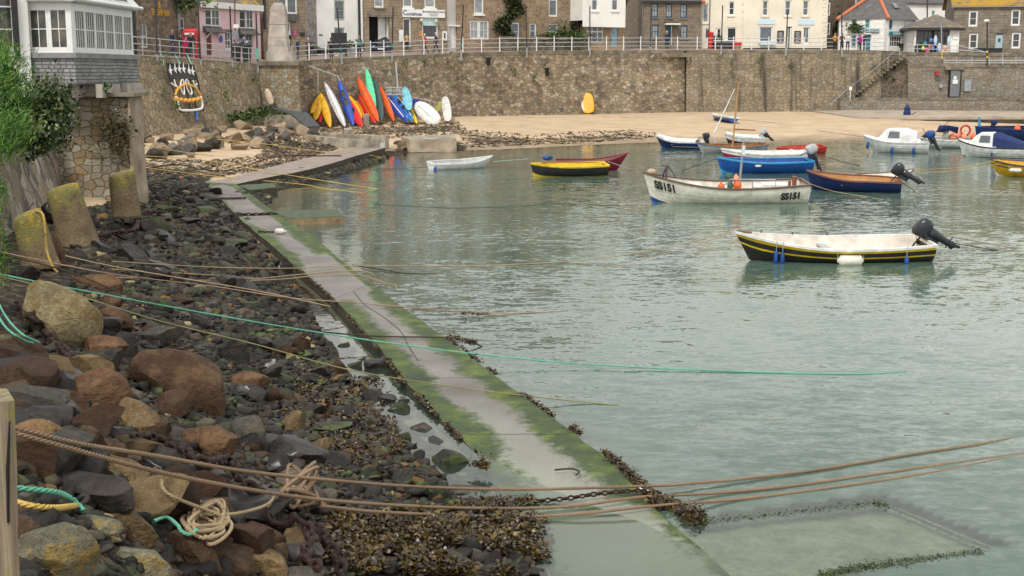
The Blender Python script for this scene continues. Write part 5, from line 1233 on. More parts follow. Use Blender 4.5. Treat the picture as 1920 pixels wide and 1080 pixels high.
# --- white shop with hipped roof
f = F(1572, 131.6, 1657, 130.6); zt = ZT(f, 1620, 36)
WN = [(1596.5, 35.5, 1606.5, 52), (1622, 35.5, 1631, 52.5), (1596, 66, 1606, 90), (1622.5, 65, 1632.5, 98)]
H = house('gift_shop', 'white painted stone gift shop with teal signs and hipped slate roof', f, 97, zt, WN, paint('white_painted_stone', (.72, .71, .67), .8, .12, 3, 'pos', .9), zb=f.uv(1620, 97)[1], depth=8)
for r in WN[:3]: win(f, H, *r, M['tealpale'], M['glass'], 1, 1, .1)
fbox(f, H, 'door', M['teal'], *WN[3], -.14, -.06); fbox(f, H, 'door_canopy', M['white'], 1620, 62.5, 1634, 64.5, .02, .4)
sg = fbox(f, H, 'shop_sign', M['tealdark'], 1597.5, 54, 1649, 61.5, .06, .14); text(f, sg, 'THE MOUSEHOLE', 1623.5, 57.8, .42, paint('sign_letters', (.55, .68, .66), .5, 0), n=.15, font_w=.78)
g = F(1657, 130.6, 1716, 133.5)
wn2 = [(1667, 30+6, 1674.5, 56), (1668, 67.5, 1691, 88), (1695, 44, 1699, 58)]
hs3 = []
for r in wn2: a = g.uv(r[0], r[3]); b = g.uv(r[2], r[1]); hs3.append((a[0], b[0], a[1], b[1]))
panel(g, 0.01, g.L, g.uv(1680, 98)[1]-.5, zt, hs3, bpy.data.materials['white_painted_stone'], H, name='side_wall')
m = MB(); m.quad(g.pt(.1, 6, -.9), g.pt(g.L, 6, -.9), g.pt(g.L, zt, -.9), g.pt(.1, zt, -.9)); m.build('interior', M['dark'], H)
win(g, H, *wn2[0], M['tealpale'], M['glass'], 0, 0, .1); win(g, H, *wn2[1], M['white'], M['glass'], 4, 1, .08); win(g, H, *wn2[2], M['white'], M['glass_pale'], 0, 0, .08)
sg = fbox(g, H, 'shop_sign', M['teal'], 1666, 60, 1699.5, 66.5, .06, .14); text(g, sg, 'THE MOUSEHOLE', 1682.5, 63.3, .34, bpy.data.materials['sign_letters'], n=.15, font_w=.66)
m = MB(); c0 = f.pt(-.25, zt-.02, .25); c1 = g.pt(.25, zt-.02, .3); c2 = g.pt(g.L+.2, zt-.02, .25); c3 = g.pt(g.L, zt, -8); c4 = f.pt(-.3, zt, -8)
a1 = Q(1627, -3, 135); a2 = Q(1645, -12, 136); a3 = Vector((a2.x+3, a2.y+2.5, a2.z))
m.add([c0, c1, c2, c3, c4, a1, a2, a3], [(0, 1, 6, 5), (1, 2, 7, 6), (2, 3, 7), (3, 4, 5, 6, 7), (4, 0, 5)]); m.build('roof', M['slate'], H)
m = MB(); m.tube([c0+Vector((0, 0, .06)), a1+Vector((0, 0, .06))], .16, 6); m.tube([c1+Vector((0, 0, .06)), a2+Vector((0, 0, .06))], .17, 6); m.tube([a1, a2], .16, 6); m.build('ridge_tiles', M['terracotta'], H)
u = g.pt(*g.uv(1688, 19), 0); fl_ = MB(); s1_ = c1.lerp(c2, .5); tp = a2.lerp(a3, .4); q0 = s1_.lerp(tp, .42); q1 = s1_.lerp(tp, .6); d_ = (c2-c1).normalized()*.35; up_ = Vector((0, -.1, .12))
fl_.add([q0-d_+up_, q0+d_+up_, q1+d_+up_, q1-d_+up_, q0-d_, q0+d_, q1+d_, q1-d_], [(0, 1, 2, 3), (0, 4, 5, 1), (1, 5, 6, 2), (3, 2, 6, 7), (0, 3, 7, 4)]); fl_.build('skylight', M['glass_mid'], H)
c = f.pt(*f.uv(1603, 54), .35); V, FF = leaves([c+Vector((random.gauss(0, .45), random.gauss(0, .15), random.gauss(0, .22))) for _ in range(260)], .15, 782, .8); mkobj('climber', V, FF, M['leaf'], parent=H, uv=False)
# --- white building behind
f = F(1690, 150, 1785, 152)
H = house('white_upper_house', 'white house with dark eaves standing higher behind the gift shop', f, 60, ZT(f, 1740, 8), [(1747, 20, 1753, 30)], M['whiterender'], zb=7, roof=(3, M['slate'], .6), depth=8)
win(f, H, 1747, 20, 1753, 30, M['tealpale'], M['glass'], 0, 1, .12)
# --- kiosk with hipped roof
f = F(1714, 128.6, 1798, 128.6); zt = ZT(f, 1760, 52)
H = house('harbour_kiosk', 'dark timber beach goods kiosk with hipped slate roof', f, 101, zt, [(1717, 57, 1781, 86)], M['whiterender'], zb=f.uv(1760, 101)[1], depth=5)
win(f, H, 1717, 57, 1749, 86, paint('dark_timber', (.05, .045, .045), .7), M['glass'], 3, 1, .1); win(f, H, 1749.5, 57, 1781, 86, bpy.data.materials['dark_timber'], M['glass'], 3, 1, .1)
fbox(f, H, 'counter_front', M['metal_dark'], 1714, 86, 1756, 101, .01, .1)
m = MB(); c0, c1, c2, c3 = [f.pt(u, zt, n) for u, n in ((-.5, .5), (f.L+.4, .5), (f.L+.4, -5.4), (-.5, -5.4))]; ap = Q(1757, 26.5, 131)
m.add([c0, c1, c2, c3, ap], [(0, 1, 4), (1, 2, 4), (2, 3, 4), (3, 0, 4)]); m.add([p-Vector((0, 0, .002)) for p in (c0, c1, c2, c3)]+[p-Vector((0, 0, .26)) for p in (c0, c1, c2, c3)], [(0, 4, 5, 1), (1, 5, 6, 2), (2, 6, 7, 3), (3, 7, 4, 0), (4, 7, 6, 5)], 1)
m.build('roof', [M['slate_tan'], M['metal_dark']], H)
sg = fbox(f, H, 'notice', M['white'], 1786, 63, 1797, 74, .02, .06)
goods = [(1732, 82, 'teal'), (1728, 91, 'lime'), (1734, 93, 'pink'), (1741, 89, 'red'), (1746, 91, 'blue'), (1755, 93, 'blue'), (1763, 90, 'orange'), (1770, 92, 'orange'), (1735, 98, 'pink'), (1751, 76, 'pale'), (1776, 77, 'pale'), (1743, 76, 'blue'), (1758, 90, 'pale')]
GC = dict(teal=(.02, .25, .28), lime=(.45, .65, .02), pink=(.75, .03, .25), red=(.55, .05, .03), blue=(.08, .2, .5), orange=(.6, .22, .04), pale=(.5, .6, .65))
GM = {c: paint('goods_'+c, v, .5, .2, 5, 'pos', 0) for c, v in GC.items()}
for i, (gx, gy_, c) in enumerate(goods):
    p = f.pt(*f.uv(gx, gy_), .5); m = MB(); m.ball(p, (.18, .12, .22 if c != 'pale' else .5), 8, 6); m.tube([p+Vector((0, 0, .2)), p+Vector((0, .15, .55))], .01, 4)
    o = m.build('beach_toy', GM[c]); tag(o, 'bright beach toy hanging on the kiosk front', 'toy', 'beach goods hanging on the kiosk')
# --- stone house right
f = F(1786, 133, 1990, 131); zt = ZT(f, 1860, 12.5)
WN = [(1815.5, 20, 1834, 50), (1895, 18, 1914, 48.5), (1816, 62.5, 1834.5, 92.5), (1896, 61, 1914.5, 91), (1865, 62, 1881, 101)]
H = house('stone_house', 'long grey-brown stone house with orange lichen on its roof and pale blue door', f, 102, zt, WN, M['st_grey'], zb=f.uv(1860, 102)[1], roof=(3, M['slate_orange'], .3))
for r in WN[:4]: win(f, H, *r, M['white'], M['glass'], 0, 1, .15)
d_ = fbox(f, H, 'door', paint('pale_blue_door', (.36, .48, .50), .5), 1865, 66, 1881, 101, -.12, -.05); fbox(f, d_, 'door_window', M['glass'], 1871, 72, 1876.5, 79, -.049, -.03); fbox(f, H, 'fanlight', M['glass'], 1865, 62, 1881, 66, -.12, -.08)
fbox(f, H, 'gutter', M['grey_metal'], 1783, 10.8, 1990, 14, .1, .28); fbox(f, H, 'door_lintel', M['coping'], 1857, 55, 1889, 61.5, .004, .05)
# ------------------------------------------------------------ near-left building (conservatory on slate-hung base)
C0 = Q(136, 100, 40); C1 = Q(249, 100, 45.6); CL = Q(57, 100, 40.2)
class F2(F):
    def __init__(s, a, b): s.a = Vector((a.x, a.y, 0)); d = Vector((b.x-a.x, b.y-a.y, 0)); s.L = d.length; s.t = d.normalized(); s.n = Vector((s.t.y, -s.t.x, 0))
fr = F2(C0, C1); ff = F2(CL, C0)
CON = thing('conservatory', 'white glazed conservatory on a slate-hung base overhanging the stone pier', 'conservatory', Q(136, 160, 41))
zs0, zs1, zt = Q(136, 158, 40).z, Q(136, 99, 40).z, Q(136, 14, 40).z
M['slatehung'] = ashlar('slate_hanging', (.22, .22, .22), (.33, .33, .33), (.08, .08, .08), .2, .11)
M['slateflash'] = paint('lead_flashing', (.22, .22, .22), .7, .2, 2, 'pos', .3)
m = MB(); 
def ring(m, e, z0, z1, mi=0):
    A = [ff.pt(-.0, 0, e), ff.pt(ff.L, 0, e)+fr.n*e, fr.pt(fr.L+e, 0, e), fr.pt(fr.L+e, 0, -2.6), ff.pt(0, 0, -6)]
    n = len(A); m.add([(p.x, p.y, z0) for p in A]+[(p.x, p.y, z1) for p in A], [(i, (i+1) % n, n+(i+1) % n, n+i) for i in range(n)]+[tuple(range(n, 2*n)), tuple(range(n))[::-1]], mi)
ring(m, .12, zs0, zs1-.16); m.build('slate_base', M['slatehung'], CON)
m = MB(); ring(m, .2, zs1-.158, zs1); m.build('flashing', M['slateflash'], CON)
m = MB(); ring(m, .03, zs1+.002, zs1+.1); ring(m, .03, zt-.02, zt+.16); m.build('sill_frame', M['white'], CON)
m = MB(); ring(m, .2, zt+.162, zt+.3); A = [ff.pt(0, zt+.3, .24), ff.pt(ff.L, zt+.3, .24)+fr.n*.24, fr.pt(fr.L+.24, zt+.3, .24), fr.pt(fr.L+.24, zt+1.2, -2.6), ff.pt(0, zt+1.3, -6)]
m.add(A, [(0, 1, 4), (1, 2, 3, 4)]); m.build('roof', paint('pale_roof_sheet', (.6, .6, .58), .7, .1, 1, 'pos', .2), CON)
m = MB(); m.tube([ff.pt(-.2, zt+.25, .3), ff.pt(ff.L, zt+.25, .3)+fr.n*.3, fr.pt(fr.L+.3, zt+.25, .3)], .06, 6); m.build('gutter', M['white'], CON)
V, FF = leaves([fr.pt(random.uniform(1.5, 5), zt+.42+random.random()*.08, random.uniform(-.2, .1)) for _ in range(900)], .06, 791, .8); mkobj('roof_moss', V, FF, weedmat('roof_moss_green', [(0, (.06, .10, .015)), (1, (.14, .2, .03))]), parent=CON, uv=False)
def casement(F_, u0, u1, nv, nh, par):
    m = MB(); T = F_.T(); z0, z1 = zs1+.1, zt-.02
    m.box(u0, u0+.055, -.03, .03, z0, z1, T=T); m.box(u1-.055, u1, -.03, .03, z0, z1, T=T); m.box(u0+.055, u1-.055, -.03, .03, z0, z0+.07, T=T); m.box(u0+.055, u1-.055, -.03, .03, z1-.06, z1, T=T)
    for i in range(1, nv+1): u = u0+.055+(u1-u0-.11)*i/(nv+1); m.box(u-.012, u+.012, -.02, .02, z0+.07, z1-.06, T=T)
    for i in range(1, nh+1): z = z0+(z1-z0)*i/(nh+1); m.box(u0+.055, u1-.055, -.018, .022, z-.014, z+.014, T=T)
    w_ = m.build('window', M['white'], par); m = MB(); m.quad(F_.pt(u0+.03, z0, -.005), F_.pt(u1-.03, z0, -.005), F_.pt(u1-.03, z1, -.005), F_.pt(u0+.03, z1, -.005)); m.build('pane', M['glass_con'], w_)
k = N('conservatory_glass'); co = k.coord('pos'); k.col(k.ramp(k.noise(co, 2, 4), [(.4, (.035, .04, .035)), (.62, (.13, .115, .08))])); k.rough(.1); M['glass_con'] = k.m
nl = 2; casement(ff, ff.L*.0+.02, ff.L*.46, 1, 1, CON); casement(ff, ff.L*.5, ff.L*.93, 1, 1, CON)
m = MB(); m.box(ff.L*.93, ff.L+.03, -.08, .031, zs1+.1, zt-.02, T=ff.T()); m.box(ff.L*.46, ff.L*.5, -.03, .02, zs1+.1, zt-.02, T=ff.T()); m.build('corner_post', M['white'], CON)
for i in range(6):
    u0 = .22+i*(fr.L-.3)/6; casement(fr, u0+.03, u0+(fr.L-.3)/6-.02, 3, 1, CON)
m = MB(); m.box(0.0, .24, -.03, .02, zs1+.1, zt-.02, T=fr.T()); m.box(fr.L-.08, fr.L, -.03, .032, zs1+.1, zt-.02, T=fr.T())
for i in range(6): u0 = .22+i*(fr.L-.3)/6; m.box(u0-.02, u0+.03, -.03, .018, zs1+.1, zt-.02, T=fr.T())
m.build('mullions', M['white'], CON)
# brackets under conservatory
m = MB(); 
for px in (148, 193, 240): 
    p = Q(px, 168, 41 if px < 200 else 43.5); m.box(p.x-.1, p.x+.1, p.y-.4, p.y+1.5, 4.2, zs0-.004)
m.build('support_block', M['granite'], CON)
m = MB(); m.box(-17, -13.9, 41.9, 45, 4.2, zs0-.01); m.build('rear_support', M['wall_pier'], CON)
# white house far left
fh = F2(Q(-60, 100, 38.6), Q(57, 100, 39.9)); H = house('white_cottage', 'white rendered cottage wall at the left edge beside the conservatory', fh, 140, fh.uv(30, -60)[1], [(-30, -30, 25, 97)], M['whiterender'], zb=3.4, depth=5, roof=(1.5, M['slate'], .2))
win(fh, H, -30, -30, 25, 97, M['white'], M['glass_con'], 1, 2, .09, sill=M['white'])
fbox(fh, H, 'drainpipe', M['metal_dark'], 26, -10, 29, 110, .03, .1)
# pier under the conservatory
PR = thing('stone_pier', 'stone pier with a worn corner under the conservatory', 'pier', Q(262, 372, 41.5))
m = MB(); zp = 4.23; x1 = Q(243, 180, 41.3).x
rows = []
xs = np.linspace(-18, x1, 16)
for r in range(11):
    z = zp-.0-(zp-.2)*r/10; rows.append([Vector((x, 41.3-.05*r/10*4-.0+mnoise.noise(Vector((x*1.5, z*1.5, 3)))*.09, z)) for x in xs])
m.loft(rows[::-1], closed=False, cap=False); m.build('masonry', M['wall_pier'], PR, uv=(1., 0.))
m = MB(); xa, xb = x1-.02, x1+.33; secs = []
for r in range(13):
    t = r/12; z = zp-(zp-.1)*t; j = mnoise.noise(Vector((z*1.3, 1, 7)))*.10
    secs.append([(xa, 41.15-.2*t+j*.5, z), (xb-.3+.1*t+j*.6, 41.15-.2*t, z), (xb-.28+.1*t+j*.6, 42.4, z), (xa, 42.4, z)])
m.loft(secs[::-1]); m.build('corner_pier', paint('worn_render_pier', (.34, .27, .19), .9, .3, 1.6, 'pos', 1.0, dirt=(.14, .11, .07)), PR, smooth=False)
m = MB(); m.box(-18, xb-.1, 41.0, 42.7, zp+.002, zp+.12); m.build('coping', M['coping'], PR)
m = MB(); m.box(-18, -13.75, 42.65, 46, .3, zp+.4); m.build('rear_wall', M['wall_pier'], PR)
# left retaining wall toward the camera
RW = thing('retaining_wall', 'rough rubble retaining wall under the shrubs at the left edge', 'wall', Q(0, 480, 26))
m = MB(); base = [(-14.3, 41.3, .9), (-12.9, 36, 1.0), (-11.4, 30, 1.2), (-10.1, 25, 1.4), (-8.4, 20, 1.7), (-7.6, 16, 2.0), (-6.8, 12, 2.2)]
rows = []; bp_ = smoothpath(base, 6)
for r in range(9):
    t = r/8; rows.append([Vector((p.x-.75*t+mnoise.noise(Vector((p.y*.8, t*3, 9)))*.22, p.y+.1*t, p.z-.4+(3.7-p.z+.4)*t)) for p in bp_])
m.loft([r[::-1] for r in rows], closed=False, cap=False)
top = rows[-1]; m.loft([[p+Vector((-8, 0, .5)) for p in top], top], closed=False, cap=False)
M['wall_ret'] = rubble('retaining_rubble', [(.28, .22, .15), (.38, .31, .22), (.07, .07, .075), (.32, .25, .17), (.46, .41, .34)], (.30, .24, .17), 2.2, .1, 1.1, .2, streak=.2, moss=.4, bumps=1)
m.build('masonry', M['wall_ret'], RW, smooth=True, uv=(-.25, .97))
# ------------------------------------------------------------ railings, poles
M['rail_white'] = paint('white_railing', (.72, .73, .73), .5, .08, 6, 'pos', .1); M['rail_grey'] = paint('grey_rail', (.48, .49, .50), .45, .1, 6, 'pos', .1, .3); M['pole_black'] = paint('black_pole', (.025, .025, .028), .5, .2, 6, 'pos', .1)
edgept = lambda px, dz=0: Q(px, topy(px), Yw(px)+.22)+Vector((0, 0, dz))
PX = [548, 580, 611, 668, 695, 720, 757, 795, 830, 868, 903, 937, 971, 1006, 1039, 1072, 1104, 1137, 1169, 1201, 1230, 1270, 1307, 1341, 1375, 1409, 1441, 1475, 1507, 1540, 1572, 1605, 1634, 1664]
RL = thing('quay_railing', 'long white-posted railing with three grey rails along the top of the main harbour wall', 'railing', edgept(548))
for p in PX:
    a = edgept(p, .0); m = MB(); m.tube([a, a+Vector((0, 0, .55)), a+Vector((0, 0, .62)), a+Vector((0, 0, 1.2)), a+Vector((0, 0, 1.28)), a+Vector((0, 0, 1.33))], [.055, .05, .06, .045, .06, .02], 6); m.build('post', M['rail_white'], RL)
for hgt in (.42, .80, 1.17):
    m = MB(); m.tube([edgept(p, hgt) for p in PX], .03, 5); m.build('rail', M['rail_grey'], RL)
PL = [238, 268, 301, 337, 363, 385, 399, 413, 427, 441, 454, 467, 479]
RG = thing('quay_railing', 'galvanised grey railing on top of the leaning left harbour wall', 'railing', edgept(300))
for p in PL:
    a = edgept(p); m = MB(); m.tube([a, a+Vector((0, 0, 1.2))], .035, 5); m.build('post', M['rail_grey'], RG)
for hgt in (.35, .75, 1.17):
    m = MB(); m.tube([edgept(p, hgt) for p in PL], .032, 5); m.build('rail', M['rail_grey'], RG)
POLES = [(291, -8, 295, 128, 'beside the inn letters'), (371, 10, 377, 135, 'at the left edge of the pink house'), (431, 12, 436, 133, 'in front of the pink house middle'), (480, 25, 484, 138, 'left of the granite obelisk, with green wrap'), (632, 15, 641, 120, 'in front of the white house with sage windows'), (737, 13, 735, 113, 'between the garage and the newsagent shop'), (869, 9, 864, 113, 'beside the white passage door'), (986, 9, 988, 108, 'in front of the rubble cottages'), (1106, 11, 1106, 106, 'in front of the jettied white house'), (1221, 15, 1219, 104, 'at the left teal windows of the brown house'), (1355, 10, 1352, 102, 'in front of the cream left wing'), (1477, 18, 1473, 105, 'in front of the cream building door'), (1578, 15, 1579, 107, 'between the cream building and the gift shop')]
for i, (x0, y0, x1, y1, lab) in enumerate(POLES):
    Y = Yw(x1)-.3-(.35 if 1286 < x1 < 1650 else 0); b = Q(x1, y1, Y); t = Q(x0, y0, Y)
    o = thing('light_pole', 'slim black pole '+lab, 'pole', b, 'black poles along the harbour wall')
    m = MB(); s_ = b.lerp(t, .18); m.tube([s_, t], .06, 6); m.build('pole', M['pole_black'], o)
    m = MB(); m.tube([b, s_+Vector((0, 0, .05))], .09, 6); m.build('socket', M['grey_metal'], o)
    if i in (3, 4, 5, 6, 9): m = MB(); m.tube([b.lerp(t, .24), b.lerp(t, .42 if i == 3 else .30)], .085, 6); m.build('green_wrap', GM['teal'] if i != 3 else paint('mint_wrap', (.1, .45, .33), .6), o)
# street sign pole with mirror
b = road(441, .5); o = thing('sign_pole', 'thin street pole with round mirror and small square sign by the pink house', 'signpost', b); Y = b.y
m = MB(); m.tube([b, Q(440, -30, Y)], .05, 6); m.build('pole', paint('rusty_pole', (.12, .06, .04), .7), o)
c = Q(441, 66, Y-.15); m = MB(); m.loft([[c+Vector((.24*s*math.cos(t), dy, .36*s*math.sin(t))) for t in np.linspace(0, 6.28, 15)[:-1]] for dy, s in ((0, .8), (0, 1), (.08, 1))]); m.build('round_mirror', paint('mirror_back', (.22, .23, .24), .4), o)
c = Q(442.5, 49, Y-.15); m = MB(); m.box(c.x-.2, c.x+.2, c.y, c.y+.04, c.z-.14, c.z+.14); m.build('sign_plate', M['white'], o)
b = Q(545, 118, 100.4); o = thing('sign_post', 'short post with small black cap left of the first white railing post', 'signpost', b); m = MB(); m.tube([b, Q(545, 68, 100.4)], .04, 6); m.box(b.x-.12, b.x+.12, b.y-.06, b.y+.06, Q(545, 68, 100.4).z-.25, Q(545, 66, 100.4).z); m.build('pole', M['metal_dark'], o)
# right lamp, stair rail etc
b = Q(1851, 122, 125.3); o = thing('street_lamp', 'black street lamp with yellow bands and white bowl in front of the stone house', 'lamp', b); m = MB(); m.tube([b, Q(1851, 40, 125.3)], .07, 6); m.build('pole', M['pole_black'], o)
m = MB(); c = Q(1850, 39, 125.3); m.ball(c, (.28, .2, .14), 10, 6); m.build('lamp_head', M['white'], o)
YB = paint('yellow_band', (.65, .42, .04), .5)
for y in (99, 109): m = MB(); m.tube([Q(1851, y, 125.3), Q(1851, y-4, 125.3)], .085, 6); m.build('yellow_band', YB, o)
b = Q(1766, 112, 126); o = thing('sign_pole', 'grey pole with yellow base in front of the beach goods kiosk', 'pole', b); m = MB(); m.tube([b, Q(1765, 46, 126)], .06, 6); m.build('pole', M['grey_metal'], o)
for y in (110, 102): m = MB(); m.tube([Q(1766, y, 126), Q(1766, y-5, 126)], .075, 6); m.build('yellow_band', YB, o)
b = road(1738, .6); o = thing('lamp_column', 'tall dark column with blue sign and flower hook beside the kiosk', 'pole', b); m = MB(); m.tube([b, Q(1739, -20, b.y)], .07, 6); m.build('pole', M['pole_black'], o)
c = Q(1738, 50, b.y-.1); m = MB(); m.box(c.x-.15, c.x+.15, c.y, c.y+.05, c.z-.25, c.z+.15); m.build('blue_sign', paint('navy_sign', (.03, .06, .2), .5), o); c = Q(1739, 35, b.y-.1); m = MB(); m.box(c.x-.4, c.x+.4, c.y, c.y+.05, c.z-.12, c.z+.12); m.build('grey_sign', M['grey_metal'], o)
SR = thing('stair_railing', 'grey handrail descending diagonally beside the beach steps', 'railing', Q(1560, 196, 124.4))
ra = [Q(1561, 192, 124.3), Q(1590, 166, 124.5), Q(1640, 129, 125.3), Q(1683, 92, 126), Q(1690, 91, 126)]
m = MB(); m.tube(ra, .02, 5); m.build('rail', M['grey_metal'], SR)
for t in ((1595, 162, 183), (1665, 107, 128), (1687, 91, 112)): m = MB(); m.tube([Q(t[0], t[1], 125), Q(t[0], t[2], 125)], .02, 5); m.build('post', M['rail_grey'], SR)
m = MB()   # steps
for i in range(22):
    t = i/21; p = Vector(Q(1566, 208, 124.4)).lerp(Q(1692, 103, 126.2), t); m.box(p.x, p.x+.36, 126.05, 126.8, p.z-.26, p.z-.05)
o = m.build('beach_steps', M['coping']); tag(o, 'stone steps rising behind the diagonal handrail to the quay', 'steps')
RR = thing('upper_railing', 'grey railing along the lower terrace beside the parapet wall', 'railing', Q(1800, 121, 126.4))
for y in (113.5, 118): m = MB(); m.tube([Q(1770, y, 126.0), Q(1960, y, 124.4)], .035, 5); m.build('rail', M['rail_grey'], RR)
for x in (1770, 1793, 1822, 1855, 1880, 1905): m = MB(); m.tube([Q(x, 122.5, 126.0-(x-1770)*.0084), Q(x, 106 if x != 1880 else 100, 126.0-(x-1770)*.0084)], .035, 5); m.build('post', M['rail_grey'], RR)
R3 = thing('kiosk_railing', 'grey double rail on top of the parapet in front of the kiosk', 'railing', Q(1760, 98, 128.6))
for y in (83, 91): m = MB(); m.tube([Q(1700, y, 126.6), Q(1800, y+3, 126.1), Q(1850, y+15 if y < 90 else 98, 125.7)], .035, 5); m.build('rail', M['rail_grey'], R3)
for x in (1704, 1720, 1742, 1781, 1795): m = MB(); m.tube([Q(x, 98.5, 126.4), Q(x, 84, 126.4)], .035, 5); m.build('post', M['rail_grey'], R3)
# steel door, cabinet, small things on the grey wall
D = thing('steel_door', 'grey steel door with two white notices in the grey stone wall', 'door', Q(1790, 181, 125.8)); a = Q(1780, 181, 125.75); b = Q(1801, 132, 125.75)
m = MB(); m.box(a.x, b.x, 125.7, 125.9, a.z, b.z); m.build('door_leaf', paint('grey_steel', (.17, .18, .19), .5, .15, 1.5, 'pos', .2), D)
m = MB(); m.box(a.x-.12, a.x-.003, 125.66, 125.9, a.z, b.z+.12); m.box(b.x+.003, b.x+.1, 125.66, 125.9, a.z, b.z+.12); m.box(a.x-.12, b.x+.1, 125.66, 125.9, b.z+.003, b.z+.12); m.build('frame', M['dark'], D)
for y0, y1, x0, x1 in ((149, 143, 1788, 1793.5), (157, 149.6, 1786, 1796)): p, q = Q(x0, y0, 125.69), Q(x1, y1, 125.69); m = MB(); m.box(p.x, q.x, 125.67, 125.69, p.z, q.z); m.build('notice', M['white'], D)
m = MB(); p, q = Q(1772, 131, 125.7), Q(1808, 125, 125.7); m.box(p.x, q.x, 125.6, 126, p.z, q.z); m.build('lintel', M['coping'], D)
p, q = Q(1807, 171, 125.7), Q(1820.5, 151, 125.7); m = MB(); m.box(p.x, q.x, 125.55, 125.9, p.z, q.z); m.box(p.x-.04, q.x+.04, 125.53, 125.9, q.z, q.z+.05); o = m.build('metal_cabinet', paint('grey_cabinet', (.30, .33, .34), .5, .1, 2, 'pos', .1)); tag(o, 'grey metal cabinet on the wall right of the steel door', 'cabinet')
p, q = Q(1753.5, 140, 125.7), Q(1761.5, 135, 125.7); m = MB(); m.box(p.x, q.x, 125.55, 125.9, p.z, q.z); m.box(p.x-.03, q.x+.03, 125.5, 125.9, q.z, q.z+.04); o = m.build('alarm_box', paint('red_box', (.42, .04, .025), .5)); tag(o, 'small red box on the grey wall left of the steel door', 'box')
c = Q(1764, 161, 125.8); m = MB(); m.loft([[c+Vector((.2*math.cos(t), dy, .2*math.sin(t))) for t in np.linspace(0, 6.28, 13)[:-1]] for dy in (-.1, .1)]); o = m.build('round_vent', M['grey_metal']); tag(o, 'round grey vent plate in the stone wall', 'vent')
for px, py, lab in ((1595, 166, 'small white sign on a post beside the steps'), (1880, 105, 'small white sign on the upper terrace railing')):
    c = Q(px, py, 124.2 if px < 1700 else 126.1); m = MB(); m.box(c.x-.13, c.x+.13, c.y, c.y+.04, c.z-.17, c.z+.17); m.box(c.x-.02, c.x+.02, c.y+.041, c.y+.08, c.z-1.2, c.z+.1); o = m.build('sign', M['white']); tag(o, lab, 'sign')
# phone box
b = road(361, .65); Y = b.y; PB = thing('phone_box', 'red telephone box behind four standing people', 'phone box', b)
M['red'] = paint('post_red', (.52, .012, .012), .4, .1, 5, 'pos', .1)
hw = .48; x = Q(357, 110, Y).x; z = Q(357, 111, Y).z; hgt = Q(357, 60, Y).z-z
m = MB()
for sx in (-1, 1):
    for sy in (0, 1): m.box(x+sx*hw-.08*(sx > 0), x+sx*hw+.08*(sx < 0), Y+sy*.86, Y+sy*.86+.1, z, z+hgt)
m.box(x-hw-.03, x+hw+.03, Y-.03, Y+.99, z+hgt*.88, z+hgt+.004); m.box(x-hw, x+hw, Y+.0, Y+.96, z, z+.2)
for i in range(1, 7): m.box(x-hw+.08, x+hw-.08, Y+.02, Y+.05, z+.2+i*hgt*.68/7, z+.23+i*hgt*.68/7)
for xx in (-.18, .18): m.box(x+xx-.015, x+xx+.015, Y+.015, Y+.045, z+.2, z+hgt*.88)
m.build('cabin', M['red'], PB)
m = MB(); m.loft([[(x-hw*s, Y+.48-.5*s, z+hgt+h), (x+hw*s, Y+.48-.5*s, z+hgt+h), (x+hw*s, Y+.48+.5*s, z+hgt+h), (x-hw*s, Y+.48+.5*s, z+hgt+h)] for s, h in ((1.03, .006), (1, .1), (.85, .2), (.5, .27), (.1, .29))]); m.build('domed_roof', M['red'], PB)
m = MB(); m.box(x-.34, x+.34, Y-.05, Y-.031, z+hgt*.9, z+hgt*.97); m.build('sign_panel', M['white'], PB)
m = MB(); m.box(x-hw+.07, x+hw-.07, Y+.06, Y+.07, z+.2, z+hgt*.88); m.build('glazing', M['glass'], PB)
# pillar box (red) and street clutter
b = road(1334, .85); m = MB(); m.tube([b+Vector((-.1, 0, h)) for h in (0, .15, .16, 1.45, 1.46, 1.6, 1.68)], [.3, .3, .26, .26, .3, .28, .05], 12); o = m.build('bin', M['red']); tag(o, 'red upright bin beside the cream drainpipe', 'bin')
cr_ = road(1360, .8); o = thing('planter_box', 'long dark planter box behind the railing at the cream left wing', 'planter', cr_); m = MB(); m.box(cr_.x-1.2, cr_.x+1.3, cr_.y-.3, cr_.y+.3, cr_.z, cr_.z+.75); m.build('box', M['metal_dark'], o); m = MB(); m.box(cr_.x-1.25, cr_.x+1.35, cr_.y-.35, cr_.y+.35, cr_.z+.75, cr_.z+.82); m.build('rim', M['white'], o)
V, FF = leaves([cr_+Vector((random.uniform(-1.2, -.4), random.gauss(0, .1), 1.0+random.gauss(0, .15))) for _ in range(90)], .14, 98, .8); mkobj('hedge', V, FF, M['leaf'], parent=o, uv=False)
b = road(1381, .7); m = MB(); m.box(b.x-.45, b.x+.45, b.y-.2, b.y+.2, b.z+.35, b.z+.7); m.box(b.x-.4, b.x-.3, b.y-.15, b.y+.15, b.z, b.z+.35); m.box(b.x+.3, b.x+.4, b.y-.15, b.y+.15, b.z, b.z+.35); o = m.build('red_bench', M['red']); tag(o, 'low red seat behind the railing beside the dark planter', 'bench')
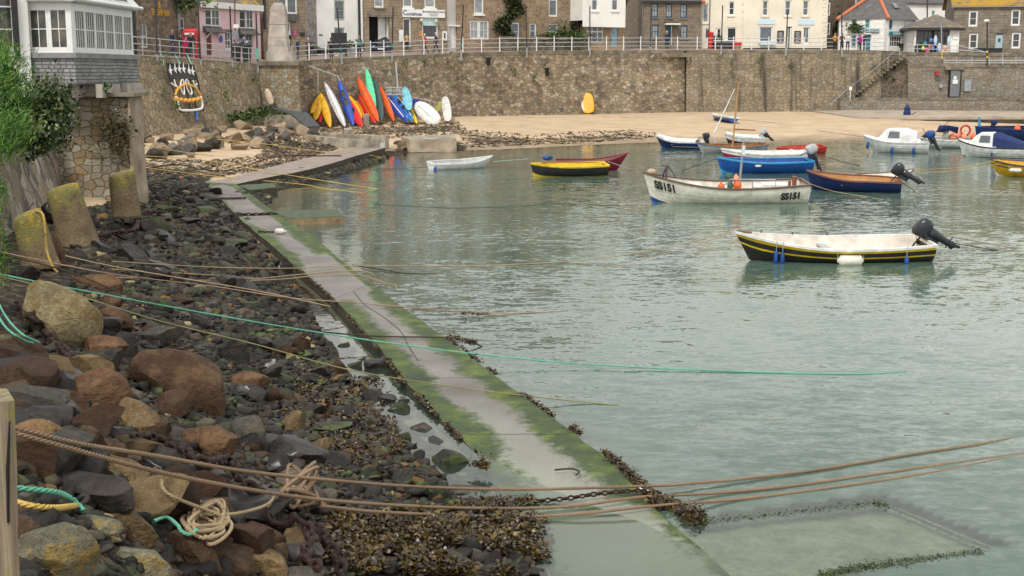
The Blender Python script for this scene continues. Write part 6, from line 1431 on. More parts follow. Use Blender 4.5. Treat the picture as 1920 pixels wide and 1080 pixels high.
# wheelie bins left
b = road(452, .3); o = thing('litter_bins', 'pair of dark bins behind the grey railing at the pink house', 'bin', b)
for dx in (-.35, .45):
    m = MB(); m.loft([[(b.x+dx+sx*s, b.y+sy*s, b.z+h) for sx, sy in ((-1, -1), (1, -1), (1, 1), (-1, 1))] for s, h in ((.24, 0), (.32, 1.1), (.36, 1.12), (.36, 1.2), (.2, 1.34))]); m.build('bin_body', M['metal_dark'], o)
V, FF = leaves([Vector((b.x-.2+random.gauss(0, .25), b.y, b.z+1.5+random.gauss(0, .12))) for _ in range(60)], .1, 99, .8); mkobj('bag', V, FF, paint('pale_bag', (.4, .4, .5), .6), parent=o, uv=False)
# dark screen near white house
b = road(634, .5); m = MB(); m.box(b.x-.55, b.x+.75, b.y, b.y+.08, b.z+.3, b.z+1.9); m.box(b.x-.5, b.x-.4, b.y-.25, b.y+.35, b.z, b.z+.3); m.box(b.x+.6, b.x+.7, b.y-.25, b.y+.35, b.z, b.z+.3); o = m.build('folded_screen', M['metal_dark']); tag(o, 'dark folded board standing in front of the white house window', 'board')
# bench display right shops
b = road(1700, .3); 
for i, (x0, x1) in enumerate(((1636, 1695), (1705, 1726), (1828, 1880))):
    a = road(x0, .75); c = road(x1, .75); m = MB(); m.box(a.x, c.x, a.y-.2, a.y+.2, a.z, a.z+(.55 if i < 2 else .4)); m.box(a.x-.05, c.x+.05, a.y-.25, a.y+.25, a.z+(.55 if i < 2 else .4), a.z+(.62 if i < 2 else .47)); o = m.build('low_wall', M['metal_dark']); tag(o, ['long low dark wall in front of the gift shop', 'short low dark wall between the gift shop and the kiosk', 'low dark trough below the stone house windows'][i], 'low wall')
# parked car in the garage
b = Q(712, 100, 114.6); CAR = thing('parked_car', 'dark car parked nose out in the garage entrance', 'car', b)
M['carpaint'] = paint('dark_car_paint', (.015, .018, .03), .25, .1, 5, 'pos', 0)
x0 = b.x+.15; y0 = 114.0; z0 = b.z
def carsec(y, hw, zt, hr): return [(x0-hw, y, z0+.25), (x0+hw, y, z0+.25), (x0+hw, y, z0+zt*.75), (x0+hw*.9, y, z0+zt), (x0-hw*.9, y, z0+zt), (x0-hw, y, z0+zt*.75)]
m = MB(); m.loft([carsec(y0, .8, .62, 0), carsec(y0+.15, .86, .75, 0), carsec(y0+1.1, .88, .95, 0), carsec(y0+4, .88, 1.0, 0)]); m.build('body', M['carpaint'], CAR)
m = MB(); m.loft([[(x0-.8, y0+1.0, z0+.93), (x0+.8, y0+1.0, z0+.93), (x0+.6, y0+1.7, z0+1.45), (x0-.6, y0+1.7, z0+1.45)], [(x0-.8, y0+3.8, z0+.97), (x0+.8, y0+3.8, z0+.97), (x0+.6, y0+3.2, z0+1.45), (x0-.6, y0+3.2, z0+1.45)]]); m.build('cabin', M['glass'], CAR)
m = MB(); m.box(x0-.26, x0+.26, y0-.03, y0-.003, z0+.32, z0+.43); m.build('number_plate', M['white'], CAR)
for s in (-1, 1):
    m = MB(); m.ball((x0+s*.62, y0+.03, z0+.58), (.17, .08, .09), 8, 6); m.build('headlight', M['grey_metal'], CAR)
    m = MB(); m.loft([[(x0+s*.78+dx, y0+.85+.31*math.cos(t), z0+.31+.31*math.sin(t)) for t in np.linspace(0, 6.28, 13)[:-1]] for dx in (-.1, .1)]); m.build('wheel', M['metal_dark'], CAR)
# ------------------------------------------------------------ decoration frame on the left wall
def lw(px, py):               # point just in front of the left wall
    return Q(px, py, float(np.interp(px, [258, 375, 488], [82.2, 88.9, 96]))-.45-(py-110)/130*2.2)
DF = thing('light_decoration', 'festive frame with white stars and golden pie hung on the left harbour wall', 'decoration', lw(345, 165))
m = MB(); 
for a, b in (((312, 119), (362, 122)), ((318, 146), (370, 149)), ((312, 119), (318, 146)), ((362, 122), (370, 149)), ((319, 147), (338, 210)), ((371, 150), (382, 207)), ((338, 210), (382, 207)), ((346, 150), (358, 208)), ((357, 150), (369, 208))): m.tube([lw(*a), lw(*b)], .06, 5)
m.build('frame', M['metal_dark'], DF)
m = MB(); m.add([lw(313, 120)+Vector((0, .08, 0)), lw(361, 123)+Vector((0, .08, 0)), lw(369, 148)+Vector((0, .08, 0)), lw(319, 145)+Vector((0, .08, 0))], [(0, 1, 2, 3)]); m.build('backing_net', paint('dark_net', (.06, .055, .05), .9), DF)
WL_ = paint('white_tube', (.78, .78, .76), .5, 0, 1, 'pos', 0); OR_ = paint('orange_tube', (.72, .36, .04), .5, 0, 1, 'pos', 0)
for sx, sy in ((320, 133), (329, 130), (337, 130), (345, 130), (355, 133), (362, 135)):
    c = lw(sx, sy)+Vector((0, -.1, 0)); poly = []
    for j in range(10):
        a = math.pi/2+j*math.pi/5; r = (.36 if j == 0 else .24) if j % 2 == 0 else .09; poly.append((r*math.cos(a)*.75, r*1.3*math.sin(a)))
    m = MB(); m.prism(poly, -.03, .03, T=lambda x, y, z: (c.x+x, c.y+z, c.z+y)); m.build('star', WL_, DF)
def tubepx(pts, r, mat, nm, n=5):
    m = MB(); m.tube(smoothpath([lw(*p)+Vector((0, -.1, 0)) for p in pts], n), r, 5); return m.build(nm, mat, DF)
tubepx([(330, 180), (334, 190), (338, 205), (352, 207), (368, 206), (380, 201), (377, 180)], .08, WL_, 'dish_outline', 3)
tubepx([(329, 178), (333, 168), (340, 161), (347, 158), (356, 159), (365, 164), (372, 171), (377, 178)], .085, OR_, 'pie_crust')
m = MB(); zz = [(329+i*4, 181+(2 if i % 2 else 5)+4*math.sin(math.pi*i/12)) for i in range(13)]; m.tube([lw(*p)+Vector((0, -.12, 0)) for p in zz], .12, 6); m.build('crust_edge', OR_, DF)
for pts in ([(339, 160), (341, 150), (345, 152), (346, 170), (346, 177), (341, 170), (339, 160)], [(349, 150), (352, 150), (360, 170), (359, 177), (353, 170), (349, 158), (349, 150)], [(327, 149), (330, 158), (333, 163), (324, 158), (322, 155)], [(362, 150), (366, 160), (370, 157), (368, 164), (363, 160)]): tubepx(pts, .05, WL_, 'fish_outline')
m = MB(); m.tube([lw(368, 209), lw(369, 226)], .1, 5); m.build('blue_float', paint('blue_float', (.03, .12, .45), .5), DF)
for x0, x1, x2 in ((301, 305, 303), (326, 331, 336), (350, 353, 356)):
    m = MB(); e = edgept(x0, .4); m.tube(smoothpath([e, Q(x1, 108, Yw(x1)-.05), lw(x2+4, 122)], 4), .035, 4); m.build('hanging_rope', GM['teal'] if 0 else paint('mint_rope', (.18, .5, .42), .7), DF)
# plants on the sea walls
pp = [(405, 133), (312, 108), (420, 145), (449, 128), (305, 175), (391, 192), (420, 180), (330, 200), (475, 150), (360, 165)]
for i, (x, y) in enumerate(pp):
    c = lw(x, y)+Vector((0, .15, 0)); V, FF = leaves([c+Vector((random.gauss(0, .16), -abs(random.gauss(0, .12)), random.gauss(0, .22))) for _ in range(50)], .09, 800+i, .9); o = mkobj('wall_plant', V, FF, M['leaf'], uv=False); tag(o, 'small green plant rooted in the left harbour wall', 'plant', 'plants on the left harbour wall')
pp = [(843, 115, 2), (798, 118, 1), (818, 117, 1), (976, 98, 1.3), (964, 132, 1.3), (868, 145, 1), (853, 163, 1), (877, 165, 1), (1003, 150, 1), (926, 160, .8), (1022, 125, .9), (1240, 108, .8), (1294, 111, .9), (1424, 113, 1.3), (1484, 120, 1.7), (1371, 117, 1), (1372, 138, .8), (1425, 135, 1), (1640, 125, 1), (1660, 140, 1.2), (1580, 130, .6), (1675, 148, 1), (1083, 148, .7), (1093, 144, .6), (760, 117, .7), (752, 131, .7)]
for i, (x, y, s) in enumerate(pp):
    c = Q(x, y, Yw(x)-.25-.6*(y-100)/110-(.35 if 1286 < x < 1650 else 0)); V, FF = leaves([c+Vector((random.gauss(0, .14*s), -abs(random.gauss(0, .1)), random.gauss(0, .2*s))) for _ in range(int(40*s))], .085, 850+i, .9); o = mkobj('wall_plant', V, FF, M['leaf'], uv=False); tag(o, 'small green tuft growing from the main harbour wall', 'plant', 'plants on the main harbour wall')
for x, y, s, lab in ((483, 213, .8, 'leafy bush at the foot of the left wall beside the ramp'), (452, 222, .7, 'grassy clump at the foot of the left harbour wall'), (310, 210, .1, '')):
    if not lab: continue
    c = Q(x, y, 94-.0 if x > 470 else 91); V, FF = leaves([c+Vector((random.gauss(0, s*.9), random.gauss(0, .3), random.gauss(0, s*.25))) for _ in range(500)], .14, 880+x, .9); o = mkobj('bush', V, FF, M['leaf'], uv=False); tag(o, lab, 'bush')
# ------------------------------------------------------------ people
SK = paint('skin', (.45, .26, .18), .6, .05, 5, 'obj', 0)
PM_ = {}
def cloth(c):
    key = tuple(c)
    if key not in PM_: PM_[key] = paint('cloth_%d' % len(PM_), c, .85, .15, 8, 'obj', .2)
    return PM_[key]
def person(base, h, face, top, legs, hair, label, pose='stand', shoes=(.04, .035, .03), name='person', sleeves=True, group=None):
    """face: heading in radians (0 looks toward +x)"""
    s = h/1.72; J = {}; E = []; Rr = {}
    def j(n, x, y, z, r): J[n] = Vector((x, y, z)); Rr[n] = r
    st_ = {'stand': 0, 'walk': .26, 'lean': .05, 'phone': .04}[pose]
    j('pel', 0, 0, .95, .145); j('wst', .01, 0, 1.08, .125); j('che', .02, 0, 1.28, .155); j('shc', .01, 0, 1.42, .10); j('nck', .02, 0, 1.50, .052); j('hd0', .035, 0, 1.57, .07); j('hd1', .045, 0, 1.64, .092)
    for sd_, g in ((1, 1), (-1, -1)):
        k_ = 'L' if sd_ > 0 else 'R'; f_ = st_*g
        j('hip'+k_, 0, .09*sd_, .88, .098); j('kne'+k_, f_*.55+.03, .10*sd_, .50, .065); j('ank'+k_, f_*.9-(.12 if f_ < 0 else 0), .10*sd_, .09, .045); j('toe'+k_, f_*.9+.13-(.12 if f_ < 0 else 0), .12*sd_, .045, .035)
        j('sho'+k_, .0, .185*sd_, 1.40, .068)
        if pose == 'lean': j('elb'+k_, .08, .24*sd_, 1.14, .047); j('wri'+k_, .34, .14*sd_, 1.10, .034)
        elif pose == 'phone': j('elb'+k_, .08, .24*sd_, 1.14, .047); j('wri'+k_, .26, .08*sd_, 1.25, .034)
        else: j('elb'+k_, -f_*.35-.03, .25*sd_, 1.12, .047); j('wri'+k_, -f_*.7+.04, .26*sd_, .88, .034)
        d = (J['wri'+k_]-J['elb'+k_]).normalized(); p = J['wri'+k_]+d*.07; j('hnd'+k_, p.x, p.y, p.z, .036)
    E = [('pel', 'wst', 1), ('wst', 'che', 1), ('che', 'shc', 1), ('shc', 'nck', 3), ('nck', 'hd0', 3), ('hd0', 'hd1', 3)]
    for k_ in 'LR': E += [('pel', 'hip'+k_, 2), ('hip'+k_, 'kne'+k_, 2), ('kne'+k_, 'ank'+k_, 2), ('ank'+k_, 'toe'+k_, 4), ('shc', 'sho'+k_, 1), ('sho'+k_, 'elb'+k_, 1), ('elb'+k_, 'wri'+k_, 1 if sleeves else 3), ('wri'+k_, 'hnd'+k_, 3)]
    names = list(J); me = bpy.data.meshes.new('sk'); me.from_pydata([J[n] for n in names], [(names.index(a), names.index(b)) for a, b, _ in E], []); ob_ = bpy.data.objects.new('sk', me); C.objects.link(ob_)
    md = ob_.modifiers.new('s', 'SKIN'); 
    for i, n in enumerate(names): me.skin_vertices[0].data[i].radius = (Rr[n]*(1 if n not in ('che', 'wst', 'pel') else .85), Rr[n]*(1.0 if n not in ('che', 'wst', 'pel') else 1.15)); me.skin_vertices[0].data[i].use_root = (n == 'pel')
    ob_.modifiers.new('u', 'SUBSURF').levels = 1
    dg = bpy.context.evaluated_depsgraph_get(); dg.update(); m2 = bpy.data.meshes.new_from_object(ob_.evaluated_get(dg)); bpy.data.objects.remove(ob_)
    mb = MB(); vs = [v.co.copy() for v in m2.vertices]; mb.add(vs, [tuple(p.vertices) for p in m2.polygons])
    seg = [(J[a], J[b], t, a) for a, b, t in E]; mi = []
    for p in m2.polygons:
        c = p.center; best = 9; bt_ = 1
        for a, b, t, nm in seg:
            ab = b-a; u = max(0, min(1, (c-a).dot(ab)/ab.length_squared)); d = (c-(a+ab*u)).length
            if d < best: best = d; bt_ = t
        if bt_ == 2 and c.z > .93: bt_ = 1
        if bt_ == 1 and c.z < .90 and abs(c.y) < .16: bt_ = 2
        mi.append({1: 0, 2: 1, 3: 2, 4: 3}[bt_])
    for k_ in 'LR':     # fingers and thumb
        w_ = J['wri'+k_]; h0 = J['hnd'+k_]; d = (h0-w_).normalized(); a = d.orthogonal().normalized(); q_ = d.cross(a)
        for q in range(4):
            o_ = h0+a*(q-1.5)*.019; n0 = len(mb.f); mb.tube([o_, o_+d*.04, o_+d*(.07+.008*(q in (1, 2)))+q_*.018], [.011, .010, .007], 5); mi += [2]*(len(mb.f)-n0)
        n0 = len(mb.f); mb.tube([h0-d*.03+a*.03, h0+a*.055, h0+d*.03+a*.05], [.012, .011, .008], 5); mi += [2]*(len(mb.f)-n0)
    n0 = len(mb.f); hc = J['hd1']; mb.ball(hc+Vector((.085, 0, -.02)), (.018, .013, .02), 6, 4); 
    for sy in (-1, 1): mb.ball(hc+Vector((0, .088*sy, -.01)), (.02, .01, .03), 6, 4)
    mi += [2]*(len(mb.f)-n0)
    n0 = len(mb.f)
    for sy in (-1, 1): mb.ball(hc+Vector((.078, .032*sy, .012)), (.012, .014, .009), 6, 4)
    mb.ball(hc+Vector((.078, 0, -.058)), (.012, .025, .007), 6, 4); mi += [3]*(len(mb.f)-n0)
    v = np.array([tuple(p) for p in mb.v])*s
    o = mkobj(name, v, mb.f, [cloth(top), cloth(legs), SK, cloth(shoes)], None, True, True, mi=mi)
    o.location = base; o.rotation_euler = (0, 0, face); tag(o, label, 'person', group)
    if hair:
        m = MB(); m.ball((hc.x-.018, 0, hc.z+.03), (.105, .098, .095), 10, 7)
        if len(hair) > 3: m.tube([(hc.x-.06, 0, hc.z), (hc.x-.09, 0, hc.z-.12), (hc.x-.08, 0, hc.z-.24)], [.085, .09, .05], 8)
        m.v = [(x*s, y*s, z*s) for x, y, z in m.v]; m.build('hair', cloth(hair[:3]), o, True, True)
    return o
def onroad(px, pyf):          # stand on the road where the sight line meets it
    best = None
    for t in np.linspace(.02, 1, 50):
        p = road(px, t); _, y = proj(p.x, p.y, p.z)
        if best is None or abs(y-pyf) < best[0]: best = (abs(y-pyf), p)
    return best[1]+Vector((0, 0, -.015))
nav, blk, mag, wht = (.02, .03, .09), (.015, .015, .018), (.62, .01, .14), (.6, .6, .6)
grn, brn, jean = (.05, .18, .14), (.10, .05, .03), (.04, .06, .12)
PE = [(324, 106, 1.8, R(10), nav, nav, (.25, .2, .17), 'man in navy jacket seen from behind at the left of the phone box group', 'stand'),
 (340, 108, 1.65, R(20), (.03, .03, .05), blk, (.08, .04, .03), 'person in dark jacket with red collar beside the phone box', 'stand'),
 (350, 109, 1.55, R(0), mag, blk, (.10, .05, .03), 'person in bright magenta jacket in front of the phone box', 'stand'),
 (359, 108, 1.75, R(-90), blk, blk, (.3, .25, .2), 'person in black leaning toward the phone box door', 'stand'),
 (559, 112, 1.68, R(180), nav, jean, (.35, .12, .04), 'red-haired person in blue anorak beside the obelisk', 'stand'),
 (579, 112, 1.68, R(-90), (.09, .05, .07), blk, (.5, .45, .38), 'grey-haired person in plum jacket behind the second railing post', 'phone'),
 (621, 110, 1.62, R(-90), blk, blk, (.08, .04, .03, 1), 'dark-haired woman in black looking at her phone before the white house', 'phone'),
 (674, 107, 1.72, R(90), grn, blk, (.22, .12, .06, 1), 'woman in green top seen from behind near the garage', 'stand'),
 (797, 100, 1.65, R(200), (.38, .03, .04), nav, (.55, .55, .55), 'stooping person in red jacket and pale hat at the shop window', 'walk'),
 (818, 99, 1.72, R(190), (.05, .04, .06), nav, (.5, .5, .5), 'person in dark gilet walking past the shop window', 'walk'),
 (763, 97, 1.65, R(-60), (.5, .33, .12), blk, (.1, .05, .03), 'person in ochre top standing in the shop doorway', 'stand'),
 (1145, 92.5, 1.62, R(160), (.05, .02, .07), blk, (.35, .04, .04), 'person with red hat walking past the light blue door', 'walk'),
 (1250, 91.5, 1.75, R(80), nav, blk, (.5, .48, .45), 'grey-haired person in navy coat in front of the brown house door', 'walk'),
 (1507, 91.5, 1.75, R(0), (.06, .1, .22), (.45, .42, .38), (.25, .15, .1), 'man in blue top facing the cream building window', 'stand'),
 (1520, 91.5, 1.65, R(180), (.16, .03, .05), blk, (.15, .07, .04), 'person in maroon coat beside the cream building window', 'stand'),
 (1565, 95.5, 1.65, R(-90), (.45, .25, .06), blk, (.45, .25, .1, 1), 'blonde woman in mustard jacket leaning on the railing', 'lean'),
 (1578, 95.5, 1.65, R(-90), (.12, .03, .03), blk, (.1, .05, .03), 'person in dark red top leaning on the railing beside a yellow flag', 'lean'),
 (1589, 95.5, 1.65, R(-90), (.68, .66, .66), blk, (.5, .35, .2, 1), 'woman in white top leaning on the railing', 'lean'),
 (1610, 95, 1.5, R(-80), (.20, .03, .28), blk, (.2, .1, .06), 'child in purple jacket near the gift shop', 'stand'),
 (1614, 94.5, 1.6, R(180), mag, blk, (.3, .25, .2), 'person in bright pink top outside the gift shop', 'stand'),
 (1620, 94.5, 1.72, R(190), (.03, .03, .05), nav, (.6, .55, .5), 'person in dark jacket and white hat outside the teal door', 'stand')]
for px, py, hgt, fc, tp, lg, hr, lab, ps in PE: person(onroad(px, py), hgt, fc, tp, lg, hr, lab, ps)
# small dog beside the woman
b = onroad(631, 110.5); m = MB()
m.loft([[(b.x+x, b.y+r*math.cos(t), b.z+z+r*1.1*math.sin(t)) for t in np.linspace(0, 6.28, 9)[:-1]] for x, r, z in ((-.24, .03, .27), (-.2, .08, .26), (-.05, .075, .25), (.1, .095, .25), (.17, .07, .28), (.22, .045, .34), (.25, .055, .39), (.3, .055, .40), (.36, .025, .38), (.39, .015, .375))])
for x, dx in ((-.18, -.03), (.12, .02)):
    for sy in (-.05, .05): m.tube([(b.x+x, b.y+sy, b.z+.24), (b.x+x+dx, b.y+sy, b.z+.12), (b.x+x, b.y+sy, b.z+.02), (b.x+x+.04, b.y+sy, b.z+.01)], [.035, .02, .015, .018], 6)
m.tube([(b.x-.23, b.y, b.z+.29), (b.x-.32, b.y, b.z+.38)], [.02, .008], 5)
for sy in (-.035, .035): m.tube([(b.x+.26, b.y+sy, b.z+.43), (b.x+.25, b.y+sy*1.3, b.z+.49)], [.018, .004], 5)
o = m.build('dog', paint('pale_dog_fur', (.5, .42, .32), .9), smooth=True); tag(o, 'small pale dog beside the woman with the phone', 'dog')
# ------------------------------------------------------------ kayaks and boards leaning on the wall
def cm(name, c, rough=.35): return paint(name, c, rough, .1, 3, 'obj', .05, dirt=tuple(x*.55+.02 for x in c))
KC = dict(yellow=(.75, .40, .01), orange=(.72, .20, .01), red=(.60, .02, .02), grey=(.50, .50, .53), blue=(.015, .06, .36), bluepale=(.02, .17, .50), ored=(.68, .09, .01), mint=(.10, .58, .30), dkgreen=(.035, .08, .07), white=(.75, .74, .70), skyb=(.20, .55, .68), olive=(.32, .30, .06), yel2=(.78, .58, .0), tan=(.42, .32, .22), navy=(.02, .05, .22))
KM = {k_: cm('plastic_'+k_, v) for k_, v in KC.items()}
KM['black'] = cm('plastic_black', (.02, .02, .02))
def spindle(m, a, b, wpx_m, th, face, n=18, blunt=(.5, .5), deck=.35, curve=0, mi=0, ring=12, off=0.0):
    """a bottom, b top; wpx_m full width; face: direction the deck looks"""
    ax = (b-a); L = ax.length; ax.normalize(); nn = (face-ax*face.dot(ax)).normalized(); sd = ax.cross(nn); secs = []
    for i in range(n+1):
        t = i/n; e = min(1, (t/.5)) if t < .5 else min(1, (1-t)/.5); bl = blunt[0] if t < .5 else blunt[1]
        wv = (1-(1-e)**2)**bl if e < 1 else 1; wv = max(wv, .04)
        bow = curve*(2*t-1)**2*L
        c = a+ax*(L*t)+nn*(bow+off); hw = wpx_m/2*wv; ht = th/2*(wv**.6)
        secs.append([c+sd*(hw*math.cos(q))+nn*(ht*(math.sin(q)*(deck*2 if math.sin(q) > 0 else 1.15)-.0)) for q in np.linspace(0, 2*math.pi, ring+1)[:-1]])
    m.loft(secs, mi); return ax, nn, sd, L
def kayak(xt, yt, xb, yb, wpx, col, label, cat='kayak', Yb=None, Yt=None, cock=0, th=.32, lines=None, face=Vector((0, -1, .15)), blunt=(.6, .6), curve=.02, deckcol=None, name=None, fin=False):
    Yb = Yb or 100.3; Yt = Yt or (float(Yw(xt))-.35)
    a = Q(xb, yb, Yb); b = Q(xt, yt, Yt); wm = 1.18*wpx*Yb/FPX; L = (b-a).length
    o = thing(name or cat, label, cat, a); m = MB(); ax, nn, sd, L = spindle(m, a, b, wm, th, face, blunt=blunt, curve=curve); m.build('hull', KM[col], o, smooth=True)
    top = lambda t: a+ax*(L*t)+nn*(curve*(2*t-1)**2*L+th*.36)
    for i in range(cock):
        t = [.5, .68, .3][i] if cock > 1 else .5
        m = MB(); c = top(t); m.loft([[c+sd*(wm*.26*s*math.cos(q))+ax*(.36*s*math.sin(q))+nn*h for q in np.linspace(0, 6.28, 13)[:-1]] for s, h in ((1.1, -.05), (1.1, .045), (.9, .05), (.8, .0))]); m.build('cockpit', KM['black'], o)
    for q_ in (lines or []):
        off, wd, lc = q_; m = MB(); pts = []
        for i in range(3, 16):
            t = i/18; e = min(1, t/.5) if t < .5 else (1-t)/.5; wv = (1-(1-e)**2)**.6; pts.append(top(t)+sd*(off*wm*wv)-nn*(th*.36*(1-wv**.6)+abs(off)*.10))
        m.tube(pts, wd, 5); m.build('stripe', KM[lc], o)
    if fin: m = MB(); c = a+ax*.35+nn*(th*.3); m.add([c-ax*.15, c+ax*.12, c+nn*.22-ax*.1, c-ax*.15+sd*.03, c+ax*.12+sd*.03, c+nn*.22-ax*.1+sd*.03], [(0, 1, 2), (5, 4, 3), (0, 3, 4, 1), (1, 4, 5, 2), (2, 5, 3, 0)]); m.build('fin', KM['black'], o)
    return o
kayak(601, 178, 583, 214, 11, 'yellow', 'yellow kayak half hidden at the far left of the rack', curve=.05, Yb=100.6)
kayak(600, 185, 600, 231, 12, 'red', 'red kayak between the two orange-yellow ones at the left end', cock=1, Yb=100.6)
kayak(600, 178, 591, 226, 14, 'yellow', 'orange-yellow kayak leaning to the right at the left end of the group', cock=0, lines=[(0, .03, 'orange')])
kayak(601, 175, 620, 240, 13, 'yellow', 'long orange-yellow kayak leaning to the left beside the grey one', lines=[(.15, .02, 'orange')], Yb=99.9)
kayak(609, 155, 649, 241, 12.5, 'grey', 'long pale grey kayak with ridged underside', lines=[(0, .035, 'white'), (.3, .02, 'white'), (-.3, .02, 'white')])
kayak(635, 150, 664, 238, 14, 'blue', 'tall dark blue kayak with round hatch', cock=2, Yb=100.5)
kayak(643, 178, 681, 240, 15, 'red', 'bright red sit-on kayak in front of the dark blue one', cock=2, Yb=99.7)
kayak(654, 180, 679, 226, 12, 'yellow', 'orange kayak behind the red sit-on kayak', Yb=101)
kayak(668, 190, 683, 222, 9, 'orange', 'short orange kayak tucked behind others', Yb=101.2)
kayak(673, 178, 705, 233, 12, 'red', 'red kayak below the long orange-red one', Yb=100.2, lines=[(0, .05, 'orange')])
kayak(671, 146, 711, 230, 14, 'ored', 'long orange-red kayak leaning to the left', lines=[(0, .04, 'orange'), (.25, .025, 'red')])
kayak(687, 129, 704, 212, 12, 'mint', 'tallest mint green kayak', Yb=101.5)
kayak(700, 146, 717, 229, 14, 'dkgreen', 'dark grey-green kayak beside the mint green one', Yb=101, lines=[(.1, .02, 'black')])
kayak(713, 163, 740, 230, 10, 'ored', 'slender orange-red kayak right of the dark one', Yb=100.8, lines=[(.1, .03, 'orange')])
kayak(724, 178, 766, 231, 14, 'blue', 'dark blue kayak with white streaks', Yb=100.6, lines=[(.0, .05, 'white'), (.25, .03, 'bluepale')])
kayak(739, 180, 775, 230, 16, 'bluepale', 'bright blue and white mottled sit-on kayak', Yb=100.0, cock=2, lines=[(.32, .05, 'white'), (-.2, .03, 'white')])
kayak(754, 182, 784, 235, 9.5, 'yel2', 'narrow yellow kayak beside the blue and white one', Yb=99.9)
kayak(758, 162, 768, 206, 15, 'skyb', 'sky blue to white surfboard standing against the wall', 'surfboard', th=.09, Yb=101.5, blunt=(.35, .55), curve=0, lines=[(0, .015, 'white')])
o = kayak(780, 194, 822, 232, 27, 'white', 'upturned white dinghy hull leaning on its side', 'dinghy', th=.75, Yb=100.6, Yt=102.5, blunt=(.28, .5), lines=[(0, .04, 'grey')])
kayak(830, 189, 812, 216, 11, 'olive', 'olive green board leaning under the white one', 'surfboard', th=.12, Yb=102.5, lines=[(.1, .02, 'yellow')])
kayak(834, 182, 841, 229, 15, 'white', 'white fish-tailed board standing on end', 'surfboard', th=.1, Yb=102, blunt=(.25, .3), curve=.01)
o = kayak(1099, 174, 1104, 213, 21, 'yellow', 'white and yellow board with brown stripes alone against the long wall', 'surfboard', th=.2, Yb=120.6, blunt=(.22, .28), curve=.01, lines=[(-.42, .1, 'white'), (-.1, .03, 'tan'), (.12, .03, 'tan'), (.34, .03, 'tan')])
kayak(499, 166, 510, 196, 11, 'tan', 'small tan bodyboard standing behind the ramp', 'bodyboard', th=.1, Yb=95.6, Yt=96, blunt=(.25, .4), curve=0)
# mesh rack, blue crate, ladder rail by the kayaks
o = thing('metal_rack', 'grey wire cage standing behind the blue kayaks', 'rack', Q(740, 180, 104)); m = MB()
a, b = Q(724, 178, 105), Q(754, 164, 105)
for i in range(7): x = a.x+(b.x-a.x)*i/6; m.tube([(x, 105, a.z), (x, 105, b.z)], .03, 4)
for i in range(3): z = a.z+(b.z-a.z)*i/2; m.tube([(a.x, 105, z), (b.x, 105, z)], .03, 4)
m.build('cage', M['rail_grey'], o); m = MB(); m.box(a.x+.1, a.x+.5, 105.05, 105.4, a.z, b.z-.1); m.box(a.x+.75, b.x-.1, 105.05, 105.4, a.z, b.z-.05); m.build('contents', paint('pale_bundles', (.36, .34, .3), .8, .3, 4), o)
o = thing('stair_rail', 'thin grey handrail crossing the wall behind the kayaks', 'railing', Q(560, 118, 100.8)); m = MB(); m.tube([Q(558, 116, 100.9), Q(600, 131, 101), Q(634, 143, 101.3), Q(637, 152, 101)], .035, 5); m.tube([Q(596, 129, 101), Q(596, 176, 101)], .03, 5); m.build('rail', M['rail_grey'], o)
m = MB(); m.tube([Q(742, 116, 107), Q(746, 168, 106.6)], .06, 6); o = m.build('wall_pipe', M['rail_grey']); tag(o, 'pale grey vertical pipe on the wall above the wire cage', 'pipe')
o = thing('wire_fence', 'wire fence panel with blue board behind the white dinghy', 'fence', Q(790, 200, 104)); m = MB()
for i in range(8): p = Q(770+i*9, 181+i*2, 106); q = Q(770+i*9, 206+i*.5, 106); m.tube([p, q], .02, 4)
m.tube([Q(770, 181, 106), Q(833, 195, 106)], .025, 4); m.tube([Q(770, 200, 106), Q(833, 208, 106)], .025, 4); m.build('wire_panel', M['rail_grey'], o)
m = MB(); a, b = Q(774, 200, 105.8), Q(785, 186, 105.8); m.box(a.x, b.x, 105.7, 105.85, a.z, b.z); m.build('blue_board', KM['blue'], o)
# ------------------------------------------------------------ boats
def bm_(name, c, rough=.45): return paint(name, c, rough, .16, 3.5, 'obj', .1, dirt=tuple(x*.7+.01 for x in c))
BM = dict(black=bm_('hull_black', (.022, .02, .02)), yellow=bm_('hull_yellow', (.72, .50, .01)), cream=bm_('hull_cream', (.68, .66, .56)), white=bm_('hull_white', (.72, .72, .69)), inner=bm_('inner_cream', (.70, .64, .55)), wood=bm_('boat_wood', (.28, .13, .05)), darkwood=bm_('dark_rail_wood', (.13, .075, .055)), blue=bm_('hull_royal_blue', (.01, .085, .33)), navy=bm_('hull_navy', (.006, .02, .10)), ltblue=bm_('light_blue_rail', (.04, .30, .60)), maroon=bm_('hull_maroon', (.23, .012, .035)), red=bm_('hull_red', (.45, .03, .015)), ochre=bm_('hull_ochre', (.58, .34, .01)), grey=bm_('boat_grey', (.42, .43, .42)), ply=bm_('varnished_ply', (.42, .20, .05)), brown=bm_('inside_brown', (.20, .07, .04)), fblue=bm_('fender_blue', (.006, .055, .24)), orange=bm_('buoy_orange', (.75, .13, .03), .5), pinkish=bm_('buoy_salmon', (.78, .28, .17), .5), motor=bm_('motor_black', (.02, .022, .028), .3), steel=M['grey_metal'], canvas=bm_('boat_canvas', (.68, .68, .66), .8), navycanvas=bm_('navy_canvas', (.007, .02, .10), .8), plum=bm_('dark_inside', (.05, .03, .03)), silver=bm_('cover_grey', (.45, .45, .45), .6))
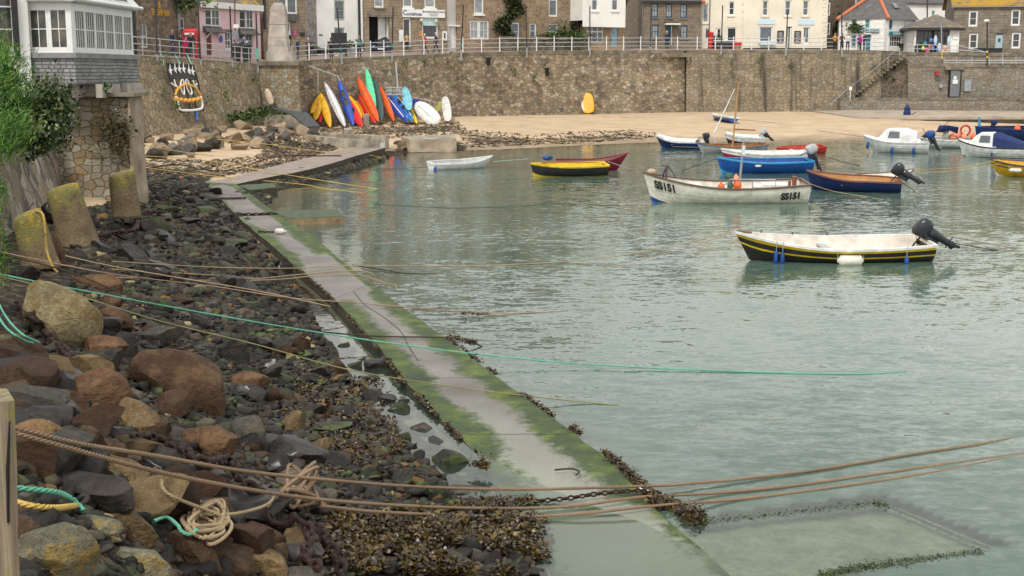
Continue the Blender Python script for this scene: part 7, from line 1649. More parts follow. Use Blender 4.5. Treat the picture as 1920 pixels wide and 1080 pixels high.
def boat(name, label, bow, stern, B, bands, rail, inner, fb=(.75, .45, .5), draft=.18, rake=.35, transom=.75, rail_w=.05, thwarts=(.35, .6), thw_mat=None, railmat2=None, cat='boat', plank=0, roll=0, floor=.12, group=None, tilt=0, loc=None):
    """bow, stern: waterline pixels. Local frame: x toward the bow, origin amidships on the waterline."""
    if loc is None: pb, ps = P(bow[0], bow[1], 0), P(stern[0], stern[1], 0)
    else: pb, ps = loc
    L = (pb-ps).length; c = (pb+ps)/2; an = math.atan2(pb.y-ps.y, pb.x-ps.x)
    o = thing(name, label, cat, c, group, an); roll = roll or -R(4.5)*math.copysign(1, -math.cos(an)); o.rotation_euler = (roll, -tilt, an)
    N_ = 20
    def sec(s):        # s 0 stern .. 1 bow
        sh = fb[1]+(fb[2]-fb[1])*(max(0, (.45-s)/.45))**1.6+(fb[0]-fb[1])*(max(0, (s-.45)/.55))**1.9
        wv = (1-(max(0, (s-.42)/.58))**2.3)*(1-(1-transom)*(max(0, (.42-s)/.42))**2)
        kz = -draft+(draft*.9+.05)*(max(0, (s-.86)/.14))**2
        x_rail = -L/2+(L+rake)*s; x_keel = -L/2+(L+.0)*s
        return sh, max(wv, .012), kz, x_rail, x_keel
    def pt(s, t, sd):
        sh, wv, kz, xr, xk = sec(s); z = kz+(sh-kz)*t; prof = (1-(1-t)**2.6)**.75 if t < 1 else 1
        bb = B/2*wv*prof*(.88+.12*t); step = 0
        if plank: fr_ = (t*plank) % 1; step = -.018*(1-fr_)*(1 if wv > .1 else 0)
        return Vector((xk+(xr-xk)*t, sd*(bb+step), z))
    ts = sorted(set([0, .15, .3, .45, .6, .72, .82, .91, 1.0]+[b_[0] for b_ in bands if 0 < b_[0] < 1]+([i/plank-.002*q for i in range(1, plank) for q in (0, 1)] if plank else [])))
    m = MB(); ns = N_+1
    for sd in (1, -1):
        grid_ = [[pt(i/N_, t, sd) for t in ts] for i in range(ns)]
        V_ = [p for r in grid_ for p in r]; k_ = len(ts)
        for j in range(k_-1):
            tm = (ts[j]+ts[j+1])/2; mi = 0
            for q, b_ in enumerate(bands):
                if tm < b_[0]: mi = q; break
            fs = [(i*k_+j, (i+1)*k_+j, (i+1)*k_+j+1, i*k_+j+1) if sd < 0 else (i*k_+j, i*k_+j+1, (i+1)*k_+j+1, (i+1)*k_+j) for i in range(ns-1)]
            idx0 = len(m.v) if j == 0 else idx0
            if j == 0: m.v += [tuple(p) for p in V_]
            m.f += [tuple(idx0+q for q in f_) for f_ in fs]; m.m += [mi]*len(fs)
    tr = [pt(0, t, 1) for t in ts]+[pt(0, t, -1) for t in ts[::-1]]; base_ = len(m.v); m.v += [tuple(p) for p in tr]; kk = len(ts)
    for j in range(kk-1):
        tm = (ts[j]+ts[j+1])/2; mi = 0
        for q, b_ in enumerate(bands):
            if tm < b_[0]: mi = q; break
        m.f.append((base_+j, base_+2*kk-1-j, base_+2*kk-2-j, base_+j+1)); m.m.append(mi)
    hull = m.build('hull', [BM[b_[1]] for b_ in bands], o, smooth=False, local=True)
    # inner skin
    m = MB()
    for sd in (1, -1):
        g_ = [[pt(i/N_*.97+.012, t, sd)*1 for t in (.18, .4, .6, .8, .985)] for i in range(ns)]
        for r in g_:
            for p in r: p.y = sd*max(0, abs(p.y)-.045)
        m.loft([r if sd > 0 else r[::-1] for r in g_], closed=False)
    m.build('inner_hull', BM[inner], o, smooth=True, local=True)
    m = MB(); s_ = [(pt(i/N_*.9+.01, .3, 1), pt(i/N_*.9+.01, .3, -1)) for i in range(ns)]; fz = floor
    m.loft([[Vector((a.x, max(0, a.y-.03), max(a.z, fz-.1) if 0 else fz)), Vector((b.x, min(0, b.y+.03), fz))] for a, b in s_], closed=False); m.build('floor', BM[inner], o, local=True)
    # gunwale
    m = MB()
    for sd in (1, -1):
        secs = []
        for i in range(ns):
            p = pt(i/N_, 1, sd); secs.append([p+Vector((0, sd*.03, -.05)), p+Vector((0, sd*.035, .015)), p+Vector((0, -sd*min(rail_w, abs(p.y)*.9), .018)), p+Vector((0, -sd*min(rail_w, abs(p.y)*.9), -.03))])
        m.loft(secs if sd > 0 else [s__[::-1] for s__ in secs])
    a, b = pt(0, 1, 1), pt(0, 1, -1); m.box(a.x-.03, a.x+.05, b.y+.004, a.y-.004, a.z-.09, a.z+.014); m.build('gunwale', BM[rail], o, local=True)
    for t_ in thwarts:
        a, b = pt(t_, .72, 1), pt(t_, .72, -1); m = MB(); m.box(a.x-.12, a.x+.12, b.y+.03, a.y-.03, a.z-.03, a.z); m.build('thwart', BM[thw_mat or inner], o, local=True)
    return o, pt, L
def strake(o, pt, t, mat, r=.022, s0=0, s1=1, name='rubbing_strake'):
    m = MB()
    for sd in (1, -1): m.tube([pt(s0+(s1-s0)*i/20, t, sd)+Vector((0, sd*.01, 0)) for i in range(21)], r, 5)
    m.build(name, BM[mat], o, local=True)
def outboard(o, x, z, mat='motor', cowl='motor', up=0, s=1.0, prop='steel', y=0):
    """up: tilt in radians (0 = down, 1.2 = lifted clear of the water)"""
    piv = Vector((x, y, z)); rot = Matrix.Rotation(up, 3, 'Y')
    def T(a, b, c): return tuple(piv+rot@(Vector((a, b, c))*s))
    OM = thing('outboard_motor', None, None, (0, 0, 0)); 
    for k_ in ('label', 'category'): 
        if k_ in OM: del OM[k_]
    OM.parent = o
    def bl(mb, nm, mt, sm=True): return mb.build(nm, BM[mt], OM, smooth=sm, local=True)
    m = MB(); secs = []
    for h, a, b, dx in ((.05, .14, .10, -.13), (.09, .21, .135, -.14), (.2, .235, .15, -.15), (.31, .235, .145, -.14), (.385, .20, .12, -.11), (.42, .12, .08, -.08)): secs.append([T(dx+a*math.copysign(abs(math.cos(q))**.65, math.cos(q)), b*math.copysign(abs(math.sin(q))**.65, math.sin(q)), h) for q in np.linspace(0, 2*math.pi, 17)[:-1]])
    m.loft(secs); bl(m, 'cowl', cowl)
    m = MB(); m.loft([[T(-.14+a*math.cos(q), b*math.sin(q), h) for q in np.linspace(0, 6.28, 9)[:-1]] for h, a, b in ((.1, .13, .10), (-.1, .12, .08), (-.35, .085, .05), (-.55, .075, .04), (-.6, .10, .045), (-.66, .1, .04), (-.68, .05, .02))])
    m.loft([[T(-.30, 0, -.50), T(0, 0, -.50), T(0, 0, -.49), T(-.3, 0, -.49)], [T(-.30, .08, -.50), T(-.02, .05, -.50), T(-.02, .05, -.49), T(-.3, .08, -.49)]]); m.loft([[T(-.1, -.01, -.66), T(-.2, -.01, -.66), T(-.22, -.01, -.80), T(-.17, -.01, -.82)], [T(-.1, .01, -.66), T(-.2, .01, -.66), T(-.22, .01, -.80), T(-.17, .01, -.82)]])
    bl(m, 'leg', mat); m = MB()
    for q in range(3):
        a_ = q*2.094; m.loft([[T(-.27, .02*math.cos(a_)-.0, -.62+.02*math.sin(a_)), T(-.27, .11*math.cos(a_-.35), -.62+.11*math.sin(a_-.35)), T(-.29, .12*math.cos(a_+.35), -.62+.12*math.sin(a_+.35))], [T(-.28, .02*math.cos(a_), -.62+.02*math.sin(a_)), T(-.28, .11*math.cos(a_-.35), -.62+.11*math.sin(a_-.35)), T(-.30, .12*math.cos(a_+.35), -.62+.12*math.sin(a_+.35))]])
    m.tube([T(-.22, 0, -.62), T(-.31, 0, -.62)], [.03*s, .015*s], 6); bl(m, 'propeller', prop, False)
    m = MB(); m.box(-.04, .08, -.10, .10, -.25, .12, T=lambda a, b, c: T(a, b, c)); m.tube([T(.0, 0, .15), T(.28, 0, .2), T(.42, 0, .2)], .022*s, 5); bl(m, 'bracket', mat, False)
    return OM
def fender(o, p, r=.06, l=.4, mat='fblue', horiz=False, name='fender'):
    m = MB(); d = Vector((1, 0, 0)) if horiz else Vector((0, 0, -1)); p = Vector(p)
    m.tube([p, p+d*.03, p+d*.08, p+d*(l-.08), p+d*(l-.03), p+d*l], [r*.3, r*.45, r, r, r*.45, r*.3], 10); f_ = m.build(name, BM[mat], o, smooth=True, local=True)
    m = MB(); m.tube([p, p+Vector((0, 0, .25))], .008, 4)
    if horiz: m.tube([p+d*l, p+d*l+Vector((0, 0, .22))], .008, 4)
    m.build('lanyard', M['rail_grey'], f_, local=True)
def buoy(o, p, r=.18, mat='orange'):
    m = MB(); p = Vector(p); m.ball(p, (r, r, r*1.15), 12, 8); m.tube([p+Vector((0, 0, r)), p+Vector((0, 0, r*1.45))], [r*.35, r*.2], 8); m.build('buoy', BM[mat], o, smooth=True, local=True)
# A: near black and yellow punt
o, pt, L = boat('punt', 'black open boat with two yellow stripes, nearest of the moored boats', (1404, 488), (1736, 485), 1.85, [(.58, 'black'), (.645, 'yellow'), (.825, 'black'), (1.01, 'yellow')], 'white', 'inner', fb=(.80, .46, .52), rake=.42, thwarts=(.52,), thw_mat='grey', draft=.2)
outboard(o, -L/2+.0, .58, up=1.05, s=1.15)
nearside = 1 if math.cos(o.rotation_euler.z) < 0 else -1
for x, s_ in ((.82, 0), (.79, .04)): p = pt(x, .9, nearside); fender(o, (p.x, p.y+nearside*.09, p.z-.12), .06, .42)
p = pt(.17, .9, nearside); fender(o, (p.x, p.y+nearside*.1, p.z-.12), .06, .36)
p = pt(.42, .5, nearside); fender(o, (p.x-.1, p.y+nearside*.12, .17), .15, .7, 'cream', True)
m = MB(); a = pt(.08, .55, 1); b = pt(.2, .55, 1); m.add([(a.x, a.y-.1, a.z), (a.x, -a.y+.1, a.z), (b.x+.35, -b.y*.5, b.z), (b.x+.35, b.y*.5, b.z)], [(0, 1, 2, 3)]); m.build('stern_deck', BM['ply'], o, local=True)
m = MB(); a = pt(.985, 1, 1); m.loft([[(a.x-.35, -.16, a.z-.02), (a.x-.35, .16, a.z-.02), (a.x-.35, .16, a.z+.02), (a.x-.35, -.16, a.z+.02)], [(a.x+.05, -.02, a.z+.0), (a.x+.05, .02, a.z+.0), (a.x+.05, .02, a.z+.05), (a.x+.05, -.02, a.z+.05)]]); m.build('bow_plate', BM['darkwood'], o, local=True)
for s_ in (.84, .66, .47): 
    m = MB(); a = pt(s_, 1, -nearside); m.tube([a, a+Vector((0, 0, .09))], .018, 5); m.tube([a, a+Vector((-.04, nearside*.12, -.25))], .012, 4); m.build('rowlock', BM['motor'], o, local=True)
# B: SS151
o, pt, L = boat('fishing_boat', 'cream fishing boat lettered SS151 with orange buoys and a mast', (1222, 379), (1509, 378), 2.1, [(.17, 'blue'), (.2, 'plum'), (1.01, 'cream')], 'darkwood', 'cream', fb=(1.18, .68, .80), rake=.36, thwarts=(.25, .78), draft=.25, rail_w=.09, floor=.22)
ns_ = 1 if math.cos(o.rotation_euler.z) < 0 else -1
def hulltext(o, pt, s, s0, t0, h, wd, sl, reverse=True):
    cu = bpy.data.curves.new('t', 'FONT'); cu.body = s; cu.size = h; cu.align_x = 'CENTER'; cu.align_y = 'CENTER'; cu.extrude = .001; cu.offset = .022
    q = bpy.data.objects.new('t', cu); C.objects.link(q); dg = bpy.context.evaluated_depsgraph_get(); dg.update(); me = bpy.data.meshes.new_from_object(q.evaluated_get(dg)); vs = [v.co.copy() for v in me.vertices]; fs = [tuple(p.vertices) for p in me.polygons]; bpy.data.objects.remove(q)
    c = pt(s0, t0, ns_); e = pt(s0+.08, t0, ns_); f_ = pt(s0-.08, t0, ns_); d = (f_-e); d.z = 0; d.normalize()
    up_ = (pt(s0, t0+.15, ns_)-pt(s0, t0-.15, ns_)).normalized(); nrm = d.cross(up_).normalized()
    if nrm.y*ns_ < 0: nrm = -nrm
    m = MB(); m.add([c+d*(v.x*wd)+up_*(v.y-sl*v.x)+nrm*(.035+v.z) for v in vs], fs); m.build('registration_number', BM['black'], o, local=True, uv=False)
hulltext(o, pt, 'SS151', .885, .73, .44, .78, .16); hulltext(o, pt, 'SS151', .125, .62, .42, .78, -.04)
m = MB(); a = pt(.42, .3, 1); m.tube([(a.x, 0, .2), (a.x+.02, 0, 1.0), (a.x-.05, 0, 2.35)], [.045, .045, .035], 8); m.build('mast', BM['steel'], o, local=True)
m = MB(); m.box(a.x-.12, a.x+.0, -.05, .05, 1.85, 2.2); m.build('mast_fitting', BM['white'], o, local=True)
m = MB(); zt_ = .98; m.tube([(a.x+.55, ns_*.55, .35), (a.x+.55, ns_*.55, zt_), (a.x-1.2, ns_*.7, zt_), (a.x-1.2, ns_*.7, .4)], .025, 5); m.tube([(a.x-.35, ns_*.62, zt_), (a.x-.35, ns_*.62, .4)], .02, 5); m.tube([(a.x+.3, ns_*.5, .95), (a.x+1.1, ns_*.5, .6)], .025, 5); m.build('rail_frame', BM['steel'], o, local=True)
for dx, dy, z_, r_, mt in ((.22, .5, .74, .17, 'orange'), (.85, .5, .66, .14, 'orange'), (.28, .45, .98, .13, 'pinkish')): buoy(o, (a.x+dx, ns_*dy, z_), r_, mt)
m = MB(); m.ball((a.x+.55, ns_*.45, 1.08), (.18, .14, .13), 8, 6); m.ball((a.x+.5, ns_*.5, .72), (.12, .1, .2), 8, 6); m.build('net_bundle', paint('green_net', (.05, .12, .09), .9, .4, 12), o, smooth=True, local=True)
m = MB(); p = pt(.86, 1, 0); m.tube([(p.x, 0, .6), (p.x, 0, 1.45)], .05, 6); m.tube([(p.x+.22, 0, 1.45), (p.x-.12, 0, 1.42)], .03, 5); m.build('bow_post', BM['darkwood'], o, local=True)
m = MB(); m.tube(smoothpath([(p.x-.02, 0, 1.42), (p.x+.12, .05, 1.1), (p.x+.12, .05, .8)], 4), .03, 5); m.tube(smoothpath([(p.x-.02, 0, 1.42), (p.x-.3, .05, 1.1), (p.x-.32, .05, .95)], 4), .02, 5); m.build('rope_coil', BM['navy'], o, local=True)
m = MB(); p = pt(.95, 1, 0); m.ball((p.x, 0, p.z+.1), (.2, .12, .12), 8, 6); m.build('anchor_bundle', paint('bundle_tan', (.42, .34, .24), .9), o, smooth=True, local=True)
m = MB(); m.tube([(-.9, 0, .6), (-2.0, 0, .58)], .12, 8); m.box(-2.3, -1.3, -.3, .35, .4, .72); m.build('deck_box', BM['white'], o, local=True)
m = MB(); m.box(-2.62, -2.48, -.1, .1, .5, 1.0); m.box(-2.3, -2.2, .4, .5, .6, .9); m.build('stern_post', BM['brown'], o, local=True)
m = MB(); m.box(1.1, 1.9, -.5, .5, .62, .70); m.build('engine_cover', BM['inner'], o, local=True)
# C..: others
o, pt, L = boat('dinghy', 'small black dinghy with broad yellow gunwale and yellow bottom', (1000, 331), (1136, 329), 1.5, [(.16, 'yellow'), (.28, 'yellow'), (.88, 'black'), (1.01, 'yellow')], 'yellow', 'yellow', fb=(.66, .56, .6), rake=.15, transom=.8, draft=.15)
m = MB(); m.tube([(-1.4, -.35, .6), (1.2, -.4, .62)], .025, 5); m.box(1.1, 1.5, -.45, -.35, .6, .64); m.build('oar', BM['wood'], o, local=True)
bl_ = P(1027, 300, .7); m = MB(); m.ball((0, 0, .0), (.27, .2, .13), 10, 7); m.ball((.1, -.1, .06), (.14, .15, .1), 8, 6); q = m.build('blue_bundle', BM['fblue'], smooth=True, local=True); q.location = Q(1027, 296, o.location.y+.5); tag(q, 'bright blue covered bundle in the black and yellow dinghy', 'bundle')
o, pt, L = boat('rowing_boat', 'maroon rowing boat with high bow behind the black and yellow dinghy', (1158, 319), (1040, 319), 1.5, [(1.01, 'maroon')], 'maroon', 'brown', fb=(.92, .48, .5), rake=.55, plank=6)
o, pt, L = boat('dinghy', 'small white clinker dinghy with a blue fender at its stern', (909, 314), (808, 318), 1.4, [(.2, 'grey'), (1.01, 'white')], 'white', 'grey', fb=(.62, .38, .36), rake=.45, plank=5)
fender(o, (-L/2-.05, -.6, .25), .08, .35, 'fblue')
o, pt, L = boat('punt', 'navy open boat with blue waterline and white interior cover near the shore', (1240, 277), (1322, 279), 1.6, [(.35, 'blue'), (1.01, 'navy')], 'white', 'white', fb=(.85, .5, .5), rake=.4)
outboard(o, -L/2, .62, up=.25, s=1.0)
m = MB(); m.loft([[pt(s_, 1, 1)*1+Vector((0, -.06, .03)), Vector((pt(s_, 1, 1).x, 0, pt(s_, 1, 1).z+.16)), pt(s_, 1, -1)+Vector((0, .06, .03))] for s_ in (.15, .35, .55, .75, .95)], closed=False); m.build('cover', BM['canvas'], o, local=True)
o, pt, L = boat('sailing_dinghy', 'pale clinker sailing dinghy with blue stripe and tan mast', (1316, 287), (1432, 283), 1.6, [(.80, 'grey'), (.87, 'ltblue'), (1.01, 'grey')], 'wood', 'wood', fb=(.72, .40, .5), rake=.5, plank=6, transom=.6)
m = MB(); m.tube([(L*.02, 0, .2), (L*.0, 0, 4.35)], [.06, .045], 7); m.build('mast', paint('tan_spar', (.45, .25, .11), .6), o, local=True); m = MB(); m.tube([(L*.3, 0, .6), (L*.33, 0, 1.2), (L*.1, .3, 4.0)], [.04, .06, .02], 7); m.build('furled_sail', BM['canvas'], o, local=True)
m = MB(); m.tube([(.1, 0, 1.45), (-1.6, 0, 1.35)], .05, 6); m.build('boom', BM['wood'], o, local=True)
o, pt, L = boat('dinghy', 'grey dinghy with white cover and outboard behind the sailing dinghy', (1366, 272), (1432, 272), 1.5, [(.6, 'plum'), (1.01, 'white')], 'white', 'white', fb=(.85, .6, .55), rake=.35); outboard(o, -L/2, .7, up=.8, cowl='silver')
m = MB(); m.loft([[pt(s_, 1, 1)+Vector((0, -.06, .03)), Vector((pt(s_, 1, 1).x, 0, pt(s_, 1, 1).z+.14)), pt(s_, 1, -1)+Vector((0, .06, .03))] for s_ in (.15, .35, .55, .75, .95)], closed=False); m.build('cover', BM['canvas'], o, local=True)
o, pt, L = boat('dinghy', 'small red dinghy with two white fenders near the shore', (1458, 288), (1543, 287), 1.4, [(.16, 'navy'), (1.01, 'red')], 'red', 'red', fb=(.38, .4, .48), rake=.1)
ns2 = 1 if math.cos(o.rotation_euler.z) < 0 else -1
for s_ in (.75, .5): p = pt(s_, .9, ns2); fender(o, (p.x-.12, p.y+ns2*.08, p.z-.06), .07, .3, 'cream', True)
o, pt, L = boat('punt', 'maroon and white open boat moored behind the royal blue boat', (1360, 304), (1515, 303), 1.6, [(.72, 'maroon'), (1.01, 'white')], 'white', 'white', fb=(.78, .52, .58), rake=.3); 
m = MB(); m.loft([[pt(s_, .98, 1)+Vector((0, -.05, 0)), pt(s_, .98, -1)+Vector((0, .05, 0))] for s_ in (.74, .85, .97)], closed=False); m.build('foredeck', BM['white'], o, local=True)
o, pt, L = boat('punt', 'royal blue clinker boat with light blue rail and grey covered outboard', (1352, 325), (1517, 323), 1.7, [(.28, 'ltblue'), (.90, 'blue'), (1.01, 'ltblue')], 'ltblue', 'blue', fb=(.82, .62, .66), rake=.25, plank=7); outboard(o, -L/2-.02, .85, up=.45, cowl='silver', s=1.25)
nb = 1 if math.cos(o.rotation_euler.z) < 0 else -1; p = pt(.62, .82, nb); fender(o, (p.x-.15, p.y+nb*.08, p.z-.02), .06, .32, 'cream', True)
o, pt, L = boat('punt', 'dark blue clinker boat with orange-brown interior and black tilted outboard', (1522, 356), (1689, 360), 1.75, [(1.01, 'navy')], 'brown', 'ply', fb=(.86, .56, .50), rake=.25, plank=6); outboard(o, -L/2, .68, up=1.05, s=1.2)
o, pt, L = boat('rowing_boat', 'cream rowing boat half hidden behind the dark blue boat', (1706, 342), (1612, 344), 1.4, [(1.01, 'cream')], 'darkwood', 'cream', fb=(.62, .35, .35), rake=.15)
# cabin cruisers
def cabin(o, pt, L, x0, x1, z0, z1, wmat='white'):
    # bevelled wheelhouse between local x0 (aft) and x1 (fore)
    def T(s_): return s_
    m = MB(); hw = .62
    m.loft([[(x0, -hw, z0), (x0, hw, z0), (x0, hw*.82, z1), (x0, -hw*.82, z1)], [(x1-.55, -hw*.95, z0), (x1-.55, hw*.95, z0), (x1-.75, hw*.72, z1-.02), (x1-.75, -hw*.72, z1-.02)], [(x1, -hw*.6, z0), (x1, hw*.6, z0), (x1-.55, hw*.55, z1-.15), (x1-.55, -hw*.55, z1-.15)]])
    c_ = m.build('cabin', BM[wmat], o, local=True)
    for sd in (1, -1):
        m = MB(); zz0, zz1 = z0+(z1-z0)*.35, z0+(z1-z0)*.85; f_ = lambda z: hw*(1-.18*(z-z0)/(z1-z0))+.012
        m.add([(x0+.15, sd*f_(zz0), zz0), (x1-.75, sd*f_(zz0)*.97, zz0), (x1-.85, sd*f_(zz1)*.95, zz1), (x0+.15, sd*f_(zz1), zz1)], [(0, 1, 2, 3)]); m.build('side_window', M['glass_mid'], c_, local=True)
    m = MB(); m.loft([[pt(s_, .99, 1)+Vector((0, -.03, 0)), Vector((pt(s_, 1, 1).x, 0, pt(s_, 1, 1).z+.1)), pt(s_, .99, -1)+Vector((0, .03, 0))] for s_ in (.45, .6, .75, .9, .985)], closed=False); m.build('foredeck', BM['white'], o, local=True)
def canopy(o, pt, x0, x1, z0, z1, mat, zs=.55):
    m = MB(); n = 7; hw = .66
    secs = []
    for x, zt_ in ((x0, z1), (x0-.25, z1+.06), (x0-.9, z1-.18), (x1+.5, zs+.28), (x1, zs+.08)):
        secs.append([(x, hw*math.cos(q), z0+(zt_-z0)*math.sin(q)**.6 if math.sin(q) > 0 else z0) for q in np.linspace(0, math.pi, n)])
    m.loft(secs, closed=False); m.build('canopy', BM[mat], o, local=True)
o, pt, L = boat('cabin_cruiser', 'white cabin boat with pale canvas canopy and blue covered outboard', (1634, 285), (1741, 287), 1.9, [(1.01, 'white')], 'grey', 'white', fb=(1.05, .72, .70), rake=.6, plank=6, thwarts=())
cabin(o, pt, L, -.1, 1.5, .7, 1.5); canopy(o, pt, -.1, -L/2+.5, .68, 1.52, 'canvas', .75); outboard(o, -L/2-.05, .85, cowl='fblue', s=1.2, up=.5)
nb = 1 if math.cos(o.rotation_euler.z) < 0 else -1
for s_ in (.93, .55, .22): p = pt(s_, .85, nb); fender(o, (p.x, p.y+nb*.1, p.z-.1), .09, .48)
o, pt, L = boat('cabin_cruiser', 'white cuddy boat with navy blue canopy at the right edge', (1806, 293), (1935, 297), 1.9, [(.1, 'black'), (1.01, 'white')], 'black', 'white', fb=(1.0, .68, .66), rake=.35, plank=6, thwarts=())
cabin(o, pt, L, .2, 1.75, .66, 1.45); canopy(o, pt, .2, -L/2+.3, .66, 1.45, 'navycanvas', .8)
nb = 1 if math.cos(o.rotation_euler.z) < 0 else -1; p = pt(.5, .85, nb); fender(o, (p.x, p.y+nb*.1, p.z-.1), .06, .3)
# inflatable with buoys
o, pt, L = boat('workboat', 'low white workboat piled with pink and white buoys behind the cabin boats', (1728, 277), (1830, 277), 1.8, [(.5, 'grey'), (1.01, 'white')], 'white', 'grey', fb=(.75, .62, .6), rake=.5, thwarts=())
for dx, dy, z_, r_, mt in ((.25, 0, .75, .27, 'cream'), (-.45, 0, .88, .28, 'pinkish'), (-.1, .3, .75, .24, 'pinkish'), (-.9, .1, .72, .22, 'pinkish'), (-1.5, .2, .72, .2, 'orange'), (-1.2, -.3, .7, .2, 'cream'), (-1.35, .95, .2, .2, 'orange')): buoy(o, (dx, dy, z_), r_, mt)
m = MB(); q_ = np.linspace(0, 6.28, 17); m.tube([(-1.05+.0*t, .3*math.cos(t)*0-.1, 1.35+.42*math.sin(t)) if False else (-1.05+.32*math.cos(t), -.1, 1.15+.32*math.sin(t)) for t in q_], .07, 7); m.build('lifebuoy', BM['red'], o, smooth=True, local=True)
m = MB(); m.loft([[(-.1, -.6, .9), (.8, -.4, 1.0), (.9, .4, 1.55)], [(.2, .4, 1.2), (.9, .6, 1.3), (.5, .8, 1.6)], [(-.3, .6, 1.0), (.0, .8, 1.2), (-.2, 1, 1.5)]]); m.build('folded_canopy', BM['navycanvas'], o, local=True)
m = MB(); m.tube([(1.6, 0, .6), (.2, .1, 1.75)], .03, 5); m.build('pole', BM['wood'], o, local=True)
outboard(o, 1.7, .8, s=1.1, up=-.8, cowl='motor')
# navy workboat at right edge far
o, pt, L = boat('workboat', 'navy blue workboat with white wheelhouse at the far right edge', (1832, 270), (1975, 268), 2.4, [(1.01, 'navy')], 'navy', 'navy', fb=(1.25, 1.1, 1.1), rake=.3, thwarts=())
m = MB(); m.box(-2.0, -1.0, -.6, .6, 1.0, 2.25); m.box(-2.1, -.9, -.7, .7, 2.25, 2.35); m.build('wheelhouse', BM['white'], o, local=True); m = MB(); m.box(-.99, -.97, -.4, .4, 1.5, 2.1); m.box(-1.7, -1.2, .604, .62, 1.5, 2.1); m.build('window', M['glass'], o, local=True)
outboard(o, 2.0, 1.3, s=.9, cowl='navycanvas'); buoy(o, (.6, .9, 1.15), .22, 'orange')
m = MB(); m.tube([(3.0, 0, 1.1), (3.1, 0, 1.9)], [.12, .06], 6); m.build('blue_bundle', BM['ltblue'], o, local=True)
o, pt, L = boat('punt', 'ochre yellow boat with dark rail cut by the right edge', (1868, 329), (2010, 334), 1.7, [(.22, 'white'), (.72, 'ochre'), (.78, 'plum'), (1.01, 'ochre')], 'plum', 'ochre', fb=(.82, .62, .6), rake=.35)
nb = 1 if math.cos(o.rotation_euler.z) < 0 else -1; p = pt(.72, .8, nb); fender(o, (p.x-.5, p.y+nb*.12, p.z-.1), .10, .6, 'cream', True)
# boat on the sand
a, b = hit(1338, 224), hit(1375, 232); a.z += .12; b.z += .12
o, pt, L = boat('dinghy', 'small blue and white dinghy lying on the sand', None, None, 1.3, [(.7, 'blue'), (1.01, 'white')], 'white', 'white', fb=(.5, .38, .36), rake=.35, draft=.1, loc=(a, b), roll=R(5))
# covered motor on slipway
b = Q(1700, 226, 118); o = thing('covered_outboard', 'navy covered outboard motor standing on a trolley at the slipway edge', 'outboard motor', b)
m = MB(); m.loft([[(b.x+r_*math.cos(q), b.y+r_*.8*math.sin(q), b.z+z_) for q in np.linspace(0, 6.28, 9)[:-1]] for z_, r_ in ((.0, .3), (.4, .34), (.75, .35), (.9, .26), (1.1, .3), (1.35, .12), (1.5, .03))]); m.build('cover', BM['navycanvas'], o)
m = MB(); m.tube([b+Vector((-.35, 0, .02)), b+Vector((-.3, 0, .2)), b+Vector((.35, 0, .5)), b+Vector((.8, 0, .75))], .04, 5); m.ball(b+Vector((-.55, 0, .12)), (.22, .16, .14), 8, 6); m.build('trolley', BM['motor'], o)
# ------------------------------------------------------------ mooring ropes
def ropemat(name, c, fleck=.5):
    k = N(name); co = k.coord('pos'); g = k.noise(co, 60, 3, .7); h = k.noise(co, 1.2, 4)
    cc = k.ramp(g, [(.3, tuple(x*.55 for x in c)), (.7, c)]); cc = k.mix(.6, cc, k.ramp(h, [(.35, .7), (.65, 1.15)]), 'MULTIPLY'); k.col(cc); k.rough(.9); k.bump(g, .5, .005); return k.m
RM = dict(brown=ropemat('rope_tan_brown', (.30, .20, .12)), tan=ropemat('rope_pale_tan', (.44, .33, .19)), green=ropemat('rope_mint', (.16, .52, .36)), olive=ropemat('rope_olive', (.28, .26, .11)), dark=ropemat('rope_weedy', (.05, .04, .02)), pink=ropemat('rope_pinkish', (.42, .27, .19)), yellow=ropemat('rope_yellow', (.60, .42, .10)), dgreen=ropemat('rope_dark_green', (.035, .08, .04)), white=ropemat('rope_white', (.6, .6, .55)), sky=ropemat('rope_pale_blue', (.45, .65, .62)))
def rope(label, pts, r, mat, strands=0, n=8, name='mooring_rope', world=False, cat='rope', kind=None):
    W_ = smoothpath(pts if world else [P(*p) for p in pts], n); m = MB()
    if strands:
        L = 0; cum = [0]
        for a, b in zip(W_[:-1], W_[1:]): L += (b-a).length; cum.append(L)
        N2 = int(L/.022); cum = np.array(cum); A = np.array([tuple(p) for p in W_])
        sp = np.linspace(0, L, N2); Px = np.stack([np.interp(sp, cum, A[:, i]) for i in range(3)], 1)
        T_ = np.gradient(Px, axis=0); T_ /= np.linalg.norm(T_, axis=1, keepdims=True)+1e-9
        S_ = np.cross(T_, np.array([0, 0, 1.0])); S_ /= np.linalg.norm(S_, axis=1, keepdims=True)+1e-9; U_ = np.cross(S_, T_)
        pitch = r*6.5
        for q in range(3):
            ph = 2*np.pi*(sp/pitch+q/3); c = Px+(S_*np.cos(ph)[:, None]+U_*np.sin(ph)[:, None])*r*.5
            V_ = []; k_ = 5
            for j in range(k_): an = 2*np.pi*j/k_; V_.append(c+(S_*math.cos(an)+U_*math.sin(an))*r*.56)
            V_ = np.stack(V_, 1).reshape(-1, 3); i_ = np.arange(N2-1)[:, None]*k_; j_ = np.arange(k_)[None]; j2 = (j_+1) % k_
            Fq = np.stack([i_+j_, i_+j2, i_+k_+j2, i_+k_+j_], -1).reshape(-1, 4); m.add([tuple(v) for v in V_], [tuple(f_) for f_ in Fq])
    else: m.tube(W_, r, 6)
    o = m.build(name, RM[mat], smooth=True, uv=False); tag(o, label, cat); return o
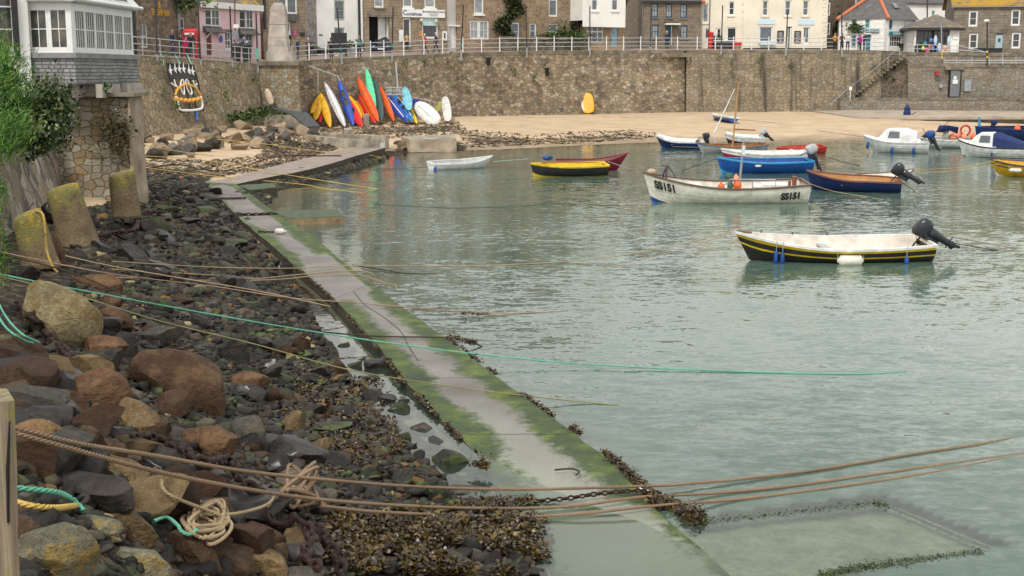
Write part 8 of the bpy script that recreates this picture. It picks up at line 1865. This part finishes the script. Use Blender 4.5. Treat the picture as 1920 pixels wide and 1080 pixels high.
rope('upper thick tan rope running from the left boulders across the path', [(-20, 797, 2.75), (27, 803, 2.7), (150, 832, 2.45), (300, 856, 2.0), (480, 886, 1.4), (700, 907, .6), (850, 915, .28), (1000, 917, .16), (1190, 912, .11), (1290, 907, .05), (1500, 885, .02), (1700, 853, .012), (1850, 830, .005), (1930, 815, -.02)], .019, 'brown', 3)
rope('middle thick tan rope passing just behind the rope tangle', [(-20, 800, 2.75), (27, 812, 2.7), (150, 846, 2.45), (330, 892, 1.9), (520, 926, 1.35), (640, 940, .9), (800, 950, .4), (960, 953, .12), (1080, 948, .07), (1200, 932, .10), (1330, 925, .03), (1480, 911, .012), (1700, 880, .004), (1920, 850, -.01)], .019, 'brown', 3)
rope('lower thick tan rope leading from the tangle on the chain to the water', [(600, 948, 1.0), (700, 959, .65), (850, 966, .22), (1000, 968, .05), (1100, 962, .06), (1240, 947, .08), (1400, 934, .012), (1600, 908, .005), (1750, 885, -.003), (1920, 852, -.01)], .019, 'brown', 3)
rope('bright mint green rope stretched from the left edge far over the water', [(-30, 508, 1.95), (0, 514, 1.9), (120, 538, 1.65), (400, 590, .88), (640, 630, .40), (860, 660, .2), (1100, 683, .06), (1400, 697, .012), (1600, 701, .006), (1700, 696, .0)], .014, 'green', 3)
rope('olive rope running below the mint green one and sinking near the path', [(-30, 512, 1.95), (0, 518, 1.9), (150, 556, 1.6), (300, 602, 1.15), (480, 646, .7), (640, 690, .35), (800, 718, .16), (950, 738, .14), (1080, 752, .03), (1160, 760, .0)], .010, 'olive')
rope('dark weedy rope crossing the path just above the mint green rope', [(0, 475, 1.9), (130, 510, 1.55), (260, 560, 1.1), (400, 590, .68), (560, 617, .33), (700, 630, .19), (850, 634, .15), (905, 650, .0)], .014, 'dark')
rope('pinkish rope crossing the upper part of the path with weed hanging at its end', [(-10, 470, 1.95), (200, 512, 1.4), (400, 537, .7), (540, 558, .4), (700, 570, .22), (860, 584, .08), (960, 587, .02), (1065, 583, 0)], .012, 'pink')
rope('thin tan rope rising to the bow of the black and yellow boat', [(210, 490, 1.35), (400, 501, .7), (550, 503, .36), (650, 498, .2), (900, 498, .03), (1100, 487, .06), (1250, 464, .35), (1372, 434, .80)], .013, 'tan')
rope('short wet rope from the same bow falling to the water', [(1130, 500, 0), (1230, 480, .2), (1300, 462, .5), (1372, 435, .8)], .01, 'pink')
rope('tan rope lying across the path above the crack, upper one', [(210, 505, 1.2), (400, 516, .5), (480, 522, .3), (560, 515, .24), (660, 507, .18), (700, 513, .12)], .014, 'tan')
rope('tan rope lying across the path above the crack, lower one', [(220, 520, 1.15), (400, 526, .45), (520, 524, .27), (600, 516, .22), (670, 515, .18), (720, 530, .05), (745, 535, 0)], .014, 'tan')
rope('frayed dark rope trailing into the water beside the path', [(660, 497, .18), (700, 503, .05), (760, 512, .01), (820, 514, 0)], .016, 'dark')
rope('thin tan rope over the upper shingle', [(40, 460, 1.6), (200, 497, 1.25), (330, 520, 1.0), (480, 545, .7), (620, 575, .4)], .012, 'tan')
for i, (pts, mt, lab) in enumerate([
    ([(262, 292, 1.0), (380, 300, .6), (520, 325, .42), (700, 353, .0), (780, 362, -.02)], 'yellow', 'yellow rope crossing the sand and the bend of the path'),
    ([(262, 313, .95), (400, 330, .45), (560, 345, .1), (600, 352, .01), (680, 362, -.01)], 'yellow', 'yellow rope passing over the low concrete slab'),
    ([(350, 257, 1.3), (480, 268, 1.0), (600, 284, .52), (660, 285, .5), (720, 297, .05)], 'yellow', 'yellow rope coming down from the boulder heap'),
    ([(262, 270, 1.3), (330, 283, 1.0), (400, 292, .9)], 'tan', 'thick tan rope at the foot of the left harbour wall'),
    ([(560, 314, .42), (700, 317, .05), (805, 313, .1)], 'dgreen', 'thin green rope to the small white dinghy'),
    ([(995, 383, 0), (1080, 362, .3), (1204, 328, 1.0)], 'brown', 'taut brown mooring rope at the bow of the lettered fishing boat'),
    ([(925, 303, .35), (990, 298, .5)], 'sky', 'pale blue line joining the white dinghy to the black and yellow dinghy'),
    ([(700, 383, 0), (800, 388, 0), (870, 390, 0), (1030, 384, 0)], 'dgreen', 'half sunk green line on the water beyond the mooring block'),
    ([(1140, 303, .6), (1185, 318, .1)], 'white', 'white mooring line at the right end of the black and yellow dinghy'),
    ([(1752, 447, .5), (1800, 458, .12), (1872, 470, 0)], 'dark', 'dark rope trailing from the stern of the black and yellow boat'),
    ([(1786, 445, .5), (1850, 456, .2), (1908, 467, 0)], 'brown', 'thin line from the propeller of the nearest boat to the water'),
    ([(1512, 342, .4), (1560, 358, .1), (1620, 368, 0), (1655, 374, 0)], 'tan', 'tan ropes trailing under the dark blue boat'),
    ([(1692, 343, .3), (1716, 358, 0)], 'dgreen', 'short green line at the stern of the dark blue boat'),
    ([(1714, 323, .5), (1780, 321, .35), (1860, 310, .55), (1900, 303, .7)], 'yellow', 'yellow line from the cream rowing boat to the ochre boat'),
    ([(1714, 318, .55), (1800, 314, .45), (1875, 299, .85)], 'yellow', 'upper yellow line leading to the bow of the ochre boat'),
    ([(1550, 200, 1.2), (1250, 228, 1.0)][::-1] if 0 else [(1420, 226, .85), (1500, 240, .5), (1615, 256, .3)], 'dark', 'dark rope over the sand to the white cabin boat'),
    ([(1380, 224, 1.0), (1480, 232, .7), (1580, 243, .4)], 'dark', 'dark rope lying across the sand below the coursed wall'),
    ([(1260, 275, .3), (1390, 279, .45), (1300, 276, .4)][:2], 'tan', 'tan line beside the navy open boat'),
    ([(1440, 279, .35), (1485, 287, .1)], 'yellow', 'yellow line from the sailing dinghy to the red dinghy'),
    ([(1330, 285, .3), (1300, 310, .02), (1280, 320, 0), (1345, 297, .8)], 'dgreen', 'slack green line at the bow of the royal blue boat'),
    ([(1555, 295, 0), (1580, 303, 0), (1612, 310, 0)], 'dark', 'dark weedy rope floating between the boats'),
    ([(870, 250, .55), (1000, 262, .3), (1120, 262, .25)], 'yellow', 'yellow rope along the tide line'),
    ([(700, 215, 1.1), (790, 232, 1.0), (860, 238, .9)], 'dgreen', 'green rope on the sand beside the boards'),
    ]): rope(lab, pts, .014 if i > 3 else .02, mt)
# tangled rope heap
DG = bpy.context.evaluated_depsgraph_get(); DG.update()
def gp(px, py, dz=.06):
    h = scn.ray_cast(DG, Vector((0, 0, CAMH)), ray(px, py).normalized())
    if h[0] and h[4].name.split('.')[0] in ('boulder', 'rock', 'shingle', 'beach', 'seaweed') : return h[1]+Vector((0, -.03, .02+dz*.22))
    p = hit(px, py); return p+Vector((0, 0, dz))
rr = random.Random(5); pts = []
for i in range(46):
    a = i*1.9+rr.uniform(-.5, .5); rx, ry = rr.uniform(16, 50), rr.uniform(12, 40); cx, cy = 385+rr.uniform(-10, 10), 985+rr.uniform(-8, 8)
    pts.append(gp(cx+rx*math.cos(a), cy+ry*math.sin(a), .12+rr.uniform(0, .14)))
rope('heap of tangled tan rope on the foreground boulders', [gp(305, 920, .35), gp(322, 945, .28)]+pts+[gp(440, 975, .2), gp(500, 960, .25), gp(520, 940, .3)], .016, 'tan', 3, 8, 'rope_heap', True)
pts = []
for i in range(22):
    a = i*2.1+rr.uniform(-.5, .5); pts.append(gp(565+rr.uniform(14, 46)*math.cos(a), 945+rr.uniform(8, 26)*math.sin(a), .32+rr.uniform(0, .12)))
rope('knot of thick tan rope wound round the heavy chain', [gp(500, 965, .25)]+pts+[gp(612, 960, .3)], .02, 'brown', 3, 8, 'rope_knot', True)
rope('short mint green rope end inside the tan rope heap', [gp(290, 990, .2), gp(315, 985, .25), gp(335, 1000, .25), gp(345, 1012, .22), gp(362, 1015, .22), gp(370, 1005, .2)], .016, 'green', 3, 8, 'rope_end', True)
rope('mint green rope resting on the lichened rock beside the post', [gp(20, 935, .3), gp(60, 940, .3), gp(110, 945, .3), (lambda p: p)(gp(140, 955, .25)), gp(160, 970, .15)], .02, 'green', 3, 8, 'rope_end', True)
rope('yellow-tan rope end under the mint green one beside the post', [gp(20, 957, .25), gp(60, 968, .25), gp(110, 970, .22), gp(150, 962, .2)], .02, 'yellow', 3, 8, 'rope_end', True)
rope('looped green rope hanging over the reddish ledge at the left edge', [gp(-10, 560, .5), gp(10, 605, .5), gp(40, 640, .4), gp(75, 655, .3)], .014, 'green', 3, 8, 'rope_end', True)
rope('second looped green rope on the ledge at the left edge', [gp(-10, 590, .4), gp(15, 632, .4), gp(50, 652, .3), gp(65, 656, .3)], .014, 'green', 3, 8, 'rope_end', True)
rope('bright yellow rope draped down the leftmost leaning bollard', [Q(68, 396, 23.4), Q(80, 402, 23.0), Q(85, 430, 22.9), Q(88, 470, 22.9), Q(98, 498, 22.8), Q(108, 510, 22.8)], .022, 'yellow', 3, 8, 'rope_end', True)
o = rope('thin tan rope lying coiled on the beach edge of the wall', [(262, 262, 1.35), (300, 240, 1.5)], .02, 'tan')
# ------------------------------------------------------------ chains
M['rust'] = rockmat('rusty_iron', (.020, .011, .010), (.055, .026, .020), (.12, .045, .022), .35, .6, .15, scale=14, bumps=.6)
def chain(label, pts, link, wire, n=8, world=False, mat=None):
    W_ = smoothpath(pts if world else [P(*p) for p in pts], n); A = np.array([tuple(p) for p in W_]); d = np.r_[0, np.cumsum(np.linalg.norm(np.diff(A, axis=0), axis=1))]
    step = link*.72; N2 = max(3, int(d[-1]/step)); m = MB()
    for i in range(N2):
        s0 = (i+.5)*step; p = Vector([np.interp(s0, d, A[:, k_]) for k_ in range(3)]); q = Vector([np.interp(min(s0+.03, d[-1]), d, A[:, k_]) for k_ in range(3)]); r_ = Vector([np.interp(max(s0-.03, 0), d, A[:, k_]) for k_ in range(3)])
        t = (q-r_).normalized(); u = t.cross(Vector((0, 0, 1))).normalized(); v_ = u.cross(t); rnd_ = rr.uniform(-.35, .35)
        a_ = (math.pi/4 if i % 2 else -math.pi/4)+rnd_; w_ = u*math.cos(a_)+v_*math.sin(a_); loop = []
        for j in range(12):
            an = 2*math.pi*j/12; loop.append(p+t*((link/2-wire)*math.cos(an)*1.0)+w_*((link*.34-wire)*math.sin(an)*1.15))
        nn = t.cross(w_); V_ = []
        for j, c in enumerate(loop):
            rad = (c-p).normalized()
            for k_ in range(6): an = 2*math.pi*k_/6; V_.append(c+rad*wire*math.cos(an)+nn*wire*math.sin(an))
        m.add(V_, [(j*6+k_, ((j+1) % 12)*6+k_, ((j+1) % 12)*6+(k_+1) % 6, j*6+(k_+1) % 6) for j in range(12) for k_ in range(6)])
    o = m.build('chain', mat or M['rust'], smooth=True, uv=False); tag(o, label, 'chain'); return o
chain('heavy rusty chain beside the pale lichened boulder', [gp(38, 575, .25), gp(60, 600, .25), gp(85, 630, .22), gp(110, 655, .18), gp(138, 685, .12)], .26, .035, 8, True)
chain('heavy rusty chain piled under the rope knot', [gp(250, 850, .15), gp(310, 862, .2), gp(380, 880, .25), gp(430, 910, .25), gp(470, 925, .25), gp(540, 960, .28), gp(580, 990, .25), gp(610, 1020, .2), gp(635, 1060, .15), gp(650, 1100, .1)], .20, .03, 8, True)
chain('second strand of heavy rusty chain below the rope knot', [gp(500, 975, .2), gp(530, 1000, .2), gp(555, 985, .3), gp(585, 1015, .25), gp(575, 1050, .15), gp(600, 1075, .15)], .20, .03, 8, True)
chain('rusty chain between the bollards and the black pyramid rock', [gp(182, 446, .12), gp(215, 440, .15), gp(255, 432, .1), gp(262, 404, .1), gp(300, 400, .1), gp(340, 408, .1), gp(400, 416, .05), gp(435, 404, .12), P(450, 402, .28), P(480, 402, .25), P(512, 401, .22), P(530, 408, .05)], .19, .028, 8, True)
chain('thin dark chain across the upper end of the path', [gp(330, 360, .1), gp(380, 372, .1), P(415, 372, .33), P(463, 371, .29)], .15, .02, 8, True)
chain('thin chain holding the cream float on the path', [P(484, 434, .26), P(515, 435, .24)], .11, .016, 8, True)
chain('dark chain lying over the lower path with weed beneath', [P(1000, 940, .02), P(1060, 935, .05), P(1120, 926, .09), P(1190, 920, .1), P(1215, 922, .07)], .095, .012, 8, True)
chain('dark chain over the sand behind the path bend', [gp(262, 322, .05), gp(330, 310, .05), gp(420, 322, .05), gp(520, 295, .05), P(600, 292, .47), P(640, 292, .47)], .13, .018, 8, True)
c = P(525, 434, .28); m = MB(); m.tube([c+Vector((-.14, 0, 0)), c+Vector((-.13, 0, 0)), c+Vector((.08, 0, .0)), c+Vector((.12, 0, 0)), c+Vector((.2, 0, -.01))], [.05, .09, .095, .05, .03], 10); o = m.build('float', BM['cream'], smooth=True); tag(o, 'cream plastic float lying on the path', 'float')
m = MB(); m.tube([P(1200, 917, .1), P(1228, 923, .06)], .014, 6); m.ball(P(1200, 917, .1), .02, 6, 5); m.ball(P(1228, 923, .06), .018, 6, 5); o = m.build('white_rod', M['white'], smooth=True); tag(o, 'short white rod at the edge of the path', 'rod')
rope('curled dark strand of kelp on the pale concrete', [(1040, 881, .09), (1070, 879, .09), (1086, 884, .09), (1080, 891, .09)], .012, 'dark', name='kelp_strand', cat='seaweed')
# ------------------------------------------------------------ leaning stone bollards, wooden post
def bollard(tx, ty, tw, bx, by, bw, Y, label, seed):
    t, b = Q(tx, ty, Y), Q(bx, by, Y); s_ = Y/FPX; m = MB(); secs = []; n = 14
    ax = (t-b)
    for i in range(12):
        u = i/11; c = b.lerp(t, u); r = (bw*(1-u)+tw*u)*s_/2
        if u < .25: r *= 1+.25*(1-u/.25)**2*.4
        secs.append([c+Vector((r*math.cos(q)*(1+.10*mnoise.noise(Vector((math.cos(q)*1.5, math.sin(q)*1.5+seed, c.z*2)))), r*math.sin(q)*(1+.10*mnoise.noise(Vector((math.cos(q)*1.5, math.sin(q)*1.5+seed, c.z*2)))), (.10*math.cos(q)+.10*math.sin(q)*.5)*u*(.9 if i == 11 else 1))) for q in np.linspace(0, 2*math.pi, n+1)[:-1]])
    top = secs[-1]; cc = sum((Vector(p) for p in top), Vector())/n; secs.append([cc+(Vector(p)-cc)*.7+Vector((0, 0, .03)) for p in top])
    m.loft(secs); o = m.build('mooring_bollard', M['bollard'], smooth=True); tag(o, label, 'bollard', 'leaning stone mooring bollards'); return o
def bollmat():
    k = N('lichened_bollard'); co = k.coord('pos'); f = k.noise(co, 2.2, 6, .7); g = k.noise(co, 16, 5, .7); z = k.n('SeparateXYZ'); k.l(k.n('NewGeometry').outputs['Position'], z.inputs[0])
    c = k.ramp(f, [(.3, (.11, .075, .04)), (.7, (.24, .18, .10))]); c = k.mix(.7, c, k.ramp(g, [(.3, .55), (.7, 1.35)]), 'MULTIPLY')
    hz = k.math('ADD', k.math('MULTIPLY', k.math('SUBTRACT', z.outputs[2], 1.6), .8), k.math('MULTIPLY', k.math('SUBTRACT', f, .5), 2.2))
    c = k.mix(k.ramp(hz, [(.25, 0), (.5, .75)]), c, (.19, .18, .045)); c = k.mix(k.math('MULTIPLY', k.ramp(hz, [(.6, 0), (.8, 1)]), k.ramp(g, [(.45, 0), (.55, .9)])), c, (.52, .32, .015))
    k.col(c); k.rough(.95); k.bump(k.math('ADD', k.math('MULTIPLY', f, .6), g), .9, .05); return k.m
M['bollard'] = bollmat()
bollard(50, 402, 52, 78, 500, 72, 23.5, 'leftmost leaning bollard with a yellow rope hanging from it', 1)
bollard(117, 352, 58, 150, 466, 76, 28.5, 'tallest leaning bollard, with orange lichen on top', 2)
bollard(228, 325, 48, 238, 408, 52, 34.5, 'right-hand bollard nearest the stone pier, with yellow-green lichen', 3)
b = P(275, 316, 1.0); 
WP = thing('wooden_post', 'weathered split wooden post at the lower left edge', 'post', (-1.23, 3.0, 2.6)); m = MB(); s_ = 3.0/FPX; xr = (27-960)*s_; secs = []
for i in range(20):
    z = 2.6+(4.235-2.6)*i/19; j_ = mnoise.noise(Vector((z*6, 0, 0)))*.003; xe = Q(27, float(np.interp(z, [2.6, 4.235], [1450, 741])), 2.94).x; secs.append([(xe-.11, 2.93, z), (xe-.012+j_, 2.925, z), (xe+j_, 2.94, z), (xe+j_-.06, 3.05, z), (xe-.11, 3.06, z)])
m.loft(secs)
def woodmat():
    k = N('weathered_wood'); co = k.coord('pos', (60, 20, 1.2)); f = k.noise(co, 1, 6, .7); c = k.ramp(f, [(.3, (.07, .05, .035)), (.5, (.22, .17, .115)), (.7, (.36, .30, .21))]); g = k.noise(k.coord('pos'), 12, 5, .7)
    c = k.mix(k.ramp(g, [(.55, 0), (.65, .8)]), c, (.22, .20, .05)); k.col(c); k.rough(.95); k.bump(f, .8, .01); return k.m
m.build('post', woodmat(), WP); m = MB(); m.tube([Q(15, 980, 2.922), Q(14, 880, 2.922), Q(18, 790, 2.922)], [.003, .0045, .002], 5); m.build('split', M['dark'], WP)
# ------------------------------------------------------------ shrubs on the left
def frond_shrub(name, label, cat, cpx, cpy, Y, rx, ry, n, leafmat, size, seed, stems=14, strand=True):
    rr_ = np.random.default_rng(seed); o = thing(name, label, cat, Q(cpx, cpy+ry, Y)); base = Q(cpx-rx*.5, cpy+ry*.9, Y); V_ = []; m = MB(); s_ = Y/FPX
    for i in range(stems):
        a = rr_.uniform(0, 6.28); e = Q(cpx+rx*math.cos(a)*rr_.uniform(.5, 1.05), cpy-abs(ry*math.sin(a))*rr_.uniform(.3, 1.0)+ry*.3*rr_.normal()*.5, Y+rr_.normal()*rx*s_*.4)
        mid = base.lerp(e, .55)+Vector((rr_.normal()*.1, rr_.normal()*.1, abs(rr_.normal())*.25)); ps_ = smoothpath([base, mid, e], 6); m.tube(ps_, [max(.003, .02*(1-j/len(ps_))) for j in range(len(ps_))], 4)
        for j in range(n//stems):
            u = rr_.uniform(.15, 1)**.7*(len(ps_)-1.01); q = ps_[int(u)].lerp(ps_[int(u)+1], u-int(u)); sp = .35*rx*s_
            V_.append(q+Vector(rr_.normal(0, 1, 3))*sp*np.array(1.0)*rr_.uniform(.1, .6))
    m.build('stems', paint('shrub_stem_'+str(seed), (.09, .07, .04), .9), o); Vv, Ff = leaves(V_, size, seed, 1.0); mkobj('foliage', Vv, Ff, leafmat, parent=o, uv=False); return o
def strands(o, pts_, n, L_, mat, seed, wd=.004):
    rr_ = np.random.default_rng(seed); V_ = []; F_ = []; b_ = 0
    for p in pts_:
        d = np.array([rr_.normal(.25, .5), rr_.normal(0, .4), rr_.uniform(.2, 1)]); d /= np.linalg.norm(d); l = L_*rr_.uniform(.4, 1.2); s = np.cross(d, [0, 1, 0]); s /= np.linalg.norm(s)+1e-9
        q = np.array(tuple(p)); q1 = q+d*l*.5; q2 = q+d*l+np.array([0, 0, -.25*l])
        V_ += [q-s*wd, q+s*wd, q1-s*wd, q1+s*wd, q2]; F_ += [(b_, b_+1, b_+3, b_+2), (b_+2, b_+3, b_+4)]; b_ += 5
    mkobj('needles', np.array(V_), F_, mat, parent=o, uv=False)
M['tam'] = weedmat('tamarisk_leaf', [(0, (.008, .038, .002)), (.5, (.032, .12, .005)), (.85, (.09, .21, .01)), (1, (.2, .28, .02))], .6)
M['bram'] = weedmat('bramble_leaf', [(0, (.012, .028, .007)), (.5, (.035, .065, .014)), (.9, (.09, .12, .03)), (1, (.22, .18, .09))], .5)
def blob(cx, cy, rx, ry, Y, n, seed, dY=.5):
    rr_ = np.random.default_rng(seed); out = []
    while len(out) < n:
        a, b, c = rr_.normal(0, .42, 3)
        q = Q(cx+a*rx, cy+b*ry, Y+c*dY)
        if mnoise.noise(q*2.2+Vector((seed, 0, 0))) > -.18: out.append(q)
    return out
o = frond_shrub('tamarisk_shrub', 'bright feathery green tamarisk shrub at the upper left edge', 'shrub', -10, 190, 16, 55, 105, 1200, M['tam'], .03, 41, 22)
P_ = blob(-12, 190, 68, 105, 16, 9000, 42)+blob(-8, 105, 30, 70, 16.3, 900, 43)+blob(0, 250, 55, 45, 15.5, 2500, 44); strands(o, P_, 0, .13, M['tam'], 45, .0035)
o = frond_shrub('tamarisk_shrub', 'sparse green tamarisk sprays low at the left edge over the leftmost bollard', 'shrub', -12, 440, 14, 28, 90, 200, M['tam'], .02, 46, 10)
strands(o, blob(-10, 470, 30, 90, 14, 900, 47, .3)+blob(-5, 370, 24, 40, 14, 350, 48, .3), 0, .10, M['tam'], 49, .0028)
o = frond_shrub('bramble_bush', 'dark brambles and ivy tumbling over the pier wall beside the tamarisk', 'bush', 88, 215, 31, 45, 55, 600, M['bram'], .07, 51, 18)
Vv, Ff = leaves(blob(88, 215, 48, 62, 31, 5000, 52, .7)+blob(118, 225, 24, 50, 33, 1300, 53, .4)+blob(60, 262, 50, 36, 29, 2200, 54, .5), .07, 55, 1.0); mkobj('foliage', Vv, Ff, M['bram'], parent=o, uv=False)
c_ = Q(215, 248, 40.9); Vv, Ff = leaves([c_+Vector((random.gauss(0, .30), -abs(random.gauss(0, .08)), random.gauss(0, .38))) for _ in range(800)], .06, 56, .9); o = mkobj('wall_plant', Vv, Ff, weedmat('rusty_moss', [(0, (.05, .035, .015)), (.6, (.09, .06, .025)), (1, (.06, .09, .02))]), uv=False); tag(o, 'rounded clump of rusty brown plants on the pier face', 'plant')
for x, y, w_, n_, lab in ((135, 168, 14, 300, 'small fern under the slate base of the conservatory'), (195, 167, 12, 160, 'small weeds on the pier coping')):
    c_ = Q(x, y, 40.9); Vv, Ff = leaves([c_+Vector((random.gauss(0, w_*.009), random.gauss(0, .08), random.gauss(0, .07))) for _ in range(n_)], .07, 57+x, .9); o = mkobj('wall_plant', Vv, Ff, M['leaf'], uv=False); tag(o, lab, 'plant')
# whitewashed patch on the retaining wall
